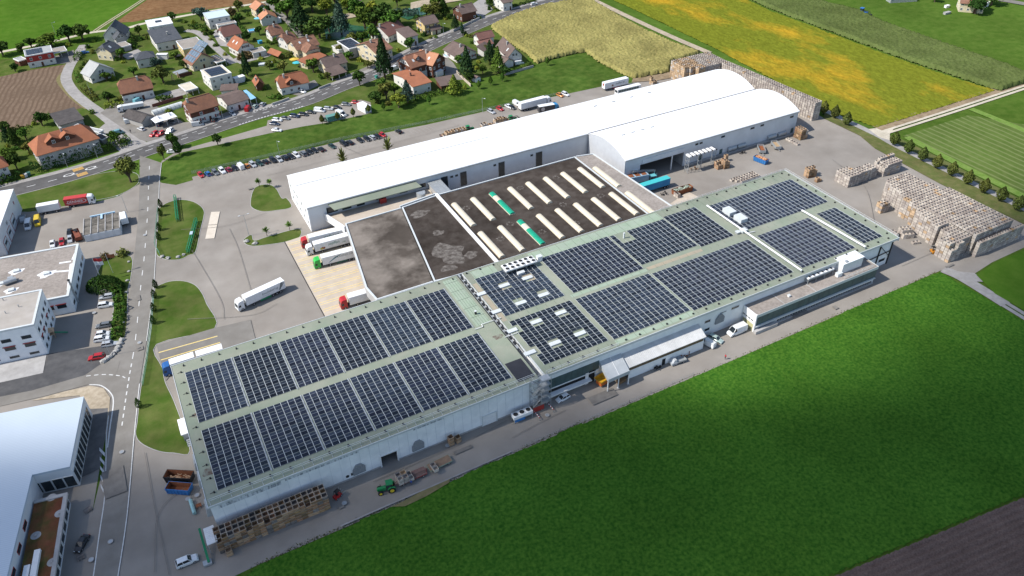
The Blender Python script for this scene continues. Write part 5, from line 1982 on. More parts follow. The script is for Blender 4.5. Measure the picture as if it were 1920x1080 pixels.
t = thing('advertising_trailer','white rounded box trailer parked at the end of the concrete bays','trailer',(p.x,p.y,0))
b = MB()
prf = [(-1.2,.9),(1.2,.9),(1.25,2.6),(.9,3.2),(-.9,3.2),(-1.25,2.6)]
vs = [(x,-2.6,z) for x,z in prf] + [(x,2.6,z) for x,z in prf]
b.add(vs,[(i,(i + 1) % 6,6 + (i + 1) % 6,6 + i) for i in range(6)] + [tuple(range(5,-1,-1)),tuple(range(6,12))])
b.build('body',MT['white'],t)
b = MB()
for x in (-1,1):
 b.tube((x - .1,-.4,.4),(x + .1,-.4,.4),.4,n=10)
b.bar((0,-2.6,.7),(0,-4.2,.6),.12)
b.box(-1,-2.4,.7,1,2.4,.89)
b.build('chassis',MT['black'],t)
p = G(O3(445,820))
t = thing('play_tower','small wooden play tower with a green slide beside the office','play tower',(p.x,p.y,0))
b = MB()
b.box(-1,-1,1.4,1,1,1.6)
for x in (-.9,.9):
 for y in (-.9,.9):
  b.bar((x,y,0),(x,y,2.8),.14)
b.build('tower',MT['crateo'],t)
b = MB()
b.add([(-1.2,-1.2,2.6),(1.2,-1.2,2.6),(1.2,1.2,2.6),(-1.2,1.2,2.6),(0,0,3.6)],[(0,1,4),(1,2,4),(2,3,4),(3,0,4)])
b.build('roof',MT['crateo'],t)
b = MB()
b.add([(1,-.3,1.6),(4.2,-.3,.3),(4.2,.3,.3),(1,.3,1.6),(1,-.3,1.5),(4.2,-.3,.2),(4.2,.3,.2),(1,.3,1.5)],[(0,1,2,3),(7,6,5,4),(0,4,5,1),(2,6,7,3)])
b.build('slide',MT['green'],t)
# ------------------------------------------------------------------ village houses
TILE = {
 'terra': mat('terracotta_tiles',(.275,.135,.085),.95,(.205,.105,.072),.8,big=.14,bs=.2,bump=.6,bsc=3.5),
 'orange': mat('orange_red_tiles',(.33,.135,.075),.95,(.265,.112,.068),.8,big=.12,bs=.2,bump=.6,bsc=3.5),
 'peach': mat('pale_orange_tiles',(.43,.215,.13),.95,(.36,.18,.11),.8,big=.08,bs=.2,bump=.5,bsc=3.5),
 'brown': mat('brown_tiles',(.15,.112,.098),.95,(.115,.088,.08),.8,big=.14,bs=.2,bump=.6,bsc=3.5),
 'rbrown': mat('red_brown_tiles',(.245,.13,.088),.95,(.165,.095,.07),.8,big=.2,bs=.25,bump=.6,bsc=3.5),
 'maroon': mat('maroon_tiles',(.195,.10,.082),.95,(.155,.085,.072),.8,big=.1,bs=.2,bump=.5,bsc=3.5),
 'slate': mat('dark_slate',(.055,.062,.072),.85,(.075,.08,.09),.8,big=.08,bs=.2,bump=.4,bsc=3.5),
 'pale': mat('pale_grey_roofing',(.34,.345,.335),.75,(.29,.295,.29),.6,big=.06,bs=.2),
 'tan': mat('tan_gravel_roof',(.25,.225,.195),.95,(.30,.27,.24),1,big=.1,bs=.2),
 'dark': mat('dark_shingle_roof',(.055,.048,.046),.9,(.075,.066,.062),.8,big=.15,bs=.2),
 'metal': mat('pale_blue_metal_roof',(.50,.57,.60),.4,(.44,.52,.56),.1),
 'white': MT['white'],
 'cream': mat('cream_flat_roof',(.55,.50,.40),.8,(.48,.44,.36),.3),
}
WALL = {
 'white': mat('white_render',(.62,.60,.55),.9,(.54,.52,.48),.5),
 'cream': mat('cream_render',(.58,.50,.34),.9,(.5,.43,.3),.5),
 'yellow': mat('yellow_render',(.56,.43,.20),.9,(.5,.38,.18),.5),
 'grey': mat('grey_render',(.36,.35,.33),.9,(.31,.30,.28),.5),
 'wood': mat('dark_timber',(.085,.035,.022),.9,(.12,.05,.03),1.5),
 'red': mat('red_boarding',(.34,.04,.03),.8,(.28,.035,.028),1),
}
fm_ = MB()
for a in ((-.62,-.09,0,-.5,.03,1.4),(.5,-.09,0,.62,.03,1.4),(-.5,-.09,0,.5,.03,.12),(-.5,-.09,1.28,.5,.03,1.4),(-.04,-.07,.12,.04,.03,1.28)):
 fm_.box(*a)
wf_me = fm_.mesh('window',MT['white'])
wfd_me = fm_.mesh('window',WALL['wood'])
fm_ = MB()
fm_.box(-.5,-.03,.12,.5,.02,1.28)
wp_me = fm_.mesh('pane',MT['glass'])
fm_ = MB()
for s_ in (-1,1):
 fm_.box(s_ * .95 - .3,-.06,.02,s_ * .95 + .3,0,1.38)
shut = {k: fm_.mesh('shutter',m_) for k,m_ in (('r',paint((.22,.035,.03))),('b',WALL['wood']),('g',MT['galv']))}
fm_ = MB()
fm_.box(-.5,-.06,0,.5,.03,2.1)
door_me = fm_.mesh('door',WALL['wood'])
gar_me = MB()
gar_me.box(-1.3,-.05,0,1.3,.03,2.2)
gar_me = gar_me.mesh('garage_door',MT['galv'])
def slab(b,pts,t=.2,mi=0):
 n = len(pts)
 lo = [(p[0],p[1],p[2] - t) for p in pts]
 b.add(list(pts) + lo,[tuple(range(n)),tuple(range(2 * n - 1,n - 1,-1))] + [(i,n + i,n + (i + 1) % n,(i + 1) % n) for i in range(n)],mi)
def house(label,a,b_,c,eave,rise=3,kind='gable',ridge='u',mode='f',wall='white',roof='terra',h=0.0,k=1.0,over=.6,chim=(.3,),cat='house',
  name='house',wins=True,group=None,sh=None,two=None,depth=None,zoff=0.0,dorm=(),open_=False,frames=None,lights=(),pv=None,width=None):
 A,B = G(a,eave).xy,G(b_,eave).xy
 u = (B - A).normalized()
 v = Vector((-u.y,u.x))
 w = width or (B - A).length
 if depth:
  d = depth
 elif mode == 'f':
  d = (G(c,eave).xy - A).dot(v)
 else:
  d = 2 * (G(c,eave + rise).xy - A).dot(v)
 d = min(max(d,3.0),22)
 rz = math.atan2(u.y,u.x)
 t = thing(name,label,cat,(A.x,A.y,0),rz,group)
 swap = ridge == 'v'
 W_,D_ = (d,w) if swap else (w,d)
 f = (lambda p: (p[1],p[0],p[2])) if swap else (lambda p: p)
 b = MB()
 zr,zk = eave + rise,eave + rise * k
 hole = 0
 if kind == 'flat':
  b.box(0,0,eave - .3,W_ if not swap else D_,D_ if not swap else W_,eave)
 elif kind == 'mono':
  slab(b,[f(p) for p in ((0,0,eave),(W_,0,eave),(W_,D_,zr),(0,D_,zr))])
 elif kind == 'gable':
  m_ = D_ / 2
  slab(b,[f(p) for p in [(0,0,eave),(W_,0,eave)] + ([(W_,m_ * k,zk)] if h else []) + [(W_ - h,m_,zr),(h,m_,zr)] + ([(0,m_ * k,zk)] if h else [])])
  slab(b,[f(p) for p in [(W_,D_,eave),(0,D_,eave)] + ([(0,D_ - m_ * k,zk)] if h else []) + [(h,m_,zr),(W_ - h,m_,zr)] + ([(W_,D_ - m_ * k,zk)] if h else [])])
  if h:
   slab(b,[f(p) for p in ((0,m_ * k,zk),(h,m_,zr),(0,D_ - m_ * k,zk))])
   slab(b,[f(p) for p in ((W_,D_ - m_ * k,zk),(W_ - h,m_,zr),(W_,m_ * k,zk))])
 ro = b.build('roof',TILE[roof],t)
 if kind == 'gable' and k > 0 and rise > 2:
  b2 = MB()
  b2.bar(f((h,D_ / 2,zr + .04)),f((W_ - h,D_ / 2,zr + .04)),.32,.14)
  b2.build('ridge_tiles',TILE[roof],ro)
 if kind == 'flat':
  X_,Y_ = (W_,D_) if not swap else (D_,W_)
  b = MB()
  for q in ((-.05,-.05,X_ + .05,.25),(-.05,Y_ - .25,X_ + .05,Y_ + .05),(-.05,.25,.25,Y_ - .25),(X_ - .25,.25,X_ + .05,Y_ - .25)):
   b.box(q[0],q[1],eave - .35,q[2],q[3],eave + .14)
  b.build('roof_edge',MT['white'] if roof != 'metal' else TILE['metal'],t)
  over = .12 if over == .6 else over
 o = over
 b = MB()
 if open_:
  X_,Y_ = (W_,D_) if not swap else (D_,W_)
  for x in (o,X_ / 2,X_ - o):
   for y in (o,Y_ - o):
    b.bar((x,y,0),(x,y,eave - .25 if kind != 'mono' or y < 1 else eave + rise * .9),.2)
  b.build('post',WALL[wall],t)
 else:
  if kind == 'gable':
   m_ = D_ / 2
   ze = eave + rise * o / m_ - .21
   zk2 = max(zk - .22,ze)
   yk = max(m_ * k,o)
   if h:
    prof = [(o,0),(D_ - o,0),(D_ - o,ze),(D_ - yk,zk2),(yk,zk2),(o,ze)]
   else:
    prof = [(o,0),(D_ - o,0),(D_ - o,ze),(m_,zr - .24),(o,ze)]
  elif kind == 'mono':
   prof = [(o,0),(D_ - o,0),(D_ - o,zr - .26 - rise * o / D_),(o,eave - .22 + rise * o / D_)]
  else:
   prof = [(o,0),(D_ - o,0),(D_ - o,eave - .31),(o,eave - .31)]
  n = len(prof)
  vs = [f((o,y,z)) for y,z in prof] + [f((W_ - o,y,z)) for y,z in prof]
  b.add(vs,[tuple(range(n)),tuple(range(2 * n - 1,n - 1,-1))] + [(i,(i + 1) % n,n + (i + 1) % n,n + i) for i in range(n)])
  b.build('wall',WALL[wall],t)
  X_,Y_ = (W_,D_) if not swap else (D_,W_)
  if two:
   b = MB()
   b.box(o - .04,o - .04,two[1],X_ - o + .04,Y_ - o + .04,eave - .32 if kind == 'flat' else eave + rise * o / (D_ / 2) - .24)
   b.build('cladding',WALL[two[0]],t)
  if wins:
   off = .05 if two else 0
   fr = wfd_me if frames == 'd' else wf_me
   levels = [z for z in (1.0,3.75,6.4) if z + 1.5 < eave + (.3 if kind == 'gable' else -.25)]
   gz = eave + .25
   def win(x,y,z,r):
    ob = link('window',fr,t,(x,y,z),r)
    link('pane',wp_me,ob)
    if sh and random.random() < .85:
     link('shutter',shut[sh],ob)
   for sd in ('f','l','r'):
    ln = X_ if sd == 'f' else Y_
    n = max(1,int((ln - 1.5) / 2.9))
    for li,z in enumerate(levels):
     for i in range(n):
      p = ln * (i + .5) / n
      if random.random() < .12:
       continue
      if li == 0 and sd == 'f' and i == n // 2:
       link('door',door_me,t,(p,o - off,.05))
       continue
      if sd == 'f':
       win(p,o - off,z,0)
      elif sd == 'l':
       win(o - off,p,z,-math.pi / 2)
      else:
       win(X_ - o + off,p,z,math.pi / 2)
   if kind == 'gable' and rise > 2.4 and k > .35:
    for e in (-.8,.8):
     if swap:
      win(X_ / 2 + e,o,gz,0)
     else:
      win(o,Y_ / 2 + e,gz,-math.pi / 2)
      win(X_ - o,Y_ / 2 + e,gz,math.pi / 2)
 for cx in chim:
  b = MB()
  yy = D_ / 2 - .9
  zc_ = eave + (rise * (yy / (D_ / 2)) if kind == 'gable' else rise * yy / D_ if kind == 'mono' else 0)
  x,y = (cx * W_,yy) if not swap else (yy,cx * W_)
  b.box(x - .38,y - .38,zc_ - .4,x + .38,y + .38,zc_ + 1.5)
  b.box(x - .46,y - .46,zc_ + 1.502,x + .46,y + .46,zc_ + 1.62)
  b.build('chimney',WALL['grey'] if cx != .41 else TILE['rbrown'],ro)
 for (cx,cy) in lights:
  x,y = cx * W_,cy * D_
  zz = eave + rise * (1 - abs(2 * cy - 1)) if kind == 'gable' else eave
  sl_ = rise / (D_ / 2)
  s_ = 1 if cy < .5 else -1
  b = MB()
  slab(b,[f(p) for p in ((x - .5,y - .6,zz - s_ * .6 * sl_ + .12),(x + .5,y - .6,zz - s_ * .6 * sl_ + .12),(x + .5,y + .6,zz + s_ * .6 * sl_ + .12),(x - .5,y + .6,zz + s_ * .6 * sl_ + .12))],.16)
  b.build('roof_window',MT['alu'],ro)
 for (cx,cw,cr,fl) in dorm:
  m_ = D_ / 2
  y0 = m_ * fl
  z0 = eave + rise * fl
  ztop = min(z0 + cr,zr - .1)
  yb = m_ * (ztop - eave) / rise
  x0,x1 = cx * W_ - cw / 2,cx * W_ + cw / 2
  b = MB()
  ze_ = ztop - cr * .55
  ye = m_ * (ze_ - eave) / rise
  slab(b,[f(p) for p in ((x0 - .3,y0 - .5,ze_),(cx * W_,y0 - .5,ztop),(cx * W_,yb,ztop),(x0 - .3,max(ye,y0),ze_))],.14)
  slab(b,[f(p) for p in ((cx * W_,y0 - .5,ztop),(x1 + .3,y0 - .5,ze_),(x1 + .3,max(ye,y0),ze_),(cx * W_,yb,ztop))],.14)
  dm = b.build('dormer',TILE[roof],ro)
  b = MB()
  b.poly([f(p) for p in ((x0,y0,z0),(x1,y0,z0),(x1,y0,ze_),(cx * W_,y0,ztop - .12),(x0,y0,ze_))])
  for x in (x0,x1):
   b.poly([f(p) for p in ((x,y0,z0),(x,y0,ze_),(x,max(ye,y0),ze_))])
  b.build('dormer_wall',WALL['wood'],t)
  if not swap:
   ob = link('window',wf_me,t,(cx * W_,y0 - .02,z0 + .1))
   link('pane',wp_me,ob)
 if pv:
  x0,x1,y0,y1,nx,ny = pv
  for i in range(nx):
   for j in range(ny):
    xa,xb = W_ * (x0 + (x1 - x0) * (i + .06) / nx),W_ * (x0 + (x1 - x0) * (i + .94) / nx)
    ya,yb = D_ * (y0 + (y1 - y0) * (j + .06) / ny),D_ * (y0 + (y1 - y0) * (j + .94) / ny)
    zf = lambda y: (eave + rise * y / (D_ / 2) if kind == 'gable' else eave + rise * y / D_ if kind == 'mono' else eave) + .14
    b = MB()
    slab(b,[f(p) for p in ((xa,ya,zf(ya)),(xb,ya,zf(ya)),(xb,yb,zf(yb)),(xa,yb,zf(yb)))],.06)
    b.build('solar_panel',MT['pv'] if kind != 'gable' else mat_pvl,ro)
 return t
mat_pvl = mat('glossy_solar_panel',(.10,.14,.18),.18,(.15,.19,.23),.6,spec=.6)
v1,v2,v3,v4 = V(0,60,8),V(150,30,8),V(330,0,8),V(480,20,8)
v5,v6,v7,v8 = V(660,10,8),V(820,0,8),V(190,120,8),V(380,110,8)
w1,w5,w6 = V(0,190,8),V(190,160,7.714),V(700,90,6.4)
house('flat roofed red and white house with rooftop solar panels beside the pale ploughed field',v1(375,367),v1(788,292),v1(762,200),6.4,0,'flat',roof='pale',two=('red',3.0),chim=(),pv=(.06,.66,.1,.9,6,4))
house('small flat annex at the left end of the red house',v1(278,438),v1(396,402),None,2.9,0,'flat',roof='pale',wall='wood',depth=6,chim=(),cat='annex',name='annex',wins=False)
house('flat carport between the red house and the lane',v1(806,318),v1(1006,277),v1(990,208),2.9,0,'flat',roof='tan',chim=(),cat='carport',name='carport',open_=True)
house('white gable house with a pale grey roof above the turning lane',v1(1345,680),v1(1722,556),v1(1270,590),3.6,4.6,ridge='v',roof='pale',chim=())
house('cream house with a dark slate roof and one roof window',v2(462,555),v2(626,466),v2(310,438),4.6,3.6,mode='r',wall='cream',roof='slate',h=1.6,k=.65,chim=(),lights=((.4,.25),))
house('tall white house with a steep grey gable at the village edge',v2(333,308),v2(690,280),v2(285,215),4.6,5.4,ridge='v',roof='slate',chim=(),lights=((.3,.2),(.6,.2)))
house('grey gabled wing in front of the steep grey house',v2(520,360),v2(722,318),None,4.2,3,ridge='v',roof='slate',wall='grey',depth=7,chim=(),cat='house wing',name='house_wing')
house('flat garage below the steep grey house',v2(620,470),v2(765,432),v2(720,368),2.8,0,'flat',roof='tan',wall='grey',chim=(),cat='garage',name='garage',wins=False)
house('white box house with a white flat roof at the top of the side lane',v2(1030,172),v2(1395,110),v2(1325,12),6.0,0,'flat',roof='white',chim=(),pv=(.35,.62,.45,.75,4,3))
house('white house with a wide dark slate pitch beside the tan roof',v2(1130,416),v2(1536,335),v2(1470,186),4.8,2.2,'mono',roof='slate',chim=(.6,))
house('white house with a hipped dark grey roof in the gardens',v2(832,668),v2(1140,611),v2(742,592),4.6,2.4,h=3.6,k=0,roof='slate',chim=())
house('yellow house with a flat tan roof behind the solar roof house',v2(1542,502),v2(1862,437),v2(1745,316),4.8,0,'flat',roof='tan',wall='yellow',chim=())
house('cream house with a pale solar panel slope on its left side',v3(237,987),v3(590,880),v3(146,890),3.4,4.4,ridge='v',wall='cream',roof='rbrown',chim=(),pv=(.08,.92,.08,.92,4,4))
house('small flat carport beside the solar slope house',v3(610,945),v3(748,905),v3(640,815),2.7,0,'flat',roof='tan',chim=(),cat='carport',name='carport',open_=True)
house('white house with a pale blue metal flat roof',v3(480,290),v3(806,232),v3(730,136),6.0,0,'flat',roof='metal',chim=())
house('low garage with a tan roof below the blue metal roof',v3(625,392),v3(908,337),v3(880,308),2.9,0,'flat',roof='tan',chim=(),cat='garage',name='garage',wins=False)
house('house with a broad maroon half hipped roof',v3(720,562),v3(992,496),v3(672,402),3.2,4.2,mode='r',roof='maroon',h=1.6,k=.6,chim=())
house('white house with a pink tiled slope and two roof windows',v3(922,765),v3(1190,690),v3(800,662),4.2,4.2,ridge='v',roof='orange',h=1.2,k=.7,chim=(),sh='b',lights=((.4,.26),(.7,.26)))
house('flat white garage beside the pink tiled house',v3(1150,800),v3(1352,756),v3(1285,702),2.9,0,'flat',roof='tan',chim=(),cat='garage',name='garage')
house('yellowish house with a pale orange roof at the top edge',v3(1187,160),v3(1412,112),v3(1110,95),5.0,3,ridge='v',wall='cream',roof='peach',chim=(),sh='b')
house('white house with a bright pale orange roof and a blue parasol',v3(1265,303),v3(1525,264),v3(1185,237),3.8,3,ridge='v',roof='peach',chim=(.8,))
house('left terracotta house of the joined row below the trees',v4(225,383),v4(430,335),v4(160,232),3.6,4.2,mode='r',roof='rbrown',h=1.5,k=.6,chim=(.5,))
house('middle terracotta house of the joined row below the trees',v4(462,500),v4(642,440),v4(372,347),3.8,4.2,mode='r',roof='rbrown',h=1.5,k=.6,chim=(.5,))
house('right hand house of the joined row with a long brown red roof',v4(610,598),v4(962,505),v4(540,440),4.8,3.6,mode='r',wall='cream',roof='rbrown',chim=(.68,),lights=((.3,.3),(.66,.3)))
house('cross gabled wing of the long brown red roofed house',v4(745,640),v4(980,580),None,4.6,3.0,ridge='v',wall='cream',roof='rbrown',depth=9,h=1.5,k=.4,chim=(),cat='house wing',name='house_wing')
house('open garden shed with a bright tiled roof',v4(330,690),v4(460,645),v4(234,602),2.2,1.7,ridge='v',roof='orange',wall='wood',chim=(),cat='shed',name='garden_shed',open_=True,over=.3)
house('low red tiled annex in front of the joined row',v4(762,806),v4(1062,668),v4(690,735),2.9,1.0,'mono',roof='orange',wall='cream',chim=(),cat='annex',name='annex')
house('big farmhouse with a brown roof marked by two paler letters',v4(1042,860),v4(1382,770),v4(935,722),4.2,3.2,mode='r',wall='cream',roof='brown',chim=(.6,),name='farmhouse')
house('brown lean to roof on posts in front of the farmhouse',v4(1132,985),v4(1368,915),None,2.7,1.6,'mono',roof='brown',wall='white',depth=7.5,chim=(),cat='canopy',name='canopy',open_=True,lights=())
house('grey house with a white framed solar panel roof',v4(1395,577),v4(1606,525),v4(1478,396),5.2,0,'flat',roof='pale',wall='grey',chim=(),pv=(.05,.95,.08,.95,7,5))
house('low annex with a planted roof left of the white framed solar roof',v4(1240,592),v4(1345,565),v4(1170,520),2.9,0,'flat',roof='tan',chim=(),cat='annex',name='annex',wins=False)
house('cream three storey house half hidden by the tall conifer',v5(355,727),v5(622,640),v5(232,552),6.4,3.2,mode='r',wall='cream',roof='rbrown',chim=(.3,),sh='g')
house('white house with a wide red brown roof behind the small white house',v5(545,470),v5(820,350),v5(440,282),3.8,4.6,mode='r',roof='maroon',chim=(.05,),lights=((.6,.3),))
house('small white two storey house with a dark brown single pitch roof',v5(800,492),v5(1005,442),v5(715,385),5.4,1.6,'mono',roof='brown',chim=())
house('pale yellow house with a grey brown roof and a small porch',v5(1080,302),v5(1312,250),v5(995,185),5.8,2.8,mode='r',wall='yellow',roof='brown',chim=(),sh='b')
house('little gabled porch of the pale yellow house',v5(1195,385),v5(1352,345),None,2.6,1.8,wall='cream',roof='brown',depth=5.5,chim=(),cat='porch',name='porch')
house('dark timber chalet with a brown roof beside the upper road',v5(1645,137),v5(1882,80),v5(1565,10),4.8,3.4,mode='r',wall='wood',roof='brown',chim=(.2,))
house('large half timbered chalet with a long terracotta roof',v5(885,952),v5(1262,838),v5(805,752),6.6,4.4,mode='r',wall='white',roof='terra',h=1.5,k=.7,chim=(),two=('wood',3.4),dorm=((.42,3.0,2.4,.45),),lights=((.25,.25),))
house('dark timbered gable wing of the large chalet with a bright roof',v5(1210,910),v5(1418,795),None,6.4,4.2,ridge='v',wall='wood',roof='peach',depth=12,chim=(.6,),cat='house wing',name='house_wing',lights=((.35,.25),))
house('low red roofed white house with a balcony beside the grass bank',w6(470,470),w6(706,405),w6(318,352),4.6,1.6,mode='r',roof='orange',chim=(.41,))
house('brown roofed open garage beside the low red roofed house',w6(806,460),w6(912,442),None,2.8,.8,'mono',roof='brown',wall='wood',depth=9.5,chim=(),cat='garage',name='garage',wins=False,width=9)
house('white bungalow with a grey brown roof next to the round pool',v6(285,862),v6(606,780),v6(190,712),3.2,3.2,ridge='v',roof='brown',chim=(.35,),sh='r')
house('white house with a chocolate roof at the edge of the maize',v6(622,602),v6(866,547),v6(565,500),4.2,2.6,mode='r',roof='maroon',chim=())
house('low chocolate roofed front of the maize edge house',v6(645,690),v6(852,650),None,2.6,1.3,'mono',roof='maroon',depth=5,chim=(),cat='annex',name='annex')
house('large white house with a broad grey brown gable roof near the maize',v6(1050,872),v6(1288,835),v6(810,702),4.0,4.4,ridge='v',roof='brown',chim=(.5,),lights=((.3,.25),))
house('small gabled front wing of the large grey brown roofed house',v6(985,970),v6(1165,912),None,2.8,2.2,ridge='v',roof='brown',depth=6,chim=(),cat='house wing',name='house_wing')
house('grey brown linking roof between the maize edge houses',v6(700,775),v6(830,700),None,3.0,2.0,'mono',roof='brown',depth=5,chim=(),cat='house wing',name='house_wing')
house('long terracotta farmhouse with a half hipped roof above the car workshop',v7(286,458),v7(786,357),v7(225,252),4.8,5.0,mode='r',roof='terra',h=1.8,k=.6,chim=(.62,),two=('wood',3.6),name='farmhouse')
house('orange red roofed inn with a timber balcony on the main road',v7(1320,748),v7(1772,617),v7(1225,542),6.0,4.8,mode='r',roof='terra',h=1.8,k=.6,chim=(.12,),two=('wood',3.5),sh='r')
house('dark gabled barn with black solar slope beside the parked vans',v7(602,882),v7(818,782),v7(422,740),2.9,2.2,ridge='v',wall='grey',roof='dark',chim=(),cat='barn',name='barn',wins=False)
house('flat cream carport between the farmhouse and the white cube house',v7(1266,408),v7(1450,357),v7(1340,266),2.9,0,'flat',roof='cream',chim=(),cat='carport',name='carport',open_=True)
house('white cube house with dark stripes of solar panels',v8(102,295),v8(432,212),v8(290,92),6.4,0,'flat',roof='cream',chim=(),pv=(.08,.92,.1,.92,1,4))
house('low white annex with a brown roof below the white cube house',v8(250,487),v8(516,466),v8(140,412),3.3,.5,'mono',roof='brown',chim=(),cat='annex',name='annex',wins=False)
house('car workshop with a broad brown roof on the main road',v8(375,702),v8(706,602),v8(205,590),3.7,1.9,mode='r',roof='brown',chim=(),name='workshop',cat='workshop')
house('house with a bright orange tiled roof and cross gable by the road',v8(1160,450),v8(1602,352),v8(1085,265),3.8,4.6,mode='r',roof='orange',h=1.8,k=.55,chim=(.25,),dorm=((.42,5.0,3.0,.12),))
house('small orange roofed cottage left of the bright orange house',v8(790,415),v8(936,386),v8(660,346),2.8,2.4,ridge='v',roof='orange',wall='wood',chim=(.4,),cat='cottage',name='cottage')
house('long apartment house with a red hipped roof and two gabled dormers',w1(545,828),w1(1500,552),w1(535,520),6.6,5.2,mode='r',roof='orange',wall='grey',h=4.2,k=.0,chim=(.52,),dorm=((.33,5.5,3.4,.38),(.55,5.5,3.4,.38)),name='apartment_house')
house('dark flat roofed house behind the long apartment house',w1(880,368),w1(1266,262),w1(1165,85),4.0,.4,'mono',roof='dark',wall='grey',chim=())
house('striped flat garage roof at the right end of the apartment house',w1(1482,468),w1(1552,432),w1(1262,290),2.8,0,'flat',roof='pale',wall='grey',chim=(),cat='garage',name='garage',wins=False)
house('grey garage box below the striped garage roof',w1(1530,580),w1(1640,530),w1(1480,490),2.7,0,'flat',roof='dark',wall='grey',chim=(),cat='garage',name='garage',wins=False)
house('white house with a red hipped roof cut by the left edge',w1(-190,1065),w1(137,968),w1(-150,800),5.6,4.4,mode='r',roof='orange',h=3,k=.1,chim=())
house('white house behind the tree tops at the top edge',V(480,0,4)(745,42),V(480,0,4)(812,24),None,5,2.6,depth=9,roof='brown',chim=())
house('white house with a dark brown roof above the road bend',v6(985,52),v6(1142,18),v6(925,-62),5.0,2.6,mode='r',roof='brown',chim=())
house('farm building behind the round tree at the top right edge',(1800,6),(1850,10),None,5,4,depth=12,roof='rbrown',wall='cream',chim=())
a_,b_,c_ = G(v7(808,892),2.9),G(v7(1140,792),2.9),G(v7(738,832),2.9)
u_ = (b_ - a_).xy.normalized()
n_ = Vector((-u_.y,u_.x))
w_c,d_c = (b_ - a_).length,max(6.5,(c_ - a_).xy.dot(n_))
t = thing('tent_canopy','white peaked tent canopy over parked cars beside the barn','canopy',(a_.x,a_.y,0),math.atan2(u_.y,u_.x))
b = MB()
nx = 12
for i in range(nx):
 for j in range(4):
  def zc_f(x,y):
   best = 0
   for px_ in (.25,.75):
    r = math.hypot((x - px_) * 2.2,(y - .5) * 1.4)
    best = max(best,1.9 * math.exp(-r * 3.2))
   return 2.9 + best
  q = [(i / nx,j / 4),((i + 1) / nx,j / 4),((i + 1) / nx,(j + 1) / 4),(i / nx,(j + 1) / 4)]
  b.add([(x * w_c,y * d_c,zc_f(x,y)) for x,y in q],[(0,1,2,3)])
b.build('roof',MT['sheet'],t,smooth=True)
for x in (.15,w_c / 2,w_c - .15):
 for y in (.15,d_c - .15):
  b = MB()
  b.bar((x,y,0),(x,y,2.9),.12)
  b.build('post',MT['white'],t)
a_,b_ = G(v8(720,615),3.6),G(v8(802,585),3.6)
c_ = G(v8(608,482),3.6)
t = thing('glass_canopy','pale blue glass canopy at the right end of the car workshop','canopy',(a_.x,a_.y,0))
b = MB()
slab(b,[(a_.x,a_.y,3.6),(b_.x,b_.y,3.6),(c_.x + 1.6,c_.y,3.8),(c_.x,c_.y,3.8)],.12)
put(b,'roof',mat('blue_canopy_glass',(.20,.42,.58),.3,(.25,.47,.62),.5),t)
for p in (a_,b_):
 b = MB()
 b.bar((p.x - .2,p.y + .3,0),(p.x - .2,p.y + .3,3.5),.15)
 put(b,'post',MT['white'],t)
p = G(v7(1000,690))
t = thing('poly_tunnel','low white greenhouse tunnel left of the orange red inn','greenhouse',(p.x,p.y,0),.25)
b = MB()
for i in range(8):
 a0,a1 = math.pi * i / 8,math.pi * (i + 1) / 8
 b.quad((-7,-1.8 * math.cos(a0),2 * math.sin(a0)),(7,-1.8 * math.cos(a0),2 * math.sin(a0)),(7,-1.8 * math.cos(a1),2 * math.sin(a1)),(-7,-1.8 * math.cos(a1),2 * math.sin(a1)))
for x in (-7,7):
 b.poly([(x,-1.8 * math.cos(math.pi * i / 8),2 * math.sin(math.pi * i / 8)) for i in range(9)])
b.build('cover',mat('white_film',(.60,.62,.60),.4,(.5,.53,.5),1),t)
for k in range(8):
 b = MB()
 for i in range(8):
  a0,a1 = math.pi * i / 8,math.pi * (i + 1) / 8
  b.bar((-7 + 2 * k,-1.83 * math.cos(a0),2.03 * math.sin(a0)),(-7 + 2 * k,-1.83 * math.cos(a1),2.03 * math.sin(a1)),.08)
 b.build('hoop',MT['galv'],t)
def pool(q,r,label,shape='round'):
 p = G(q)
 t = thing('pool',label,'pool',(p.x,p.y,0))
 b = MB()
 n = 20 if shape == 'round' else 4
 o_ = .785 if shape != 'round' else 0
 ring = lambda rr,z: [(rr * math.cos(o_ + 2 * math.pi * i / n),rr * math.sin(o_ + 2 * math.pi * i / n),z) for i in range(n)]
 vs = ring(r,0) + ring(r,.9) + ring(r - .25,.9) + ring(r - .25,.6)
 fs = []
 for k in range(3):
  fs += [(k * n + i,k * n + (i + 1) % n,(k + 1) * n + (i + 1) % n,(k + 1) * n + i) for i in range(n)]
 b.add(vs,fs)
 b.build('rim',MT['white'],t)
 b = MB()
 b.poly(ring(r - .26,.62))
 b.build('water',mat('pool_water',(.05,.32,.52),.15,(.07,.38,.58),.5),t)
pool(v6(170,842),2.6,'round garden pool with bright blue water by the white bungalow')
pool(v3(1140,470),3.0,'square white rimmed pool beside the green net','sq')
def gbox(name,label,cat,q,w,d,h,matl,roofm=None,rz=.25,flat=True):
 p = G(q)
 t = thing(name,label,cat,(p.x,p.y,0),rz)
 b = MB()
 b.box(-w / 2,-d / 2,0,w / 2,d / 2,h)
 b.build('body',matl,t)
 b = MB()
 if flat:
  b.box(-w / 2 - .15,-d / 2 - .15,h + .002,w / 2 + .15,d / 2 + .15,h + .14)
 else:
  e,r_ = .2,h + w * .25
  slab(b,[(-w / 2 - e,-d / 2 - e,h),(0,-d / 2 - e,r_),(0,d / 2 + e,r_),(-w / 2 - e,d / 2 + e,h)],.1)
  slab(b,[(0,-d / 2 - e,r_),(w / 2 + e,-d / 2 - e,h),(w / 2 + e,d / 2 + e,h),(0,d / 2 + e,r_)],.1)
 b.build('roof',roofm or matl,t)
 return t
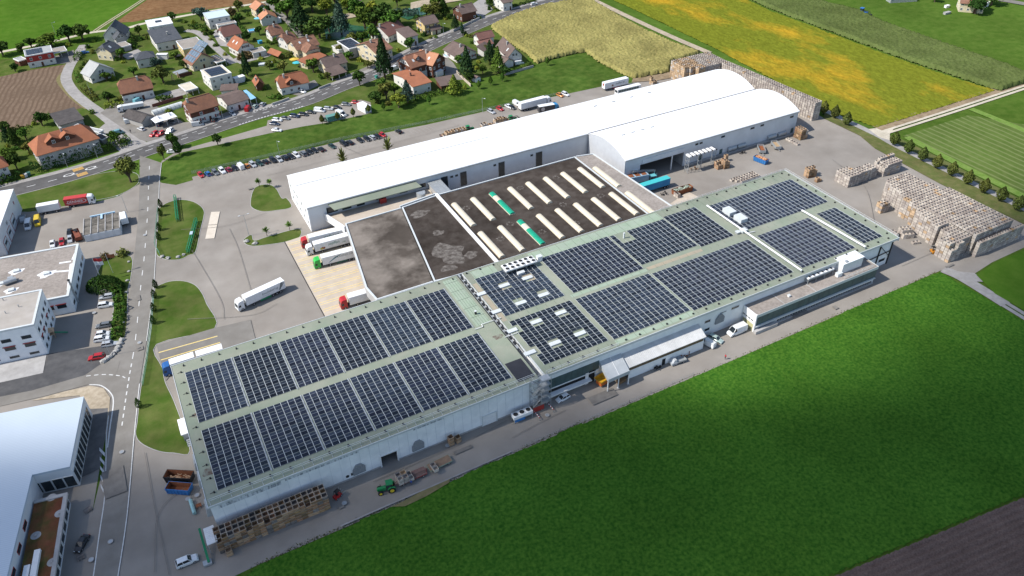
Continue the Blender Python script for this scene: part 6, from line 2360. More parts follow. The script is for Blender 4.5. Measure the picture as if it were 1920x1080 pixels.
gbox('site_cabin','white site cabin standing beside the white cube house','cabin',v8(560,350),5.2,2.6,2.7,MT['white'])
gbox('garden_table_shelter','pale blue flat shelter lying on the lawn behind the orange house','shelter',v8(945,95),6.5,2.6,.8,MT['alu'],rz=-.35)
gbox('garden_hut','tiny hut with a brown roof at the hedge below the conifers','hut',w6(1235,395),3,3,2,MT['white'],TILE['brown'],flat=False)
gbox('white_shelter','white box shelter at the end of the upper car park','shelter',V(340,180,4.364)(1500,120),3.2,6.5,2.9,MT['white'])
gbox('site_container','low green container at the edge of the upper car park','container',V(340,180,4.364)(1245,195),6,2.4,2.3,mat('dull_green_sheet',(.10,.24,.21),.6),rz=.06)
gbox('garden_cabin','white porch box at the foot of the timbered gable wing','porch',v5(1290,1050),4.5,3.4,2.5,MT['white'])
gbox('pool_shelter','grey shelter with a deck beside the round tree garden','deck',v2(1510,850),6,4.5,.5,MT['galv'],rz=.3)
gbox('garden_shelter','low white awning on the terrace of the bright pale orange house','awning',v3(1490,345),6.5,3,2.5,MT['white'])
gbox('caravan','white caravan parked beside the hipped grey house','caravan',v2(1250,640),5.5,2.3,2.5,MT['white'],rz=-.5)
gbox('water_tank','small turquoise rain tank in the garden left of the joined row','tank',v4(65,490),2,1.8,1.4,mat('turquoise_plastic',(.04,.28,.42),.5))
gbox('greenhouse','long pale glasshouse at the top right edge of the meadow','greenhouse',(1690,2),17,5,2.4,MT['galv'],MT['alu'],rz=-.35,flat=False)
gbox('white_shed','little white trough standing in the top right meadow','trough',(1775,14),3,1.5,1.2,MT['white'],rz=0)
gbox('grey_shed','pale stone heap like trough in the top right meadow','trough',(1775,26),4.5,1.6,1,MT['concg'],rz=0)
gbox('farm_trailer','white box trailer by the farm at the top right edge','trailer',(1847,12),4,2.4,2.6,MT['white'],rz=.3)
for q,col_,lab in ((v4(585,790),(.62,.40,.05),'yellow sun sail on the terrace of the joined row'),(v4(630,840),(.05,.42,.48),'turquoise sun sail beside the yellow one'),
     (v3(1245,330),(.15,.45,.58),'pale blue parasol before the bright pale orange house')):
 p = G(q)
 t = thing('sun_sail' if 'sail' in lab else 'parasol',lab,'sun shade',(p.x,p.y,0))
 b = MB()
 r_ = 2.6
 b.add([(r_ * math.cos(i * math.pi / 4),r_ * .8 * math.sin(i * math.pi / 4),2.3) for i in range(8)] + [(0,0,2.9)],[(i,(i + 1) % 8,8) for i in range(8)])
 b.build('cover',paint(col_,.7),t)
 b = MB()
 b.tube((0,0,0),(0,0,2.88),.05,n=6)
 b.build('pole',MT['galv'],t)
def wallrun(name,label,cat,pix,h,th,matl):
 pts = [G(q) for q in pix]
 t = thing(name,label,cat,(pts[0].x,pts[0].y,0))
 for i in range(len(pts) - 1):
  d = (pts[i + 1] - pts[i]).xy.normalized()
  nn = Vector((-d.y,d.x)) * th / 2
  b = MB()
  b.prism([pts[i].xy - nn,pts[i + 1].xy - nn,pts[i + 1].xy + nn,pts[i].xy + nn],0,h)
  put(b,'panel',matl,t)
 return t
wallrun('garden_wall','long grey retaining wall along the road below the dark chalet','wall',[v5(1520,400),v5(1760,280),v5(1920,205)],1.3,.4,MT['concg'])
wallrun('garden_wall','grey wall along the road in front of the vegetable garden','wall',[v8(1045,702),v8(1180,660),v8(1300,612)],1.1,.4,MT['concg'])
wallrun('garden_wall','grey wall at the road beside the bright orange house','wall',[v8(1745,468),v8(1920,398)],1.1,.4,MT['concg'])
wallrun('board_fence','reddish board fence below the vegetable beds of the farmhouse','fence',[v7(770,650),v7(1000,580),v7(1230,512)],1.5,.12,mat('red_brown_boards',(.15,.055,.04),.9))
wallrun('board_fence','grey brown board fence around the deck garden','fence',[v2(1480,930),v2(1690,875)],1.7,.12,WALL['wood'])
wallrun('garden_wall','pale wall along the drive above the timbered gable wing','wall',[w6(1000,300),w6(1100,400),w6(1170,465)],1.4,.25,MT['conc'])
wallrun('garden_wall','grey wall along the bank below the grey brown roofed house','wall',[w6(1580,330),w6(1750,280),w6(1920,232)],1.2,.3,MT['concg'])
# ------------------------------------------------------------------ vehicles
wh = MB()
wh.tube((0,-.11,0),(0,.11,0),.32,n=12)
wh.tube((0,-.125,0),(0,.125,0),.19,n=10,mi=1)
wheel_me = wh.mesh('wheel',[MT['tyre'],MT['rim']])
wh = MB()
wh.tube((0,-.17,0),(0,.17,0),.5,n=14)
wh.tube((0,-.185,0),(0,.185,0),.27,n=10,mi=1)
twheel_me = wh.mesh('wheel',[MT['tyre'],MT['rim']])
CARGLASS = mat('car_glass',(.012,.016,.02),.08,(.02,.026,.03),1,spec=.7)
def car_body(kind,col):
 b = MB()
 P_ = {
  'hatch': (4.1,1.76,[(-2.02,.62),(-1.95,.88),(-1.2,.92),(.75,.90),(1.75,.72),(2.05,.50)],(-1.9,-1.45,.25,.95,1.46)),
  'saloon': (4.6,1.8,[(-2.3,.60),(-2.2,.90),(-1.3,.93),(.8,.90),(2.0,.72),(2.3,.50)],(-1.75,-1.05,.30,1.05,1.42)),
  'estate': (4.6,1.8,[(-2.3,.62),(-2.25,.92),(-1.3,.94),(.8,.90),(2.0,.74),(2.3,.52)],(-2.2,-1.85,.35,1.05,1.48)),
  'suv': (4.6,1.88,[(-2.3,.72),(-2.25,1.02),(-1.3,1.05),(.8,1.02),(2.0,.90),(2.3,.60)],(-2.2,-1.8,.35,1.0,1.66)),
  'van': (5.0,1.95,[(-2.5,.72),(-2.5,1.15),(-1.5,1.15),(1.3,1.12),(2.2,.95),(2.5,.6)],(-2.48,-2.4,1.15,1.85,2.05)),
 }[kind]
 Lc,Wc,sec,gh = P_
 hw = Wc / 2
 rings = []
 for x,zt in sec:
  taper = .90 if abs(x) > Lc / 2 - .35 else 1.0
  w = hw * taper
  rings.append([(x,-w * .96,.24),(x,-w,.5),(x,-w * .97,max(.45,zt - .12)),(x,-w * .84,zt),(x,w * .84,zt),(x,w * .97,max(.45,zt - .12)),(x,w,.5),(x,w * .96,.24)])
 n = 8
 vs = [p for r in rings for p in r]
 fs = []
 for k in range(len(rings) - 1):
  fs += [(k * n + i,(k + 1) * n + i,(k + 1) * n + (i + 1) % n,k * n + (i + 1) % n) for i in range(n)]
 fs += [tuple(range(n)),tuple(range(len(vs) - 1,len(vs) - n - 1,-1))]
 b.add(vs,fs)
 x0,x1,x2,x3,zr = gh
 zb = sec[2][1] - .02
 wt,wb = hw * .70,hw * .86
 b.add([(x1,-wt,zr),(x2,-wt,zr),(x2,wt,zr),(x1,wt,zr),(x1 + .12,-wt * .8,zr + .05),(x2 - .15,-wt * .8,zr + .05),(x2 - .15,wt * .8,zr + .05),(x1 + .12,wt * .8,zr + .05)],
  [(4,5,6,7),(0,1,5,4),(1,2,6,5),(2,3,7,6),(3,0,4,7)])
 for s in (-1,1):
  for (a,c) in ((x0,x1),(x3,x2),((x0 + x3) / 2 - .1,(x1 + x2) / 2 - .1)):
   b.bar((a,s * wb,zb),(c,s * wt,zr),.09)
 if kind == 'van':
  b.add([(x0,-hw * .93,zb),(.75,-hw * .93,zb),(.75,-hw * .80,zr),(x1,-hw * .80,zr),(x0,hw * .93,zb),(.75,hw * .93,zb),(.75,hw * .80,zr),(x1,hw * .80,zr)],
   [(0,1,2,3),(7,6,5,4),(0,3,7,4),(3,2,6,7),(1,5,6,2)])
 me = b.mesh('body',paint(col,.28,.15,.6))
 g = MB()
 q = .985
 g.add([(x0,-wb,zb),(x3,-wb,zb),(x3,wb,zb),(x0,wb,zb),(x1,-wt * q,zr - .01),(x2,-wt * q,zr - .01),(x2,wt * q,zr - .01),(x1,wt * q,zr - .01)],
  [(0,1,5,4),(1,2,6,5),(2,3,7,6),(3,0,4,7),(4,5,6,7)])
 ge = g.mesh('windows',CARGLASS)
 l = MB()
 lx = Lc / 2 - .12
 l.box(lx - .1,-.16,.0,lx + .03,.16,.14)
 return me,ge,Lc,hw
head_me = MB()
head_me.box(-.06,-.17,-.07,.06,.17,.07)
head_me = head_me.mesh('headlight',mat('lamp_glass',(.6,.62,.62),.2,spec=.7))
tail_me = MB()
tail_me.box(-.05,-.16,-.1,.05,.16,.1)
tail_me = tail_me.mesh('tail_light',paint((.35,.015,.012)))
_cars = {}
CC = {'black': (.016,.017,.02),'white': (.72,.73,.73),'silver': (.42,.44,.46),'grey': (.14,.15,.16),'red': (.42,.018,.022),'blue': (.02,.12,.34),'dark blue': (.02,.035,.07),
 'orange': (.50,.20,.04),'crimson': (.26,.02,.05),'teal': (.16,.34,.36),'dark green': (.02,.05,.04),'pale green': (.38,.48,.45),'yellow': (.70,.48,.02),'turquoise': (.2,.48,.54)}
FAR_GROUP = 'cars parked in the works and the village'
def car(q,head,kind,colour,label,group=FAR_GROUP,scale=1.0,z=0.0):
 """q: pixel of the middle of the car on the ground; head: heading in radians or a pixel pair"""
 p = G(q)
 if isinstance(head,tuple):
  a,c = G(head[0]),G(head[1])
  head = math.atan2(c.y - a.y,c.x - a.x)
 k = (kind,colour)
 if k not in _cars:
  _cars[k] = car_body(kind,CC[colour])
 me,ge,Lc,hw = _cars[k]
 t = thing('parked_car' if kind != 'van' else 'parked_van',label,'car' if kind != 'van' else 'van',(p.x,p.y,z + .03),head,group)
 if scale != 1:
  t.scale = (scale,) * 3
 link('body',me,t)
 link('windows',ge,t)
 for sx in (-1,1):
  for sy in (-1,1):
   link('wheel',wheel_me,t,(sx * Lc * .30,sy * (hw - .12),.32))
 for sy in (-1,1):
  link('headlight',head_me,t,(Lc / 2 - .14,sy * hw * .62,.62))
  link('tail_light',tail_me,t,(-Lc / 2 + .05,sy * hw * .70,.78))
 return t
KR = V(340,180,4.364)
row = [(162,655,'red','hatch'),(220,645,'blue','hatch'),(280,635,'grey','estate'),(337,622,'white','suv'),(388,610,'crimson','hatch'),(440,600,'black','hatch'),(487,588,'white','van'),
 (537,580,'orange','hatch'),(587,570,'silver','estate'),(642,559,'dark green','estate'),(692,546,'black','hatch'),(753,535,'black','suv'),(802,527,'silver','estate'),
 (850,515,'black','suv'),(898,505,'black','estate'),(943,492,'white','estate'),(1000,482,'grey','suv'),(1047,468,'black','hatch'),(1090,455,'black','hatch'),(1145,445,'black','saloon'),
 (1233,420,'dark green','saloon'),(1330,400,'black','suv'),(1378,390,'black','estate'),(1463,372,'black','hatch'),(1520,360,'black','estate'),(1562,348,'silver','estate'),
 (1605,340,'black','saloon'),(1648,328,'red','hatch'),(1778,300,'black','hatch')]
TW = ['first','second','third','fourth','fifth','sixth','seventh','eighth','ninth','tenth','eleventh','twelfth','thirteenth','fourteenth','fifteenth','sixteenth','seventeenth','eighteenth',
 'nineteenth','twentieth','twenty first','twenty second','twenty third','twenty fourth','twenty fifth','twenty sixth','twenty seventh','twenty eighth','twenty ninth']
HR = (KR(148,636),KR(184,672))
for i,(x,y,c,k) in enumerate(row):
 flip = (HR[1],HR[0]) if i % 3 == 1 or k == 'van' else HR
 kn = {'hatch': 'hatchback','suv': 'tall car','estate': 'estate car','saloon': 'saloon','van': 'van'}[k]
 car(KR(x,y),flip,k,c,'%s %s, %s from the left in the row under the grass bank' % (c,kn,TW[i]),'cars in the row under the grass bank')
K2 = V(480,0,4)
for q,c,k,lab in ((K2(1765,845),'silver','estate','silver estate car left of a red one below the upper bank'),(K2(1830,824),'red','hatch','red car between a silver and a white one below the upper bank'),
     (K2(1897,807),'white','saloon','white car right of the red one below the upper bank'),(V(960,0,4)(38,790),'white','van','pale van tucked behind the far white lorry'),
     (V(960,0,4)(2,815),'black','hatch','dark car in front of the pale van behind the far lorry'),(V(960,0,4)(360,722),'orange','hatch','orange car beside a white one ahead of the far lorry'),
     (V(960,0,4)(400,714),'white','estate','white car beside the orange one ahead of the far lorry')):
 car(q,HR,k,c,lab,'cars below the upper bank')
HU = (KR(722,222),KR(804,230))
up = [(765,236,'dark blue','saloon'),(787,205,'white','estate'),(850,192,'grey','saloon'),(930,174,'dark blue','suv'),(1000,160,'black','estate'),(1060,142,'black','saloon'),
 (1135,130,'white','van'),(1205,113,'silver','estate'),(1272,103,'black','saloon'),(1350,78,'grey','estate'),(1427,62,'red','hatch')]
for i,(x,y,c,k) in enumerate(up):
 car(KR(x,y),HU,k,c,'%s %s, %s from the left in the upper car park row' % (c,'van' if k == 'van' else 'car',TW[i]),'cars in the upper car park')
car(KR(785,288),HU,'saloon','white','white car standing alone at the lower edge of the upper car park')
car(KR(1180,206),HU,'estate','dark green','dark car half hidden by a small tree at the upper car park edge')
car(KR(1310,160),(KR(1270,140),KR(1350,172)),'van','white','white camper van beside the green container in the upper car park',scale=1.12)
vill = [(v7(390,800),(v7(340,800),v7(450,775)),'hatch','dark green','dark green car behind two white vans by the barn'),(v7(430,842),(v7(350,850),v7(480,820)),'van','white','farther white van beside the dark barn'),
  (v7(445,880),(v7(360,895),v7(520,860)),'van','white','nearer white van beside the dark barn'),(v7(602,990),(v7(650,1000),v7(550,960)),'hatch','white','small white car in front of the barn'),
  (v7(255,1052),(v7(190,1070),v7(320,1030)),'van','teal','teal van on the drive of the long apartment house'),(w5(770,722),(w5(810,700),w5(735,745)),'suv','red','left one of two red black roofed cars by the main road'),
  (w5(862,720),(w5(900,700),w5(825,742)),'suv','red','right one of two red black roofed cars by the main road'),(w5(995,680),(w5(1030,650),w5(955,705)),'suv','white','white car behind the round tree on the main road forecourt'),
  (v7(1455,928),(v7(1370,935),v7(1540,915)),'van','silver','silver van in front of the orange red inn'),(v7(1708,855),(v7(1680,880),v7(1730,830)),'hatch','black','dark car in the shade of the orange red inn'),
  (w5(345,815),(w5(290,830),w5(400,800)),'hatch','dark blue','dark blue car behind the roadside hedge of the apartment house'),(w5(1035,975),(w5(960,985),w5(1100,975)),'saloon','white','white car under the small tree at the upper car park entrance'),
  (v7(555,570),(v7(500,600),v7(620,530)),'van','turquoise','turquoise van in front of the terracotta farmhouse'),(v8(450,840),(v8(410,800),v8(490,860)),'estate','silver','silver car in front of the car workshop'),
  (v8(682,772),(v8(660,800),v8(700,740)),'van','red','small red van in front of the car workshop'),(v8(795,735),(v8(760,765),v8(830,705)),'hatch','pale green','pale car beside the blue glass canopy'),
  (v8(905,702),(v8(870,735),v8(940,670)),'hatch','silver','silver grey car right of the pale car by the canopy'),(v8(1498,507),(v8(1450,490),v8(1550,520)),'hatch','white','white car in front of the bright orange roofed house'),
  (v1(1280,322),(v1(1235,325),v1(1325,310)),'hatch','blue','bright blue car behind the hedge near the village lane'),(v6(1450,72),(v6(1400,85),v6(1510,60)),'estate','white','white car driving on the main road at the top'),
  (v7(1065,885),(v7(1030,870),v7(1105,890)),'hatch','grey','grey car under the white tent canopy'),(v7(880,920),(v7(850,940),v7(905,890)),'hatch','dark blue','dark car under the left end of the tent canopy'),
  (v5(640,968),(v5(600,985),v5(690,950)),'van','white','white van under trees beside the large timbered chalet'),(v6(1230,965),(v6(1180,970),v6(1290,950)),'van','white','white van by the maize edge house')]
for q,h_d,k,c,lab in vill:
 car(q,h_d,k,c,lab)
lot = [(L1(330,632),(L1(345,560),L1(325,640)),'van','white','white van in the shade of the workshop hall'),(L1(432,592),(L1(425,530),L1(425,600)),'van','yellow','bright yellow van beside the white box trailer'),
 (L1(790,712),(L1(800,650),L1(785,715)),'hatch','black','dark blue grey car at the end of the concrete bays'),(L1(797,785),(L1(800,740),L1(795,800)),'hatch','silver','silver car between the red car and the rusty digger'),
 (L1(598,838),(L1(600,760),L1(600,850)),'saloon','white','white car with a dark glass roof in the left car park'),(L1(704,815),(L1(710,740),L1(700,830)),'hatch','red','pinkish red car beside the white one in the left car park')]
for q,h_d,k,c,lab in lot:
 car(q,h_d,k,c,lab,scale=1.12 if k == 'van' else 1.0)
side = [(O3(905,490),'silver','estate',1,'silver estate car, uppermost in the row by the hedge'),(O3(898,562),'white','suv',0,'white tall car, second in the row by the hedge'),(O3(880,732),'grey','estate',1,'dark grey car in the row by the hedge'),
  (O3(873,803),'white','hatch',0,'white car just below the dark one by the hedge'),(O3(868,848),'white','suv',0,'white car sixth in line, nearly touching the one above'),(O3(932,890),'silver','estate',0,'silver estate car, lowest in the row by the hedge'),
  (O3(822,1002),'red','suv',1,'red car parked alone on the fresh asphalt')]
for q,c,k,fl,lab in side:
 hd = (O3(840,500),O3(975,480))
 car(q,hd if not fl else (hd[1],hd[0]),k,c,lab)
car((155,1022),((172,1000),(148,1040)),'saloon','black','black saloon with a glass roof parked by the low annex')
car((352,1055),((333,1062),(374,1045)),'suv','white','white tall car parked near the front left corner of the long stack',scale=1.03)
KF = V(960,540,4)
car(KF(382,835),(KF(430,800),KF(335,850)),'hatch','white','white car with an open rear in front of the scaffold tower')
car(KF(1468,425),(KF(1510,440),KF(1425,390)),'van','white','white van in the shade at the end of the long shed',scale=.92)
car(KF(1525,392),(KF(1480,360),KF(1565,400)),'estate','pale green','pale green estate car beside the white van')
car(KF(1683,335),(KF(1740,300),KF(1610,355)),'van','white','long white van with a printed side near the annex end wall',scale=1.25)
def cage_pickup(q,head,label):
 p = G(q)
 a,c = G(head[0]),G(head[1])
 t = thing('flatbed_pickup',label,'pickup',(p.x,p.y,.02),math.atan2(c.y - a.y,c.x - a.x))
 b = MB()
 b.box(.6,-.9,.4,2.4,.9,1.1)
 b.add([(.7,-.85,1.1),(2.0,-.85,1.1),(2.0,.85,1.1),(.7,.85,1.1),(.8,-.7,1.9),(1.5,-.7,1.9),(1.5,.7,1.9),(.8,.7,1.9)],[(0,1,5,4),(1,2,6,5),(2,3,7,6),(3,0,4,7),(4,5,6,7)])
 b.build('cab',paint(CC['silver']),t)
 b = MB()
 b.box(-2.4,-.95,.7,.55,.95,.8)
 for y in (-.95,.9):
  b.box(-2.4,y,.8,.55,y + .05,1.2)
 b.box(-2.4,-.9,.8,-2.35,.9,1.2)
 b.build('bed',MT['galv'],t)
 for x in (-1.5,1.5):
  for y in (-.8,.8):
   link('wheel',wheel_me,t,(x,y,.32))
cage_pickup(KF(1240,560),(KF(1290,530),KF(1200,560)),'grey flatbed pickup in front of the long shed')
cage_pickup(L1(265,560),(L1(255,480),L1(265,590)),'grey pickup with a ladder rack against the workshop hall')
# ---- lorries
def lorry_frame(q_near0,q_near1,width=2.5):
 """near side ground line front -> rear; returns origin (front centre), heading angle"""
 a,c = G(q_near0).xy,G(q_near1).xy
 d = (c - a).normalized()
 n = Vector((-d.y,d.x))
 if n.dot(Vector((0,1))) < 0:
  n = -n
 o = a + n * width / 2
 return o,math.atan2(-d.y,-d.x),(c - a).length,(1 if Vector((math.cos(math.atan2(-d.y,-d.x)),math.sin(math.atan2(-d.y,-d.x)))).x > 0 else -1)
def cab(t,colour,tall=True):
 h = 3.55 if tall else 2.9
 b = MB()
 pr = [(0,.5),(-.02,1.5),(-.25,2.6),(-.55,h - .15),(-1.0,h),(-2.2,h + .1),(-2.2,.5)]
 vs = [(x,-1.22,z) for x,z in pr] + [(x,1.22,z) for x,z in pr]
 n = len(pr)
 b.add(vs,[tuple(range(n)),tuple(range(2 * n - 1,n - 1,-1))] + [(i,n + i,n + (i + 1) % n,(i + 1) % n) for i in range(n)])
 b.box(-.9,-1.24,.5,-.2,1.24,.9)
 b.build('cab',paint(CC.get(colour,colour) if isinstance(colour,str) else colour,.35),t)
 b = MB()
 b.add([(.0,-1.05,1.55),(.0,1.05,1.55),(-.24,1.0,2.55),(-.24,-1.0,2.55)],[(0,1,2,3)])
 for s in (-1,1):
  b.quad((-.35,s * 1.235,1.6),(-1.15,s * 1.235,1.6),(-1.1,s * 1.235,2.35),(-.45,s * 1.235,2.35))
 b.build('windscreen',MT['glass'],t)
 for s in (-1,1):
  link('headlight',head_me,t,(.02,s * .95,.75))
def axles(t,xs,w=1.05):
 for x in xs:
  for s in (-1,1):
   link('wheel',twheel_me,t,(x,s * w,.5))
def lettering(t,s,size,x,z,side,colour,shear=0.0,w=1.27,slope=0.0,xs=1.0):
 me = text_mesh(s,size,paint(colour,.6),shear)
 o = link('lettering',me,t,(x,side * (w + .012),z))
 o.rotation_euler = (math.pi / 2,-slope if side < 0 else slope,0) if side < 0 else (math.pi / 2,slope,math.pi)
 o.scale = (xs,1,1)
 return o
def artic(label,q0,q1,cabc,boxc=(.74,.75,.75),Lt=13.4,skirt=None,roofc=None,withcab=True,name='articulated_lorry',h=4.0,cat='lorry'):
 o,ang,_,side = lorry_frame(q0,q1)
 t = thing(name,label,cat,(o.x,o.y,.03),ang)
 x0 = -2.9 if withcab else 0
 if withcab:
  cab(t,cabc)
  axles(t,(-1.35,-5.2))
 b = MB()
 b.box(x0 - Lt,-1.27,1.15,x0,1.27,h)
 b.build('trailer_box',paint(boxc,.5),t)
 if roofc:
  b = MB()
  b.box(x0 - Lt - .02,-1.29,h + .002,x0 + .02,1.29,h + .05)
  b.build('roof',paint(roofc,.5),t)
 b = MB()
 b.box(x0 - Lt + .2,-.6,.75,(-.6 if withcab else -.3),.6,1.14)
 b.box(x0 - Lt - .05,-1.2,.6,x0 - Lt + .1,1.2,.75)
 b.build('chassis',MT['black'],t)
 if skirt:
  b = MB()
  for s in (-1,1):
   b.box(x0 - 8.2,min(s * 1.2,s * 1.26),.45,x0 - 4.6,max(s * 1.2,s * 1.26),1.1)
  b.build('side_skirt',paint(skirt,.5),t)
 if not withcab:
  b = MB()
  for s in (-.9,.9):
   b.bar((x0 - 2.5,s,0),(x0 - 2.5,s,1.15),.16)
  b.build('support_leg',MT['black'],t)
 axles(t,(x0 - Lt + 1.9,x0 - Lt + 3.2,x0 - Lt + 4.5))
 return t,side,x0
t,sd,x0 = artic('white articulated lorry with a green side skirt driving across the yard',(448.7,586.5),(537.5,545),'white',skirt=(.02,.24,.10))
S_ = -1
def nearside(t):
 """local y sign of the side that faces the camera"""
 a = t.rotation_euler.z
 ny = Vector((-math.sin(a),math.cos(a)))
 return -1 if ny.dot(t.location.xy) > 0 else 1
sgn = nearside(t)
def lt(t,s,size,xs_,z,colour,**k):
 sg = nearside(t)
 return lettering(t,s,size,xs_,z,sg,colour,**k)
lt(t,'fruchthof ag',1.15,-8.2,2.3,(.12,.17,.17),shear=.3)
lt(t,'fruits and more',.35,-8.6,1.75,(.25,.32,.30))
b = MB()
s_ = nearside(t)
b.add([(-14.0,s_ * 1.285,1.5),(-14.5,s_ * 1.285,1.5),(-15.7,s_ * 1.285,3.8),(-14.9,s_ * 1.285,3.8)],[(0,1,2,3)])
b.add([(-14.9,s_ * 1.285,2.3),(-15.1,s_ * 1.285,2.2),(-16.1,s_ * 1.285,3.5),(-15.8,s_ * 1.285,3.6)],[(0,1,2,3)])
b.build('emblem',paint((.13,.15,.15),.6),t)
t,sd,x0 = artic('lorry with a red cab, innermost of three backed up to the dock',(567.5,468.5),(645,449),'red')
lt(t,'steffen ris',1.4,-7.6,2.4,(.03,.20,.13),shear=.3)
t,sd,x0 = artic('lorry with a white cab in the middle of three backed up to the dock',(577,482),(657,460),'white')
lt(t,'steffen',1.5,-7.4,2.35,(.03,.20,.13),shear=.35)
lt(t,'ris',1.1,-12.4,1.9,(.03,.20,.13),shear=.35)
b = MB()
s_ = nearside(t)
for i,(cx,cz,r,c) in enumerate(((-5.0,1.75,.38,0),(-5.5,1.7,.35,1),(-6.0,1.85,.42,2),(-5.4,2.15,.25,2))):
 b.tube((cx,s_ * (1.275 + .003 * i),cz),(cx,s_ * (1.285 + .003 * i),cz),r,n=12,mi=c)
b.build('emblem',[paint((.45,.40,.06),.6),paint((.55,.40,.04),.6),paint((.28,.09,.04),.6)],t)
t,sd,x0 = artic('lorry with a bright green cab, nearest of three backed up to the dock',(591,507),(664,488),(.03,.42,.06),skirt=(.02,.10,.07))
lt(t,'L & EXPRESS CARGO',1.0,-7.2,2.75,(.10,.11,.12),xs=.82)
b = MB()
s_ = nearside(t)
b.add([(-4.6,s_ * 1.285,1.5),(-5.3,s_ * 1.285,1.75),(-9.6,s_ * 1.285,3.9),(-7.2,s_ * 1.285,3.25)],[(0,1,2,3)])
b.build('emblem',paint((.03,.16,.20),.6),t)
artic('lorry with a red cab at the lower dock end, partly behind the hall roof',(640.5,583),(712,562),'red')
t,sd,x0 = artic('white articulated lorry parked below the upper bank',(1034.5,195.5),(979.5,210),'white')
t,sd,x0 = artic('white trailer with dark script standing without a cab beside the maize',(1133.5,172),(1177,161.5),None,withcab=False,name='semi_trailer',cat='trailer',skirt=(.25,.03,.05))
lt(t,'steffen ris',1.3,-6.0,2.3,(.08,.10,.10),shear=.35)
b = MB()
b.box(.0,-.5,2.5,.03,.5,3.6)
b.build('emblem',MT['red'],t)
b = MB()
s_ = nearside(t)
b.tube((-4.4,s_ * 1.28,2.2),(-4.4,s_ * 1.29,2.2),.5,n=12)
b.build('emblem',paint((.25,.13,.07),.6),t)
o,ang,_,side_ = lorry_frame((1157.5,181.5),(1209,169.5))
t = thing('coach','long white coach with a dark green window band behind the hangar roof','coach',(o.x,o.y,.03),ang)
b = MB()
b.box(-13,-1.27,.5,0,1.27,3.3)
b.build('body',MT['white'],t)
s_ = nearside(t)
for k in range(8):
 b = MB()
 b.box(-1.9 - k * 1.4,min(s_ * 1.272,s_ * 1.29),1.9,-.6 - k * 1.4,max(s_ * 1.272,s_ * 1.29),2.9)
 b.build('window',MT['teal'],t)
b = MB()
b.box(.001,-1.0,1.6,.03,1.0,2.8)
b.build('windscreen',MT['glass'],t)
axles(t,(-2.6,-9.6,-11))
def rigid(label,q0,q1,cabc,boxc,Lb=7.6,roofc=None,h=3.7):
 o,ang,ln,_ = lorry_frame(q0,q1)
 t = thing('box_lorry',label,'lorry',(o.x,o.y,.03),ang)
 cab(t,cabc,True)
 b = MB()
 b.box(-2.4 - Lb,-1.27,1.1,-2.4,1.27,h)
 b.build('box',paint(boxc,.5),t)
 if roofc:
  b = MB()
  b.box(-2.4 - Lb - .02,-1.29,h + .002,-2.38,1.29,h + .05)
  b.build('roof',paint(roofc,.5),t)
 b = MB()
 b.box(-2.2 - Lb,-.5,.7,-.5,.5,1.09)
 b.build('chassis',MT['black'],t)
 axles(t,(-1.35,-Lb + .3,-Lb - 1.0))
 return t
t = rigid('red box lorry with a white cab and DENNER in white on its side',(180,383),(126.3,391),'white',(.46,.035,.03),7.9)
me_ = text_mesh('DENNER',1.42,MT['white'])
o_ = link('lettering',me_,t,(-9.3,-1.285,1.85))
o_.rotation_euler = (math.pi / 2,0,0)
b = MB()
n = 30
for i in range(n):
 a0,a1 = 2 * math.pi * i / n,2 * math.pi * (i + 1) / n
 if 1.9 < a0 < 3.3:
  continue
 r0,r1 = 1,1.0
 q = [(-6.2 + 3.5 * k * math.cos(a),-1.282,2.35 + 1.0 * k * math.sin(a)) for k,a in ((.955,a0),(1.03,a0),(1.03,a1),(.955,a1))]
 b.add(q,[(0,1,2,3)])
b.build('emblem',MT['white'],t)
o,ang,ln,_ = lorry_frame((115,397),(79,403.5))
t = thing('drawbar_trailer','white box trailer coupled behind the red lorry','trailer',(o.x,o.y,.03),ang)
b = MB()
b.box(-7.4,-1.27,1.1,0,1.27,3.7)
b.build('box',MT['white'],t)
b = MB()
b.box(-7.2,-.5,.7,-.2,.5,1.09)
b.bar((-.2,0,.8),(2.4,0,.7),.12)
b.build('chassis',MT['black'],t)
axles(t,(-1.4,-5.2,-6.4))
t = rigid('black sided box lorry with a blue cab and a white roof in the back lot',(1049,209),(1015,215),(.02,.20,.42),(.05,.05,.055),7.4,(.72,.74,.74))
b = MB()
b.tube((-8,nearside(t) * 1.275,2.4),(-8,nearside(t) * 1.285,2.4),.9,n=12)
b.build('emblem',paint((.5,.45,.42),.6),t)
t = rigid('lorry with a blue cab standing behind the left end of the solar hall',(309,709),(362,692),(.02,.10,.30),(.74,.75,.75),6.6,None,4.0)
o,ang,ln,_ = lorry_frame((375,688),(428,672))
t = thing('drawbar_trailer','white box trailer standing behind the blue cabbed lorry at the solar hall','trailer',(o.x,o.y,.03),ang)
b = MB()
b.box(-7.2,-1.27,1.1,0,1.27,4.0)
b.build('box',MT['white'],t)
b = MB()
b.box(-7.0,-.5,.7,-.2,.5,1.09)
b.bar((-.2,0,.8),(1.4,0,.7),.12)
b.build('chassis',MT['black'],t)
axles(t,(-1.4,-5.2,-6.4))
o,ang,ln,_ = lorry_frame(v7(262,742),v7(640,668))
t = thing('tipper_lorry','pale grey tipper lorry parked across the lane by the barn','lorry',(o.x,o.y,.03),ang)
cab(t,'white',False)
b = MB()
b.add([(-2.5,-1.25,1.1),(-11.2,-1.25,1.1),(-11.4,-1.25,2.6),(-2.4,-1.25,2.9),(-2.5,1.25,1.1),(-11.2,1.25,1.1),(-11.4,1.25,2.6),(-2.4,1.25,2.9)],
 [(0,1,2,3),(7,6,5,4),(0,3,7,4),(1,5,6,2),(3,2,6,7),(0,4,5,1)])
b.build('body',MT['alu'],t)
b = MB()
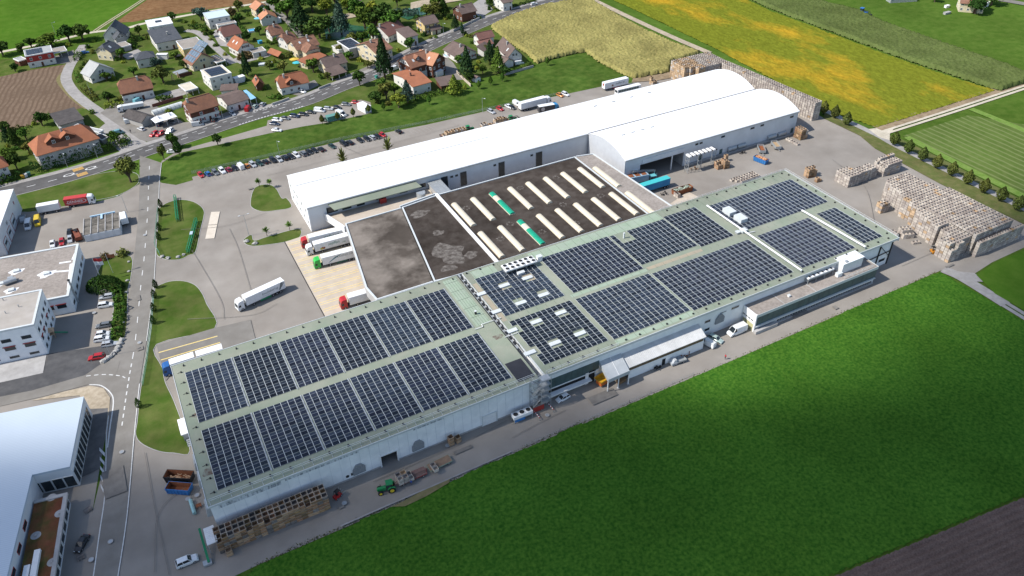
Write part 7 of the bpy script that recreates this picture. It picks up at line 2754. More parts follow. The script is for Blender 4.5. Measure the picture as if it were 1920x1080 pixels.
b.box(-11,-.5,.6,-.5,.5,1.09)
b.build('chassis',MT['black'],t)
axles(t,(-1.3,-7.8,-9.2))
# ---- tractors
bw = MB()
bw.tube((0,-.28,0),(0,.28,0),.86,n=16)
bw.tube((0,-.30,0),(0,.30,0),.5,n=12,mi=1)
for k in range(16):
 a = 2 * math.pi * k / 16
 bw.bar((.86 * math.cos(a),-.26,.86 * math.sin(a)),(.86 * math.cos(a + .18),.26,.86 * math.sin(a + .18)),.09)
YEL = paint((.62,.44,.02),.5)
def tractor(label,q_front,q_rear,colour,rimc=None,loader=False,sc=1.0):
 """pixels where the near wheels touch the ground"""
 a,c = G(q_front).xy,G(q_rear).xy
 d = (a - c).normalized()
 n = Vector((-d.y,d.x))
 if n.dot(a) < 0:
  n = -n
 mid = (a + c) / 2 + n * .85
 t = thing('tractor',label,'tractor',(mid.x,mid.y,.03),math.atan2(d.y,d.x))
 t.scale = (sc,) * 3
 C_ = paint(colour,.35)
 rm = rimc or YEL
 b = MB()
 b.add([(.1,-.38,.75),(2.0,-.34,.75),(2.15,-.3,1.1),(2.0,-.3,1.5),(.1,-.42,1.65),(.1,.38,.75),(2.0,.34,.75),(2.15,.3,1.1),(2.0,.3,1.5),(.1,.42,1.65)],
  [(0,1,2,3,4),(9,8,7,6,5),(0,5,6,1),(1,6,7,2),(2,7,8,3),(3,8,9,4),(4,9,5,0)])
 b.build('bonnet',C_,t)
 b = MB()
 b.box(-1.6,-.3,.5,1.9,.3,.78)
 b.tube((1.2,-.36,1.6),(1.2,-.36,2.4),.05,n=6)
 b.bar((1.45,-.8,.5),(1.45,.8,.5),.16)
 b.bar((-1.15,-.8,.8),(-1.15,.8,.8),.22)
 b.build('chassis',MT['black'],t)
 b = MB()
 b.add([(.1,-.75,1.0),(-1.5,-.75,1.2),(-1.4,-.62,2.55),(-.15,-.62,2.55),(.1,.75,1.0),(-1.5,.75,1.2),(-1.4,.62,2.55),(-.15,.62,2.55)],
  [(0,1,2,3),(7,6,5,4),(0,3,7,4),(1,5,6,2)])
 b.build('cab_glass',MT['glass'],t)
 b = MB()
 b.box(-1.55,-.78,2.56,0,.78,2.76)
 b.build('cab_roof',C_,t)
 b = MB()
 for s in (-1,1):
  for i in range(5):
   a0,a1 = math.pi * (.12 + .76 * i / 5),math.pi * (.12 + .76 * (i + 1) / 5)
   q = [(-1.15 + 1.0 * math.cos(a_),s * y,.86 + 1.0 * math.sin(a_)) for a_,y in ((a0,.55),(a0,1.12),(a1,1.12),(a1,.55))]
   b.add(q,[(0,1,2,3)])
 b.build('mudguard',C_,t)
 bm_ = bw.mesh('wheel',[MT['tyre'],rm])
 for s in (-1,1):
  link('wheel',bm_,t,(-1.15,s * .85,.86))
  o = link('wheel',bm_,t,(1.45,s * .8,.58))
  o.scale = (.67,.75,.67)
 if loader:
  b = MB()
  for s in (-.5,.5):
   b.bar((.2,s,1.7),(2.6,s,1.9),.14)
   b.bar((2.6,s,1.9),(3.4,s,.6),.14)
  b.box(3.2,-.9,.3,3.9,.9,.8)
  b.build('front_loader',MT['black'],t)
 return t
GRN = (.015,.20,.06)
tractor('green tractor with yellow wheels pulling the red trailer beside the field',(717,928),(736,923),GRN,sc=1.05)
tractor('green tractor ahead of the far left crate trailer',(886.7,246.5),(877,248.5),GRN)
tractor('green tractor with a front loader ahead of the right far crate trailer',(966.7,227.5),(957.5,229.5),GRN,loader=True)
tractor('blue tractor driving in the meadow beyond the green maize',(1621,29),(1611,26.5),(.02,.14,.42),MT['rim'],loader=True,sc=1.3)
def farm_trailer(label,q0,q1,deckm,edge,L=6.5,W=2.3,boards=False,sides=0.0,bar=True):
 a,c = G(q0).xy,G(q1).xy
 d = (a - c).normalized()
 n = Vector((-d.y,d.x))
 if n.dot(a) < 0:
  n = -n
 mid = (a + c) / 2 + n * W / 2
 t = thing('farm_trailer',label,'trailer',(mid.x,mid.y,.03),math.atan2(d.y,d.x))
 if boards:
  for k in range(9):
   b = MB()
   b.box(-L / 2,-W / 2 + k * W / 9,.88,L / 2,-W / 2 + (k + .92) * W / 9,.97)
   b.build('plank',deckm,t)
 else:
  b = MB()
  b.box(-L / 2,-W / 2,.88,L / 2,W / 2,.97)
  b.build('deck',deckm,t)
 b = MB()
 for y in (-W / 2 - .06,W / 2):
  b.box(-L / 2,y,.72,L / 2,y + .06,.99 + sides)
 for x in (-L / 2 - .06,L / 2):
  b.box(x,-W / 2,.72,x + .06,W / 2,.99 + sides)
 if bar:
  b.bar((L / 2,-.4,.75),(L / 2 + 1.5,0,.6),.09)
  b.bar((L / 2,.4,.75),(L / 2 + 1.5,0,.6),.09)
 b.build('frame',edge,t)
 for x in (-L / 2 + 1.0,L / 2 - 1.0):
  for s in (-1,1):
   o = link('wheel',twheel_me,t,(x,s * (W / 2 - .15),.4))
   o.scale = (.8,.9,.8)
 return t
RT = paint((.20,.03,.03),.6)
plank = mat('worn_planks',(.21,.125,.105),.9,(.15,.10,.09),1.5,isl=.3,rnd=.3)
t = farm_trailer('red farm trailer with a stack of crates hitched to the green tractor',(752,914),(800,893),plank,RT,7.2,boards=True)
b = MB()
b.bar((-3.6,.9,1),(-3.6,.9,2.4),.08)
b.bar((-3.6,.6,1),(-3.6,.6,2.4),.08)
b.build('end_rail',RT,t)
t = farm_trailer('flat farm trailer with a pale green edge and one crate',(811,887),(846,870),mat('tan_planks',(.26,.17,.11),.9,(.2,.14,.1),1),paint((.20,.28,.22),.6),6.0,boards=True,bar=False)
farm_trailer('far left farm trailer loaded with crates behind the hangar',(866.7,253),(831,259.5),plank,MT['black'],10.5)
farm_trailer('middle far farm trailer loaded with crates behind the hangar',(928,238),(904,242.5),plank,MT['galv'],7)
farm_trailer('right far farm trailer loaded with crates behind the hangar',(949,233),(929,236.5),plank,MT['galv'],7)
KB = V(1340,230,6.618)
farm_trailer('brown loaded hopper trailer beside the blue skip',KB(560,400),KB(520,310),MT['rust'],MT['galv'],5.5,sides=.8)
farm_trailer('pale hopper trailer near the row of single crates',KB(755,350),KB(690,270),mat('tan_load',(.36,.26,.16),.95),MT['galv'],5.5,sides=.8)
# ---- skips
def skip(label,q0,q1,W,H,matl,inner=MT['rust'],load=None,name='waste_skip',L=None,ribs=True,cat='skip',z=0.0):
 """q0, q1: ground pixels of the near bottom edge, left and right"""
 a,c = G(q0).xy,G(q1).xy
 u = (c - a).normalized()
 L = L or (c - a).length
 t = thing(name,label,cat,(a.x,a.y,.02),math.atan2(u.y,u.x))
 b = MB()
 th,e = .1,.25
 o0 = [(e,.1),(L - e,.1),(L - e,W - .1),(e,W - .1)]
 o1 = [(0,0),(L,0),(L,W),(0,W)]
 i1 = [(th,th),(L - th,th),(L - th,W - th),(th,W - th)]
 i0 = [(e + th,.1 + th),(L - e - th,.1 + th),(L - e - th,W - .1 - th),(e + th,W - .1 - th)]
 vs = [(x,y,.12) for x,y in o0] + [(x,y,H) for x,y in o1] + [(x,y,H) for x,y in i1] + [(x,y,.3) for x,y in i0]
 fs,ms = [],[]
 for k,mi in ((0,0),(1,0),(2,1)):
  for i in range(4):
   fs.append((k * 4 + i,k * 4 + (i + 1) % 4,(k + 1) * 4 + (i + 1) % 4,(k + 1) * 4 + i))
   ms.append(mi)
 b.add(vs,fs)
 b.m = ms[:]
 b.add([(x,y,.3) for x,y in i0],[(0,1,2,3)],1)
 if ribs:
  n = max(3,int(L / .85))
  for k in range(n + 1):
   x = .3 + (L - .7) * k / n
   b.box(x,-.06,.2,x + .14,.06,H - .05)
   b.box(x,W - .06,.2,x + .14,W + .06,H - .05)
 b.build('tub',[matl,inner],t)
 b = MB()
 for y in (.35,W - .55):
  b.box(.3,y,0,L - .3,y + .2,.119)
 b.build('runner',MT['black'],t)
 if load:
  lm,n,hz_ = load
  b = MB()
  for k in range(n):
   x,y = random.uniform(.6,L - .8),random.uniform(.4,W - .5)
   z = hz_ + random.uniform(-.15,.25)
   a_ = random.uniform(0,3.1)
   ln = random.uniform(.4,1.1)
   b.bar((x - math.cos(a_) * ln / 2,y - math.sin(a_) * ln / 2 * .6,z),(x + math.cos(a_) * ln / 2,y + math.sin(a_) * ln / 2 * .6,z + random.uniform(-.1,.2)),random.uniform(.1,.3),.12)
  tag(b.build('load',lm,t),kind='stuff')
 return t
K9 = V(300,860,9)
skip('dark skip with scrap timber behind the blue one by the left hall',K9(88,415),K9(545,440),2.5,2.2,MT['black'],load=(MT['crateo'],40,.9))
skip('blue ribbed skip with a rusty inside by the left hall',K9(112,600),K9(510,632),2.4,1.9,MT['blue'])
KS = V(1150,290,8.09)
skip('rusty skip full of green scrap behind the flat roofs',KS(935,640),KS(1205,555),2.5,2.0,MT['rust'],load=(mat('mixed_scrap',(.22,.30,.20),.9,(.45,.45,.4),2,isl=.4,hue=.05),90,1.9))
skip('blue skip heaped with orange material in the hangar yard',KB(470,470),KB(598,520),2.4,1.9,MT['blue'],load=(mat('orange_heap',(.55,.26,.12),.95,(.5,.3,.18),2,isl=.2),120,1.75),L=5.8)
c4 = [G(KS(*q),4.0) for q in ((430,430),(800,310),(870,355),(490,470))]
u_ = (c4[2] - c4[3]).xy.normalized()
t = thing('container_trailer','long blue container on a dark chassis behind the narrow pale roof','container',(c4[3].x,c4[3].y,0),math.atan2(u_.y,u_.x))
Lc_ = (c4[2] - c4[3]).length
b = MB()
b.box(-2.5,0,1.2,Lc_,2.5,3.9)
b.build('box',mat('bright_blue_sheet',(.04,.24,.45),.6,(.035,.2,.4),.5),t)
b = MB()
b.box(-2.55,-.04,3.902,Lc_ + .04,2.54,4.0)
b.build('roof',mat('turquoise_cover',(.05,.40,.42),.6),t)
b = MB()
b.box(-2.3,.7,.7,Lc_ + .3,1.8,1.19)
b.build('chassis',MT['black'],t)
for x in (Lc_ - 1,Lc_ - 2.3,1.5):
 for y in (.2,2.3):
  link('wheel',twheel_me,t,(x,y,.5))
p = G(KS(470,400))
t = thing('sorting_machine','blue grey sorting machine with conveyors before the open hangar','machine',(p.x,p.y,0),-.15)
b = MB()
b.box(-7.5,-1.5,.8,1,2,3.4)
b.build('housing',mat('machine_blue_grey',(.22,.36,.46),.5,(.3,.4,.46),1),t)
for k in range(3):
 b = MB()
 b.box(-7.0 + k * 2.7,-1.1,3.402,-5.0 + k * 2.7,1.5,3.5)
 b.build('hatch',MT['rust'],t)
b = MB()
b.bar((-5,1.2,4.6),(5.5,2.6,2.4),1.3,.35)
b.build('conveyor',MT['galv'],t)
b = MB()
b.tube((-6,2.2,5.0),(-2.4,2.2,4.3),.8,n=12)
b.build('drum',MT['alu'],t)
b = MB()
for k in range(6):
 x = -5 + k * 2
 b.bar((x,2.0 + k * .15,0),(x,2.0 + k * .15,4.4 - k * .4),.12)
 b.bar((x,.4 + k * .15,3.4),(x,.4 + k * .15,5.4 - k * .42),.07)
b.bar((-5,.4,5.4),(5,1.15,3.3),.08)
b.build('frame',MT['galv'],t)
b = MB()
b.box(1.8,-1.2,1.9,4.6,.9,2.05)
for x in (1.9,4.5):
 for y in (-1.1,.8):
  b.bar((x,y,0),(x,y,3.1),.1)
b.build('platform',mat('machine_teal',(.12,.38,.42),.5),t)
def forklift(label,q,head,colour):
 p = G(q)
 t = thing('forklift',label,'forklift',(p.x,p.y,.03),head)
 b = MB()
 b.add([(-1.3,-.55,.3),(.7,-.55,.3),(.7,-.55,.9),(-.4,-.55,1.0),(-1.3,-.55,1.15),(-1.3,.55,.3),(.7,.55,.3),(.7,.55,.9),(-.4,.55,1.0),(-1.3,.55,1.15)],
  [(0,1,2,3,4),(9,8,7,6,5),(4,3,8,9),(3,2,7,8),(2,1,6,7),(0,4,9,5)])
 b.build('body',paint(colour,.4),t)
 b = MB()
 for x,y in ((-.9,-.5),(-.9,.5),(.55,-.5),(.55,.5)):
  b.bar((x,y,1),(x * .75,y,2.15),.07)
 b.box(-.75,-.55,2.15,.5,.55,2.22)
 b.build('overhead_guard',MT['black'],t)
 b = MB()
 for y in (-.4,.35):
  b.box(.75,y,.1,.85,y + .08,2.4)
  b.box(.85,y,.12,2.0,y + .1,.17)
 b.build('mast',MT['galv'],t)
 for x in (-.85,.45):
  for y in (-.5,.5):
   link('wheel',wheel_me,t,(x,y,.32))
 b = MB()
 b.box(-.55,-.25,1.0,-.1,.25,1.15)
 b.box(-.6,-.25,1.15,-.5,.25,1.6)
 b.build('seat',MT['black'],t)
forklift('red and black forklift at the right end of the long crate stack',(635,931),.5,(.45,.02,.02))
forklift('orange forklift working at the foot of the great crate stack',(1747,473),1.1,(.55,.22,.02))
forklift('rusty old digger carrier beside the concrete bays',L1(872,730),-1.4,(.24,.07,.03))
b = MB()
p = G(L1(880,760))
t = thing('rusty_wagon','rusty brown wagon body beside the silver car in the left car park','wagon',(p.x,p.y,0),-1.45)
b = MB()
b.add([(-3,-1.1,.7),(3,-1.1,.7),(3.2,-1.25,2.2),(-3.2,-1.25,2.2),(-3,1.1,.7),(3,1.1,.7),(3.2,1.25,2.2),(-3.2,1.25,2.2)],[(0,1,2,3),(7,6,5,4),(0,3,7,4),(1,5,6,2),(0,4,5,1)])
b.box(-2.8,-1.0,1.5,2.8,1.0,1.7)
b.build('body',mat('red_brown_wagon',(.22,.07,.04),.8,(.16,.05,.03),1),t)
for x in (-2,2):
 for y in (-1,1):
  link('wheel',twheel_me,t,(x,y,.5))
# ------------------------------------------------------------------ trees and shrubs
def leafquads(b,pts,nrm,size,r):
 """small leaf faces turned roughly outwards"""
 n = len(pts)
 a = r.normal(size=(n,3))
 nn = nrm + .75 * r.normal(size=(n,3))
 nn /= np.linalg.norm(nn,axis=1)[:,None] + 1e-9
 t = np.cross(nn,a)
 t /= np.linalg.norm(t,axis=1)[:,None] + 1e-9
 s = np.cross(nn,t)
 sz = size * r.uniform(.6,1.35,n)[:,None]
 el = r.uniform(.5,.9,n)[:,None]
 for p,q,w,z_,e in zip(pts,t,s,sz,el):
  q,w = q * z_,w * z_ * e
  b.add([p - q - w * .3,p - q * .2 + w,p + q + w * .2,p + q * .3 - w],[(0,1,2,3)])
def crown_round(seed,nclump=30,per=42,size=.055,flat=1.0):
 r = np.random.default_rng(seed)
 b = MB()
 for k in range(nclump):
  d = r.normal(size=3)
  d /= np.linalg.norm(d)
  rad_ = r.uniform(.55,1) if k > 5 else r.uniform(0,.5)
  if d[2] < -.55:
   d[2] *= -.6
  c = np.array([.5 + 0,.5,.5]) * 0 + d * np.array([.38,.38,.38 * flat]) * rad_ + np.array([0,0,.5])
  cr = r.uniform(.11,.19)
  q = r.normal(size=(per,3))
  q /= np.linalg.norm(q,axis=1)[:,None]
  pts = c + q * cr * r.uniform(.55,1.05,per)[:,None]
  leafquads(b,pts,q,size,r)
 return b
def crown_cone(seed,n=1500,size=.05,power=1.0,base=.5,gaps=9,droop=.35):
 r = np.random.default_rng(seed)
 b = MB()
 z = r.uniform(0,1,n) ** 1.25
 a = r.uniform(0,2 * math.pi,n)
 layer = .5 + .5 * np.sin(z * gaps * 2 * math.pi + .8 * np.sin(3 * a))
 rr = base * (1 - z) ** power * (.72 + .30 * layer) * r.uniform(.72,1.04,n) + .012
 lump = 1 + .16 * np.sin(5 * a + 7 * z * gaps) + .1 * r.normal(size=n)
 rr *= lump
 pts = np.stack([rr * np.cos(a),rr * np.sin(a),z - .05 * rr],1)
 nr = np.stack([np.cos(a),np.sin(a),np.full(n,droop)],1)
 leafquads(b,pts,nr,size,r)
 return b
def crown_flame(seed,n=1300,size=.06,egg=.38):
 r = np.random.default_rng(seed)
 b = MB()
 z = r.uniform(0,1,n)
 a = r.uniform(0,2 * math.pi,n)
 prof = np.where(z < egg,np.sqrt(np.clip(1 - ((egg - z) / egg) ** 2,0,1)),np.clip(1 - ((z - egg) / (1 - egg)) ** 1.45,0,1))
 rr = .5 * prof * r.uniform(.6,1.05,n) * (1 + .13 * np.sin(4 * a + 9 * z))
 pts = np.stack([rr * np.cos(a),rr * np.sin(a),z],1)
 nr = np.stack([np.cos(a),np.sin(a),.5 * (z - .3)],1)
 leafquads(b,pts,nr,size,r)
 return b
def crown_bush(seed,n=420,size=.085):
 r = np.random.default_rng(seed)
 b = MB()
 q = r.normal(size=(n,3))
 q /= np.linalg.norm(q,axis=1)[:,None]
 q[:,2] = np.abs(q[:,2])
 lump = 1 + .18 * np.sin(4 * np.arctan2(q[:,1],q[:,0]) + seed) + .12 * np.sin(9 * q[:,2] + 3 * q[:,0] * 4)
 pts = q * np.array([.46,.46,.92]) * (lump * r.uniform(.62,1.03,n))[:,None]
 leafquads(b,pts,q,size,r)
 return b
def crown_star(seed,n=60):
 r = np.random.default_rng(seed)
 b = MB()
 for k in range(n):
  a,e = r.uniform(0,6.28),r.uniform(.1,1.2)
  d = np.array([math.cos(a) * math.cos(e),math.sin(a) * math.cos(e),math.sin(e)])
  p0 = np.array([0,0,r.uniform(.1,.5)])
  p1 = p0 + d * r.uniform(.3,.5)
  sd = np.cross(d,[0,0,1])
  sd = sd / (np.linalg.norm(sd) + 1e-6) * .05
  b.add([p0,p0 * .4 + p1 * .6 + sd,p1,p0 * .4 + p1 * .6 - sd],[(0,1,2,3)])
 return b
SHAPE = {'round': lambda s: crown_round(s),'oval': lambda s: crown_round(s,34,40,.05,1.15),'fir': lambda s: crown_cone(s),'spruce': lambda s: crown_cone(s,1800,.045,.85,.5,11,.1),
  'cypress': lambda s: crown_flame(s,900,.05,.3),'flame': lambda s: crown_flame(s),'bush': lambda s: crown_bush(s),'star': lambda s: crown_star(s),'willow': lambda s: crown_round(s,38,44,.045,.9)}
LEAF['row'] = leafmat('leaf_row_tree',(.105,.135,.034))
LEAF['row2'] = leafmat('leaf_row_tree',(.120,.140,.034))
_cr = {}
trunk_b = MB()
trunk_b.tube((0,0,0),(0,0,1),.5,.3,n=7)
trunk_me = trunk_b.mesh('trunk',MT['bark'])
tb = MB()
tb.tube((0,0,0),(0,0,.55),.5,.38,n=7)
for a in range(5):
 an_ = a * 1.257
 tb.tube((0,0,.5),(1.9 * math.cos(an_),1.9 * math.sin(an_),.95),.22,.1,n=5)
tb.tube((0,0,.55),(0,0,1.1),.38,.15,n=6)
limb_me = tb.mesh('trunk',MT['bark'])
def tree(q,H,Wd,shape,leaf,label,trunk=.22,group=None,cat='tree',name=None,world=None,tr=None):
 p = Vector(world) if world else G(q)
 v = random.randrange(3)
 k = (shape,leaf,v)
 if k not in _cr:
  _cr[k] = SHAPE[shape](100 + v * 17 + len(shape)).mesh('crown',LEAF[leaf])
 nm = name or {'round': 'broadleaf_tree','oval': 'broadleaf_tree','fir': 'fir_tree','spruce': 'spruce_tree','cypress': 'columnar_tree','flame': 'columnar_tree','bush': 'shrub','star': 'young_palm','willow': 'willow_tree'}[shape]
 if shape == 'bush':
  t = thing(nm,label,'shrub' if cat == 'tree' else cat,(p.x,p.y,0),random.uniform(0,6.28),group)
  c = link('crown',_cr[k],t,(0,0,0))
  c.scale = (Wd,Wd,H)
  return t
 t = thing(nm,label,cat,(p.x,p.y,0),random.uniform(0,6.28),group)
 hb = H * trunk
 c = link('crown',_cr[k],t,(0,0,hb * (.75 if shape in ('round','oval','willow') else 1)))
 c.scale = (Wd,Wd,H - hb * .75)
 tk = link('trunk',limb_me if shape in ('round','oval','willow') else trunk_me,t)
 r_ = tr or max(.1,H * .028)
 tk.scale = (r_ * 2 / 1,r_ * 2,hb + (H - hb) * .45)
 if shape in ('round','oval','willow'):
  tk.scale = (Wd * .16,Wd * .16,hb + (H - hb) * .45)
  tk.scale.x = tk.scale.y = max(r_ * 2,Wd * .09)
 return t
T = tree
for i,q in enumerate(((1543,214),(1564,222),(1586,235),(1675,273),(1701,288),(1727,302),(1754,316),(1782,330),(1812,346),(1842,362),(1874,378),(1905,395))):
 T(q,6.0,3.9,'flame','row' if i % 3 else 'row2','slender egg shaped tree, %s from the top of the row along the right hand path' % TW[i],.16,'row of egg shaped trees along the path')
bank = [((805,196),'first small tree on the bank, below the low red roofed house'),((898,167),'small tree on the bank below the tiny brown hut'),((920,160),'small tree on the bank right of the tiny hut'),
  ((942,153),'small tree on the bank in front of the wall of conifers'),((720,208),'thin small tree at the left end of the garden hedge on the bank'),((1026,123),'lone little tree where the bank meets the maize'),
  ((634,227),'small dark tree before the green container'),((663,220),'small dark tree right of the camper van'),((605,233),'scruffy little tree at the lower edge of the upper car park'),((692,213),'little tree before the white box shelter')]
for q,lab in bank:
 T(q,4.3,2.2,'flame','olive' if q[0] < 700 else 'mid',lab,.3)
big = [((409,273),6,4.4,'round','dark','small round tree alone on the strip between path and bank'),((337,291),6.5,3.6,'flame','dark','dark narrow tree at the upper car park entrance'),
 ((326,278),7.5,5.5,'round','mid','round green tree between forecourt and main road'),((308,300),7,4.2,'oval','olive','thin crowned tree at the road junction'),
 ((246,342),11,9,'oval','olive','large tree at the tip of the grass triangle by the junction'),
 ((6,104),8.5,10,'round','dark','dark tree at the left edge beside the chalk track'),((60,90),6,8,'round','dark','rounded dark tree behind the red house'),((98,88),8,14,'round','mid','broad low tree behind the flat carport'),
 ((131,78),10,11,'round','dark','left of two big dark trees at the field edge'),((156,76),10,12,'round','dark','right of two big dark trees at the field edge'),((29,134),4.5,5.5,'round','dark','small round tree on the lawn below the red house'),
 ((231,112),7,6,'round','mid','bright green tree below the slate roofed cream house'),((297,133),7.5,7,'round','blue','grey green tree above the terracotta farmhouse'),((307,156),9.5,10,'round','olive','large olive tree right of the terracotta farmhouse'),
 ((378,38),8,12,'round','blue','grey green round tree left of the pale blue metal roof'),((436,36),7,7,'round','brown','brownish tree right of the pale blue metal roof'),((450,45),6.5,6,'round','dark','dark tree beside the brownish one'),
 ((447,22),7,8,'round','olive','olive tree by the chalk track'),((487,66),5.5,5,'round','dark','dark tree beside the square pool'),((464,78),6.5,5.5,'round','dark','dark tree left of the green net'),
 ((463,122),8,9,'round','brown','brown olive tree on the lawn behind the orange house'),((465,143),12.5,4.6,'spruce','fir','narrow dark spruce on the lawn behind the orange house'),((533,136),6.5,6.5,'round','olive','olive tree behind the bright orange house'),
 ((588,136),8,8,'round','mid','green tree left of the brown farmhouse'),((600,72),13,15,'round','dark','big dark round tree behind the joined row'),((567,62),17,14,'fir','fir','large drooping fir beside the upper lane'),
 ((540,36),12,14,'round','mid','broad green tree at the bend of the upper lane'),((641,66),18,10,'spruce','blue','tall blue green spruce in front of the pond'),((586,22),13,14,'round','dark','dark tree at the top edge beside the pond garden'),
 ((614,34),13,9,'willow','yellow','yellow green tree left of the pond'),((655,26),12,9,'willow','yellow','second yellow green tree at the top edge'),((632,18),13,10,'round','dark','dark tree between the two yellow green ones'),
 ((685,55),14,14,'round','mid','big leafy tree left of the large dark one'),((722,52),15,15,'round','dark','largest dark crown behind the red brown roof'),((698,32),10,9,'round','yellow','light green tree above the big dark crown'),
 ((745,12),8,7,'round','yellow','round light green tree at the top edge'),((700,76),9,10,'round','mid','leafy tree at the foot of the pond'),((675,161),8.5,7,'round','dark','street tree on the grass edge of the main road'),
 ((722,148),21,8.5,'spruce','fir','very tall dark conifer beside the main road'),((812,34),10,11,'willow','olive','drooping pale willow above the yellow house'),((832,30),11,7,'fir','dark','dark tree right of the willow'),
 ((770,92),6.5,7,'round','dark','dark bushy tree below the small white two storey house'),((854,55),8,5,'fir','fir','conifer on the lawn before the timber chalet'),((867,68),7.5,2,'cypress','fir','pencil thin cypress at the road beside the bungalow'),
 ((876,146),15,8,'fir','fir','large dark conifer left of the white bungalow'),((919,121),12,6,'spruce','fir','pointed conifer behind the garden lawn'),((934,138),13,7.5,'fir','mid','big green conifer at the wall of the bank'),
 ((852,176),9,7.5,'fir','yellow','pale green conifer beside the brown garage'),((765,193),10.5,6.5,'spruce','blue','blue spruce in front of the low red roofed house'),((748,202),7.5,8,'round','yellow','yellowish round tree at the bank'),
 ((725,186),9,8.5,'round','olive','grey green tree left of the blue spruce'),((798,142),5.5,5.5,'round','olive','small olive tree before the timbered gable wing'),
 ((80,236),6.5,7.5,'round','dark','round dark tree on the lawn behind the apartment house'),((30,272),8.5,5,'fir','dark','dark conifer left of the apartment house'),((18,268),7.5,5,'fir','fir','darker conifer at the garden plot by the left edge'),
 ((33,318),8,6,'round','dark','dark tree at the corner of the apartment garden'),((1828,26),10,12,'round','dark','big round tree at the farm at the top right edge'),((1858,10),9,12,'round','dark','dark tree right of the farm at the top edge'),
 ((1752,4),6,7,'round','dark','small dark tree at the end of the pale glasshouse'),((217,270),6.5,6,'round','mid','green tree at the right end of the roadside hedge'),((104,305),5,4.5,'round','brown','reddish tree in the hedge before the apartment house'),
 ((820,18),9,9,'round','mid','green tree by the pond at the top of the road bend'),((918,12),7.5,5,'fir','dark','conifer left of the white house at the road bend'),((506,130),5,5,'round','olive','small tree by the terrace of the orange house')]
big += [((500,34),8,9,'round','dark','dark tree at the top of the upper lane'),((520,18),10,11,'round','mid','green tree beyond the bend of the upper lane'),((556,22),12,13,'round','dark','dark tree behind the large drooping fir'),
  ((603,12),12,12,'round','mid','green tree at the very top edge beside the dark one'),((618,62),11,9,'round','dark','dark tree at the left shore of the pond'),((672,40),14,12,'round','mid','tall green tree behind the pond'),
  ((705,60),13,12,'round','dark','dark tree between the two large leafy crowns'),((738,62),13,12,'round','mid','leafy tree at the right end of the tree mass'),((748,46),9,9,'round','dark','dark tree left of the reed bed'),
  ((680,84),8,9,'round','mid','bushy tree in front of the pond shore'),((662,84),7,8,'round','olive','olive bushy tree left of the pond shore tree'),((640,100),5,6,'round','olive','low olive tree beside the white framed solar roof'),
  ((800,30),7,8,'round','mid','rounded tree at the pond beside the willow'),((785,46),6,8,'round','dark','dark low tree behind the yellow house'),((690,108),5,6,'round','mid','small green tree left of the cream three storey house'),
  ((690,128),4.5,5.5,'round','olive','olive tree at the road before the cream three storey house'),((655,112),5,6,'round','mid','green tree below the white framed solar roof'),((716,168),6,6.5,'round','mid','green tree on the grass below the tall conifer'),
  ((705,192),6,7,'round','dark','dark bushy tree at the white box shelter'),((740,178),6,6,'round','mid','green tree behind the yellowish round one'),((880,154),5,5,'round','dark','dark tree at the foot of the large dark conifer'),
  ((905,138),5,5,'round','mid','small green tree on the lawn between the conifers'),((948,142),5,5.5,'round','dark','dark tree right of the big green conifer'),((860,118),4.5,5,'round','mid','small tree beside the round pool'),
  ((910,100),5,5,'round','olive','olive tree between bungalow and grey brown roof'),((252,142),5,6,'round','mid','green tree right of the white gable house'),((270,160),5,5,'round','dark','dark tree behind the terracotta farmhouse'),
  ((200,152),5,6,'round','mid','green tree in front of the white gable house'),((205,192),5.5,6,'round','dark','dark tree at the left end of the terracotta farmhouse'),((330,112),5,6,'round','mid','green tree below the tan flat roof'),
  ((345,128),4.5,5,'round','dark','dark tree beside the deck garden'),((262,66),6,5,'round','dark','dark tree right of the steep grey house'),((248,88),5,5,'round','mid','green tree below the steep grey house'),
  ((324,40),6,6,'round','dark','dark tree right of the white box house'),((398,70),4,4.5,'round','dark','round dark tree in the lane garden'),((520,86),5,5,'round','mid','green tree before the left terracotta house'),
  ((545,112),5,5.5,'round','olive','olive tree in front of the joined row'),((470,100),5,5,'round','mid','green tree behind the pink tiled house'),((615,150),4.5,5,'round','olive','olive tree beside the farmhouse lean to'),
  ((50,262),6,6,'round','mid','green tree at the lawn of the apartment house'),((12,250),6,6,'round','dark','dark tree at the left edge below the ploughed field'),((55,286),5,5,'round','olive','olive tree left of the apartment house gable'),
  ((20,300),6,6.5,'round','mid','green tree beside the red hipped roof at the left edge'),((80,96),5,6,'round','dark','dark low tree behind the red house carport'),((42,96),5,6,'round','mid','green tree behind the left end of the red house')]
for q,H,Wd,sh_,lf,lab in big:
 T(q,H,Wd * 1.08,sh_,lf,lab)
for i,q in enumerate(((302,388),(302,405),(300,432),(299,450),(293,540),(291,559),(290,584),(289,607),(262,764))):
 T(q,3.6,1.8,'cypress','dark','narrow dark shrub, %s from the top along the works road islands' % TW[i],.06,'narrow shrubs along the works road','shrub','columnar_shrub')
for q,lab in (((487,351),'spiky young tree at the top left of the middle grass island'),((507,352),'spiky young tree at the top right of the middle grass island'),((501,443),'spiky young tree on the left of the long grass strip'),((544,433),'spiky young tree on the right of the long grass strip')):
 T(q,4,3.6,'star','mid',lab,.35)
for x in (66,84.5):
 T(None,13.5,6,'star','olive','spiky tree top showing above the %s of the long hangar roof' % ('left end' if x < 80 else 'middle'),.4,world=(x,268.5,0))
shr = [((231,478),2.6,4.2,'olive','round shrub on the corner of the flag lawn'),((199,485),2.4,3.4,'brown','small shrub at the upper left of the flag lawn')]
for q,H,Wd,lf,lab in shr:
 T(q,H,Wd,'bush',lf,lab)
p = G((199,541))
t = thing('clipped_hedge','large dark clipped evergreen dome beside the flag lawn','hedge',(p.x,p.y,0),-.5)
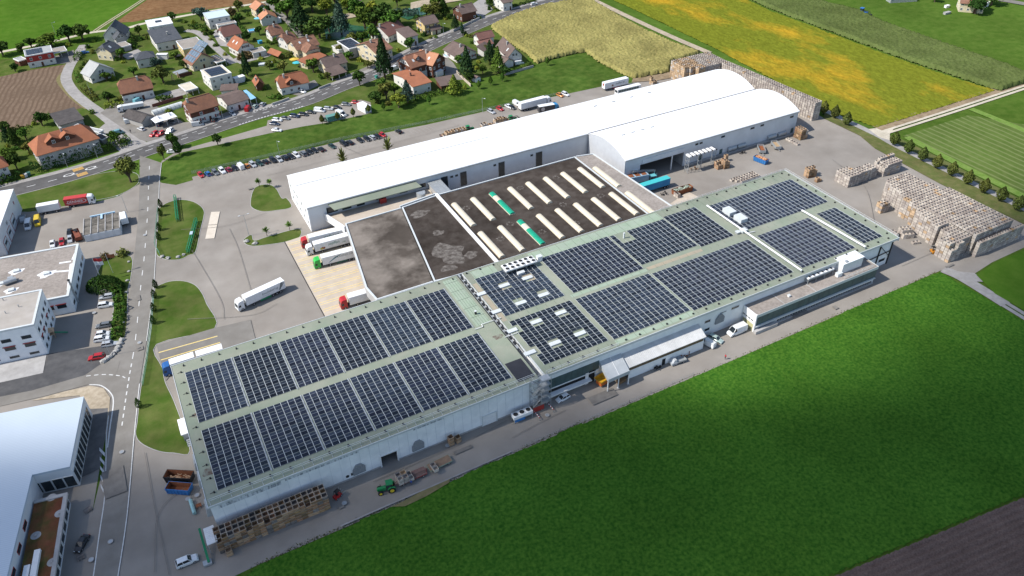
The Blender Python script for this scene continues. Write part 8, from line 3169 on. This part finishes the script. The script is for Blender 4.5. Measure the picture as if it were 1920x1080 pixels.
r = np.random.default_rng(4)
b = MB()
q = r.normal(size=(2600,3))
q /= np.linalg.norm(q,axis=1)[:,None]
q[:,2] = np.abs(q[:,2])
leafquads(b,q * np.array([6.2,3.6,4.6]) * r.uniform(.9,1.02,2600)[:,None],q,.26,r)
b.build('foliage',LEAF['dark'],t)
b = MB()
for k in range(7):
 b.tube((-4 + 1.3 * k,0,0),(-4 + 1.3 * k,.3,2.5),.12,n=6)
b.build('stem',MT['bark'],t)
def hedge(pix,h,w,leaf,label,lumps=.25,dens=34,name='hedge'):
 pts = [G(q) for q in pix]
 t = thing(name,label,'hedge',(pts[0].x,pts[0].y,0))
 r = np.random.default_rng(len(label))
 b,s = MB(),MB()
 for i in range(len(pts) - 1):
  d = pts[i + 1] - pts[i]
  L_ = d.length
  n = int(L_ * dens)
  tt = r.uniform(0,1,n)
  side = r.integers(0,3,n)
  hh = h * (1 + lumps * np.sin(tt * L_ * 1.3 + i) + lumps * .6 * np.sin(tt * L_ * 3.1))
  off = np.where(side == 0,-w / 2,np.where(side == 1,w / 2,r.uniform(-w / 2,w / 2,n))) * (1 + .2 * r.normal(size=n) * lumps)
  z = np.where(side == 2,hh,r.uniform(.1,1,n) * hh)
  dn = np.array([d.x,d.y]) / L_
  px_ = pts[i].x - pts[0].x + d.x * tt - dn[1] * off
  py_ = pts[i].y - pts[0].y + d.y * tt + dn[0] * off
  nr = np.stack([-dn[1] * np.sign(off),dn[0] * np.sign(off),np.where(side == 2,1.5,.2)],1)
  leafquads(b,np.stack([px_,py_,z],1),nr,.30,r)
  for k in range(max(2,int(L_ / 2))):
   f = (k + .5) / max(2,int(L_ / 2))
   s.tube((pts[i].x - pts[0].x + d.x * f,pts[i].y - pts[0].y + d.y * f,0),(pts[i].x - pts[0].x + d.x * f,pts[i].y - pts[0].y + d.y * f,h * .8),.07,n=5)
 b.build('foliage',LEAF[leaf],t)
 tag(s.build('stem',MT['bark'],t),kind='stuff')
hedge([(62,324),(95,314),(126,304),(156,296)],3.4,3.8,'dark','tall dark hedge between the apartment house and the main road, left half',.3,60)
hedge([(156,296),(188,285),(220,276),(246,268)],3.2,3.6,'mid','tall green hedge between the apartment drive and the main road, right half',.3,60)
hedge([(-20,352),(12,343),(40,333)],2.6,3,'dark','dark hedge at the left edge above the main road',.3,50)
hedge([(219,547),(228,580),(222,610),(220,636)],1.5,2.6,'mid','row of low shrubs between the parked cars and the works road',.45,60)
hedge([(776,188),(805,181),(836,173)],2,1.8,'dark','clipped hedge in front of the low red roofed house')
hedge([v3(190,445),v3(330,425),v3(470,405)],2.2,2,'dark','straight dark hedge at the end of the side lane')
hedge([v2(1200,520),v2(1330,495),v2(1465,470)],1.8,1.8,'dark','dark hedge before the white house with the slate pitch')
hedge([v2(700,270),v2(770,340),v2(830,400)],2.6,2.6,'dark','dark hedge beside the steep grey house')
hedge([v3(960,400),v3(1010,470),v3(1060,510)],2,1.5,'mid','green covered net beside the square pool')
hedge([v5(210,400),v5(290,430),v5(400,480)],2.4,2.6,'yellow','yellow green hedge in front of the pond')
hedge([v5(640,130),v5(820,150),v5(1000,140)],2.6,6,'blue','wide reed bed beside the pond',.2,110)
hedge([v6(1040,135),v6(1250,80),v6(1480,20)],1.4,1.2,'dark','low dark hedge along the upper main road')
hedge([w6(1680,290),w6(1760,265),w6(1860,225)],1.4,1.6,'mid','low hedge above the wall by the large grey brown roof')
hedge([v7(60,660),v7(190,640),v7(330,605)],1.7,3,'yellow','flowery hedge at the corner of the farmhouse garden',.4,60)
hedge([v1(1160,640),v1(1180,720),v1(1200,760)],1.6,2,'mid','hedge at the lane below the white gable house',.4)
hedge([v1(1160,440),v1(1180,370),v1(1210,320)],1.8,3,'mid','hedge along the lane before the blue car',.4,50)
hedge([v1(1260,860),v1(1370,960),v1(1450,1040)],1.6,2.6,'olive','loose shrub row along the lane above the farmhouse',.5,50)
hedge([v4(640,1000),v4(560,1040)],1.2,1.4,'mid','little hedge beside the bright orange house')
hedge([v5(280,900),v5(330,890),v5(370,870)],1.6,1.6,'dark','dark hedge under the cream three storey house')
hedge([v8(1190,575),v8(1100,600),v8(1000,570)],1.0,3.2,'mid','vegetable beds in front of the bright orange house',.5,60,'vegetable_bed')
hedge([v7(840,560),v7(930,530),v7(1060,490)],1.1,2.8,'mid','vegetable beds above the reddish board fence',.5,60,'vegetable_bed')
hedge([w1(140,470),w1(240,440),w1(440,420)],1.0,4.5,'olive','garden plot with low plants at the ploughed field',.5,60,'vegetable_bed')
spots = [v2(220,360),v2(120,480),v2(200,560),v2(560,660),v2(650,700),v2(830,470),v2(920,360),v2(1010,350),v2(1560,100),v2(1700,110),v2(1720,150),v2(1890,220),v2(1880,280),v3(140,330),v3(280,350),v3(420,480),v3(450,530),
  v3(520,600),v3(600,690),v3(740,830),v3(1080,240),v3(980,290),v3(1180,600),v3(1380,640),v3(1280,890),v4(160,560),v4(240,500),v4(640,1040),v4(960,1000),v4(1560,760),v4(1600,700),v4(1420,700),v4(1100,420),
  v5(300,480),v5(700,690),v5(1000,400),v5(1080,460),v5(1180,500),v5(1260,490),v5(1400,210),v5(1440,200),v5(1700,450),v5(1780,480),v5(1850,560),v6(440,540),v6(520,650),v6(640,740),v6(700,830),v6(580,1000),v6(620,940),
  v6(640,280),v6(780,150),v6(850,130),v6(900,160),v7(190,230),v7(80,520),v7(160,500),v7(300,540),v7(860,520),v7(1010,715),v8(590,230),v8(640,330),v8(820,440),v8(930,460),v8(1080,60),v8(1020,120),v8(1790,300),v8(1850,290),
  w1(60,780),w1(130,720),w1(230,720),w1(180,860),w1(480,790),w1(1390,180),w1(520,350),w1(740,250),w6(30,610),w6(50,660),w6(110,570),w6(1240,250),w6(1310,240),w6(1880,215),w6(180,680),w6(1030,480),w6(1100,490),
  v1(1220,560),v1(1260,500),v1(1300,470),v1(1410,150),v1(1030,210),v1(300,290)]
def pix_of(p):
 v = Vector((p.x,p.y,p.z - CAMZ))
 return 960 + FPX * v.dot(_r) / v.dot(_f),540 - FPX * v.dot(_u) / v.dot(_f)
HOUSES = [(pix_of(o.location + Vector((4,4,0))),o['label']) for o in COL.objects if o.get('category') in ('house','workshop','barn') and not o.parent]
seen = {}
for i,q in enumerate(spots):
 k = ('mid','dark','olive','mid','yellow')[i % 5]
 hp,hl = min(HOUSES,key=lambda h: (h[0][0] - q[0]) ** 2 + 2 * (h[0][1] - q[1]) ** 2)
 for w in (' above ',' beside ',' behind ',' at ',' on ',' below ',' and ',' next ',' by ',' half ',' near ',' marked ',' along ',' in the ',' cut '):
  hl = hl.split(w)[0]
 hl = ' '.join(hl.split()[:9])
 dx,dy = q[0] - hp[0],q[1] - hp[1]
 where = ('right of' if dx > 0 else 'left of') if abs(dx) > abs(dy) * 1.1 else ('in front of' if dy > 0 else 'behind')
 base_ = {'mid': 'green','dark': 'dark','olive': 'olive','yellow': 'bright'}[k] + ' shrub %s the %s' % (where,hl)
 seen[base_] = seen.get(base_,0) + 1
 lab = base_ if seen[base_] == 1 else TW[seen[base_] - 1] + ' ' + base_
 T(q,random.uniform(1.3,2.8),random.uniform(2.0,3.6),'bush',k,lab,group='small shrubs in the village gardens')
# ------------------------------------------------------------------ street furniture and small things
def lamp(q,H,label,arms=1,head=0.0):
 p = G(q)
 t = thing('street_lamp',label,'street lamp',(p.x,p.y,0),head)
 b = MB()
 b.tube((0,0,0),(0,0,H),.09,.06,n=8)
 b.build('post',MT['galv'],t)
 for s in ((1,-1) if arms == 2 else (1,)):
  b = MB()
  b.bar((0,0,H - .05),(s * 1.3,0,H + .15),.07)
  a_ = b.build('arm',MT['galv'],t)
  b = MB()
  b.box(min(s * 1.2,s * 1.9),-.16,H + .08,max(s * 1.2,s * 1.9),.16,H + .22)
  b.build('lamp_head',MT['alu'],a_)
lamp((467,442),8.5,'two armed lamp post on the tip of the long grass strip',2)
for q,lab,hd in (((128,316),'lamp post before the hedge left of the zebra crossing',-1.2),((184,298),'lamp post before the hedge right of the zebra crossing',-1.2),((419,224),'lamp post before the orange red inn',-1.2),
    ((832,67),'green lamp post before the pale yellow house',-1.2),((207.5,667),'lamp post beside the red car on the fresh asphalt',.2),((239,398),'lamp post beside the white rounded trailer',2.8),
    ((680,110),'lamp post beside the white framed solar house',-1.2),((885,60),'lamp post at the edge of the upper main road',-1.2),((905,211),'slim lamp post at the foot of the upper bank',-1.2),
    ((525,293),'slim lamp post at the foot of the bank behind the black cars',-1.2),((172,180),'lamp post on the village lane',.3),((105,66),'thin pole in the green field by the chalk track',0)):
 lamp(q,7,lab,1,hd)
def netfence(label,pix,h,posts=2.6,matl=None,z0=0.0,wires=7,name='mesh_fence'):
 pts = [G(q) for q in pix]
 t = thing(name,label,'fence',(pts[0].x,pts[0].y,0))
 b,w = MB(),MB()
 for i in range(len(pts) - 1):
  d = pts[i + 1] - pts[i]
  n = max(1,int(d.length / posts))
  for k in range(n + 1):
   p = pts[i] + d * k / n
   q = MB()
   q.bar((p.x,p.y,z0),(p.x,p.y,z0 + h),.08)
   put(q,'post',matl or MT['galv'],t)
  for k in range(wires):
   z = z0 + h * (k + .5) / wires
   w.bar((pts[i].x,pts[i].y,z),(pts[i + 1].x,pts[i + 1].y,z),.03)
  m_ = max(2,int(d.length / .5))
  for k in range(m_):
   p = pts[i] + d * k / m_
   w.bar((p.x,p.y,z0 + .05),(p.x,p.y,z0 + h - .05),.02)
 tag(put(w,'mesh',matl or MT['galv'],t),kind='stuff')
pg = paint((.12,.28,.2),.6)
netfence('pale green mesh fence along the left edge of the upper island',[(297,394),(293,440),(291,462),(301,480)],1.8,2.6,pg)
netfence('pale green mesh fence along the left edge of the long lower island',[(289,556),(285,610),(276,680),(268,724)],1.8,2.6,pg)
netfence('wire fence on the bank above the row of parked cars',[(360,326),(480,299),(640,262),(800,231),(905,208),(1045,178)],1.3,6,None)
netfence('low wire fence posts along the edge of the near field',[(985,838),(1050,809),(1180,755),(1300,703)],1.1,6,None,wires=2)
netfence('wire fence at the foot of the great crate stack',[(1790,488),(1840,470),(1900,446)],1.8,2.8,None)
def greenframe(label,q0,q1,h,sign=False):
 """long green lattice frame"""
 a,c = G(q0),G(q1)
 d = c - a
 t = thing('green_frame',label,'frame',(a.x,a.y,.1),math.atan2(d.y,d.x))
 L_ = d.length
 n = max(3,int(L_ / 2.1))
 b = MB()
 for z in (.35,h):
  for y in (-.35,.35):
   b.bar((0,y,z),(L_,y,z),.16)
 put_ = b.build('rail',MT['green'],t)
 for k in range(n + 1):
  x = L_ * k / n
  b = MB()
  for y in (-.35,.35):
   b.bar((x,y,0),(x,y,h),.14)
  b.bar((x,-.35,h),(x,.35,h),.12)
  if k < n:
   b.bar((x,-.35,.4),(x + L_ / n,-.35,h - .05),.09)
   b.bar((x,.35,h - .05),(x + L_ / n,.35,.4),.09)
  b.build('post',MT['green'],t)
 if sign:
  b = MB()
  b.box(L_ * .45,-.5,h + .1,L_ * .55,.5,h + .25)
  b.build('sign',mat('pale_blue_sign',(.35,.45,.5),.5),t)
greenframe('shorter green lattice frame standing in the upper island',(334,416),(329,372),1.5)
greenframe('longer green lattice frame with a pale sign at the weighbridge',(353,476),(369,416),1.6,True)
def boulder(q,s,label,group=None):
 p = G(q)
 r = np.random.default_rng(int(q[0] * 7 + q[1]))
 b = MB()
 rings = []
 for z,k in ((0,.8),(.35,1),(.75,.8),(1,.35)):
  rings.append([((k + .2 * r.normal()) * s * math.cos(i * math.pi / 4),(k * .75 + .15 * r.normal()) * s * math.sin(i * math.pi / 4),z * s * .9) for i in range(8)])
 vs = [v for g in rings for v in g]
 fs = [(g * 8 + i,g * 8 + (i + 1) % 8,g * 8 + 8 + (i + 1) % 8,g * 8 + 8 + i) for g in range(3) for i in range(8)] + [tuple(range(24,32))]
 b.add(vs,fs)
 tag(b.build('boulder',MT['stone'],None,(p.x,p.y,.08),smooth=False),label,'boulder',group)
for i,(q,s) in enumerate((((304.5,482.5),.8),((315,485),.8),((334.5,483),.8),((344.5,479),.75))):
 boulder(q,s,'pale boulder, %s from the left at the foot of the upper island' % TW[i],'boulders on the grass islands')
boulder((463,453.5),1.0,'white boulder at the very tip of the long grass strip','boulders on the grass islands')
boulder((480,457.5),1.0,'white boulder right of the tip of the long grass strip','boulders on the grass islands')
for i,q in enumerate((O3(1030,850),O3(1015,882),O3(1000,912),O3(985,942),O3(958,970),O3(925,995),O3(895,1018),O3(875,1032))):
 boulder(q,1.0,'pale stone block, %s from the top along the edge of the fresh asphalt' % TW[i],'stone blocks edging the asphalt')
for i,q in enumerate(((242,492),(242,510),(239,527),(237,549),(233,588),(231,606))):
 boulder(q,.6,'little pale stone, %s from the top at the left kerb of the works road' % TW[i],'stones at the road kerb')
mh = MB()
mh.tube((0,0,0),(0,0,.012),.62,n=16)
mh.tube((0,0,.0121),(0,0,.016),.42,n=14,mi=1)
mh_me = mh.mesh('manhole_cover',[MT['concg'],MT['galv']])
for q,lab in (((229,849),'manhole cover in the works road beside the hatched triangle'),((208,1017),'manhole cover in the works road near the bottom edge'),((172,1051),'pale manhole cover at the road edge below the black saloon'),
   ((353,937),'manhole cover left of the teal cylinder'),((370,930),'manhole cover between the blue skip and the hall corner'),((1026,780),'manhole cover right of the barrier poles'),
   ((262,644),'manhole cover in the works road level with the red parked car'),((272,442),'manhole cover in the works road beside the upper island'),((177,588),'manhole cover beside the row of cars at the hedge'),
   ((646,945),'manhole cover below the red and black forklift'),((839,837),'manhole cover beside the two small crate stacks')):
 p = G(q)
 tag(link('manhole_cover',mh_me,None,(p.x,p.y,.20)),lab,'manhole cover','manhole covers')
for o in list(bpy.data.objects):
 if o.name.startswith('manhole_cover'):
  o.location.z = _layer[0] + .02
for q,lab,cl in (((191,526),'flagpole with a white flag beside the clipped dome',(.7,.68,.68)),((188,520),'flagpole with a red and white flag beside the clipped dome',(.5,.03,.03)),((212,512),'flagpole with a small dark red banner on the lawn',(.25,.08,.03))):
 p = G(q)
 t = thing('flagpole',lab,'flagpole',(p.x,p.y,.1))
 b = MB()
 b.tube((0,0,0),(0,0,7.5),.06,n=6)
 b.build('pole',MT['alu'],t)
 b = MB()
 for i in range(6):
  x0,x1 = i * .4,(i + 1) * .4
  y0,y1 = .18 * math.sin(i * 1.3),.18 * math.sin((i + 1) * 1.3)
  b.quad((x0,y0,6 - .1 * i),(x1,y1,6 - .1 * (i + 1)),(x1,y1,7.4 - .1 * (i + 1)),(x0,y0,7.4 - .1 * i))
 b.build('flag',paint(cl,.8),t)
def pallet(q,rz,label):
 p = G(q)
 t = thing('pallet',label,'pallet',(p.x,p.y,.03),rz)
 for k in range(5):
  b = MB()
  b.box(-.8,-.7 + k * .3,.3,.8,-.48 + k * .3,.36)
  b.build('plank',MT['crateg2'],t)
 b = MB()
 for x in (-.75,-.07,.6):
  b.box(x,-.7,0,x + .15,.72,.299)
 b.build('runner',MT['crateg2'],t)
pallet((166,957),.4,'grey pallet lying before the low annex, the upper of two')
pallet((152,1046),.2,'grey pallet lying near the black saloon, the lower of two')
p = G((362,953))
t = thing('gas_tank','long shiny teal cylinder lying on the yard by the left hall','tank',(p.x,p.y,.05),1.62)
b = MB()
b.tube((-2.2,0,.55),(2.2,0,.55),.45,n=14)
b.build('body',mat('shiny_teal_tank',(.30,.48,.47),.3,(.26,.42,.42),1,metal=.3),t)
for x in (-1.3,1.3):
 b = MB()
 b.box(x - .1,-.4,0,x + .1,.4,.2)
 b.build('cradle',MT['black'],t)
p = G((374,951))
t = thing('brazier','small dark metal frame beside the teal cylinder','frame',(p.x,p.y,.03))
b = MB()
for a in ((-.5,-.4),(.5,-.4),(.5,.4),(-.5,.4)):
 b.bar((a[0],a[1],0),(a[0],a[1],.7),.1)
b.box(-.6,-.5,.7,.6,.5,.8)
b.build('frame',MT['rust'],t)
a_,c_ = G((378,1001),1.0),G((391,1053),1.0)
t = thing('conveyor_beam','long green conveyor beam on a wheeled stand before the long crate stack','conveyor',(c_.x,c_.y,0))
b = MB()
b.bar((a_.x,a_.y,3.0),(c_.x,c_.y,.7),.5,.35)
put(b,'beam',MT['green'],t)
b = MB()
m_ = (a_ + c_) / 2
b.bar((m_.x - .6,m_.y,0),(m_.x,m_.y,1.8),.1)
b.bar((m_.x + .6,m_.y,0),(m_.x,m_.y,1.8),.1)
b.box(c_.x - 1.2,c_.y - .4,.1,c_.x + .6,c_.y + .9,.7)
put(b,'stand',MT['galv'],t)
p = G(V(960,540,4)(715,735))
t = thing('orange_machine','orange machine with a yellow hopper under the tent canopy','machine',(p.x - .6,p.y + 1.4,0),.2)
b = MB()
b.box(-1.6,-1,.5,1.6,1,1.7)
b.build('body',paint((.50,.12,.02),.6),t)
b = MB()
b.add([(-1.7,-1.1,1.71),(.6,-1.1,1.71),(.6,1.1,1.71),(-1.7,1.1,1.71),(-2.2,-1.4,2.6),(1,-1.4,2.6),(1,1.4,2.6),(-2.2,1.4,2.6)],[(0,1,5,4),(1,2,6,5),(2,3,7,6),(3,0,4,7),(0,3,2,1)])
b.build('hopper',paint((.60,.34,.02),.6),t)
for x in (-1,1):
 for y in (-.9,.9):
  link('wheel',wheel_me,t,(x,y,.32))
p = G(V(960,540,4)(828,715))
t = thing('timber_box','brown timber box under the right leg of the tent canopy','box',(p.x,p.y + .6,.03),.1)
b = MB()
b.box(-1.3,-.6,0,1.3,.6,.9)
b.build('body',MT['crate'],t)
b = MB()
b.box(-1.35,-.65,.902,1.35,.65,1.0)
b.build('lid',MT['crate'],t)
for q,lab in ((V(960,540,4)(520,715),'dark heap of bins at the left of the tent canopy'),(V(960,540,4)(1290,510),'reddish machine parts by the grey pickup'),(V(960,540,4)(1080,615),'low dark rack lying before the long shed'),
   (V(1150,290,8.09)(770,610),'dark frame scrap beside the rusty skip'),(V(1340,230,6.618)(345,380),'small dark bench by the hangar wall'),(V(1150,290,8.09)(1230,225),'heap of wooden scrap before the cooling rack')):
 p = G(q)
 t = thing('scrap_heap',lab,'scrap',(p.x,p.y,.02))
 b = MB()
 for k in range(14):
  x,y = random.uniform(-1.4,1.4),random.uniform(-.7,.7)
  b.bar((x,y,random.uniform(.1,.5)),(x + random.uniform(-.8,.8),y + random.uniform(-.5,.5),random.uniform(.2,1.3)),random.uniform(.08,.3))
 tag(b.build('scrap',MT['rust'] if 'reddish' in lab else MT['crate'] if 'wooden' in lab else MT['black'],t),kind='stuff')
for q,cl,lab in (((44,334),(.5,.3,.02),'yellow bin at the hedge by the road'),((49,332),(.6,.6,.6),'white bin at the hedge by the road'),((55,329),(.05,.16,.13),'green container at the hedge by the road'),
    ((706,147),(.05,.3,.25),'green recycling bin at the foot of the tall conifer')):
 p = G(q)
 t = thing('rubbish_bin',lab,'bin',(p.x,p.y,.02),.3)
 b = MB()
 b.add([(-.5,-.5,0),(.5,-.5,0),(.5,.5,0),(-.5,.5,0),(-.65,-.65,1.3),(.65,-.65,1.3),(.65,.65,1.3),(-.65,.65,1.3)],[(0,1,5,4),(1,2,6,5),(2,3,7,6),(3,0,4,7)])
 b.build('body',paint(cl,.6),t)
 b = MB()
 b.box(-.7,-.7,1.302,.7,.7,1.42)
 b.build('lid',paint(tuple(x * .7 for x in cl),.6),t)
p = G(v2(1440,950))
t = thing('swing_frame','orange timber climbing frame beside the olive tree','climbing frame',(p.x,p.y,0),.5)
b = MB()
for x in (-1.8,1.8):
 b.bar((x,-1,0),(x,0,3),.2)
 b.bar((x,1,0),(x,0,3),.2)
b.bar((-1.9,0,3),(1.9,0,3),.2)
b.build('frame',MT['crateo'],t)
b = MB()
b.add([(1.9,-.5,2),(4.6,-.5,.3),(4.6,.5,.3),(1.9,.5,2)],[(0,1,2,3)])
b.build('slide',paint((.5,.22,.03)),t)
p = G(v2(1470,615))
t = thing('trampoline','dark round trampoline below the tan flat roof','trampoline',(p.x,p.y,0))
b = MB()
b.tube((0,0,.8),(0,0,.9),2.1,n=18)
b.build('mat',MT['black'],t)
for i in range(6):
 a = i * math.pi / 3
 b = MB()
 b.bar((2.1 * math.cos(a),2.1 * math.sin(a),0),(2.1 * math.cos(a),2.1 * math.sin(a),2.4),.06)
 b.build('leg',MT['galv'],t)
# ------------------------------------------------------------------ people
def person(q,head,shirt,legs,label,z=.2,stride=.25,arm=.2):
 p = G(q)
 V_ = [(0,0,.93),(0,0,1.15),(0,0,1.42),(0,0,1.52),(.02,0,1.66),(.02,0,1.77),
  (0,.19,1.42),(arm * .4,.27,1.15),(arm + .06,.26,.90),(arm + .12,.25,.80),
  (0,-.19,1.42),(-arm * .4,-.27,1.15),(-arm * .2,-.27,.90),(-arm * .1,-.27,.80),
  (0,.10,.88),(stride * .6,.11,.50),(stride * .5,.11,.08),(stride * .5 + .17,.11,.04),
  (0,-.10,.88),(-stride * .3,-.11,.50),(-stride,-.11,.08),(-stride + .16,-.11,.04)]
 E_ = [(0,1),(1,2),(2,3),(3,4),(4,5),(2,6),(6,7),(7,8),(8,9),(2,10),(10,11),(11,12),(12,13),(0,14),(14,15),(15,16),(16,17),(0,18),(18,19),(19,20),(20,21)]
 R_ = [.15,.14,.155,.06,.10,.075,.075,.055,.042,.04,.075,.055,.042,.04,.10,.075,.05,.04,.10,.075,.05,.04]
 me = bpy.data.meshes.new('body')
 me.from_pydata(V_,E_,[])
 o = bpy.data.objects.new('body',me)
 COL.objects.link(o)
 md = o.modifiers.new('skin','SKIN')
 sv = me.skin_vertices[0].data
 for i,r_ in enumerate(R_):
  sv[i].radius = (r_,r_)
  sv[i].use_root = i == 0
 o.modifiers.new('sub','SUBSURF').levels = 1
 dg = bpy.context.evaluated_depsgraph_get()
 nm = bpy.data.meshes.new_from_object(o.evaluated_get(dg))
 bpy.data.objects.remove(o)
 nm.name = 'body'
 nm.materials.clear()
 for mm in (paint(legs,.9),paint(shirt,.9),MT['skin']):
  nm.materials.append(mm)
 for f in nm.polygons:
  c = f.center
  f.material_index = 2 if c.z > 1.53 or (abs(c.y) > .2 and c.z < .86) else 1 if c.z > .95 or abs(c.y) > .21 else 0
  f.use_smooth = True
 t = thing('person',label,'person',(p.x,p.y,z),head)
 link('body',nm,t)
 b = MB()
 for i in range(8):
  for j in range(3):
   a0,a1 = i * math.pi / 4,(i + 1) * math.pi / 4
   e0,e1 = j * math.pi / 6,(j + 1) * math.pi / 6
   b.add([(.01 + .115 * math.cos(e) * math.cos(a),.115 * math.cos(e) * math.sin(a),1.70 + .125 * math.sin(e)) for a,e in ((a0,e0),(a1,e0),(a1,e1),(a0,e1))],[(0,1,2,3)])
 b.build('hair',paint((.05,.03,.02),.9),t)
person((1359,674),.4,(.5,.03,.04),(.03,.03,.05),'person in a red top walking at the edge of the field')
person((771.5,910),1.2,(.03,.07,.30),(.03,.04,.09),'person in blue work clothes beside the red farm trailer',arm=.3,stride=.12)
person((1313,650),-.6,(.42,.03,.03),(.04,.04,.05),'person in red standing in the shade at the end of the long shed',stride=.1)
person((245.8,250),2.0,(.04,.04,.05),(.03,.03,.04),'dark dressed person walking on the village lane')
r = np.random.default_rng(9)
b = MB()
edge = [(480,1061),(560,1024),(640,990),(720,955),(845,902),(960,851),(1050,810),(1180,757),(1440,646),(1560,594),(1685,541),(1762,508)]
el = smoothline([G(q) for q in edge],30)
for p in el:
 for k in range(4):
  x,y = p.x + r.normal() * 1.2,p.y + r.normal() * .28
  h = r.uniform(.08,.32) * (2.2 if r.random() < .04 else 1)
  a = r.uniform(0,3.14)
  b.add([(x - .2 * math.cos(a),y - .2 * math.sin(a),.02),(x + .2 * math.cos(a),y + .2 * math.sin(a),.02),(x + r.normal() * .15,y + r.normal() * .15,h)],[(0,1,2)])
tag(b.build('field_edge_weeds',mat('dry_weeds',(.10,.095,.035),.95,(.06,.075,.02),1,isl=.4)),'ragged dry weeds along the edge between road and crop','weeds',None,'stuff')
sheet('straw_strip',[(735,952),(752,944),(800,918),(845,897),(842,907),(800,932),(760,951)],bpy.data.materials['straw_verge'],z=_layer[0] + .01)
b = MB()
kb = smoothline([G(q) for q in ((640,990),(735,948),(850,898),(960,850))],8)
ribbon(b,kb,.1,.5,_layer[0] + .016)
tag(b.build('kerb',MT['pave']),kind='structure')
# ------------------------------------------------------------------ drifting cloud whose shade lies over the lower part of the view
EDGE = [(-400,330),(-150,205),(-70,172),(-20,142),(20,130),(60,121),(90,110),(115,95),(150,82),(185,86),(215,97),(250,106),(300,122),(480,126)]
CZ = 640.0
k_ = CZ / math.tan(SUN_EL)
sh_v = Vector((-math.sin(SUN_AZ) * k_,-math.cos(SUN_AZ) * k_))
nx,ny = 78,34
gx = np.linspace(-420,500,nx)
ex = np.array([e[0] for e in EDGE],float)
ey = np.array([e[1] for e in EDGE],float)
vt,vbm = [],[]
for i,x in enumerate(gx):
 ye = np.interp(x,ex,ey)
 for j in range(ny):
  s_ = 1 - j / (ny - 1)
  y = ye + 28 - 330 * (s_ ** 1.6)
  dd = (ye + 28 - y)
  m_ = min(1,dd / 62)
  m_ = m_ * m_ * (3 - 2 * m_)
  m_ *= min(1,max(0,(x + 420) / 60)) * min(1,max(0,(500 - x) / 60)) * min(1,max(0,(330 - dd) / 40))
  nse = .75 + .35 * math.sin(x * .043 + y * .02) * math.sin(y * .051 - x * .017) + .12 * math.sin(x * .11 + y * .09)
  T_ = 58 * m_ * nse
  vt.append((x + sh_v.x,y + sh_v.y,CZ + T_ * .6 + .01))
  vbm.append((x + sh_v.x,y + sh_v.y,CZ - T_ * .4 - .01))
b = MB()
n = nx * ny
fs = []
for i in range(nx - 1):
 for j in range(ny - 1):
  a = i * ny + j
  fs.append((a,a + ny,a + ny + 1,a + 1))
  fs.append((n + a,n + a + 1,n + a + ny + 1,n + a + ny))
for i in range(nx - 1):
 for j in (0,ny - 1):
  a = i * ny + j
  fs.append((a,a + ny,n + a + ny,n + a) if j else (a + ny,a,n + a,n + a + ny))
for j in range(ny - 1):
 for i in (0,nx - 1):
  a = i * ny + j
  fs.append((a + 1,a,n + a,n + a + 1) if not i else (a,a + 1,n + a + 1,n + a))
b.add(vt + vbm,fs)
cm = bpy.data.materials.new('cloud_vapour')
cm.use_nodes = True
cm.node_tree.nodes.clear()
pv = cm.node_tree.nodes.new('ShaderNodeVolumePrincipled')
pv.inputs['Color'].default_value = (1,1,1,1)
pv.inputs['Density'].default_value = .048
pv.inputs['Anisotropy'].default_value = .5
om = cm.node_tree.nodes.new('ShaderNodeOutputMaterial')
cm.node_tree.links.new(pv.outputs[0],om.inputs['Volume'])
tag(b.build('cloud',cm),'white fair weather cloud high above the fields','cloud',None,'stuff')
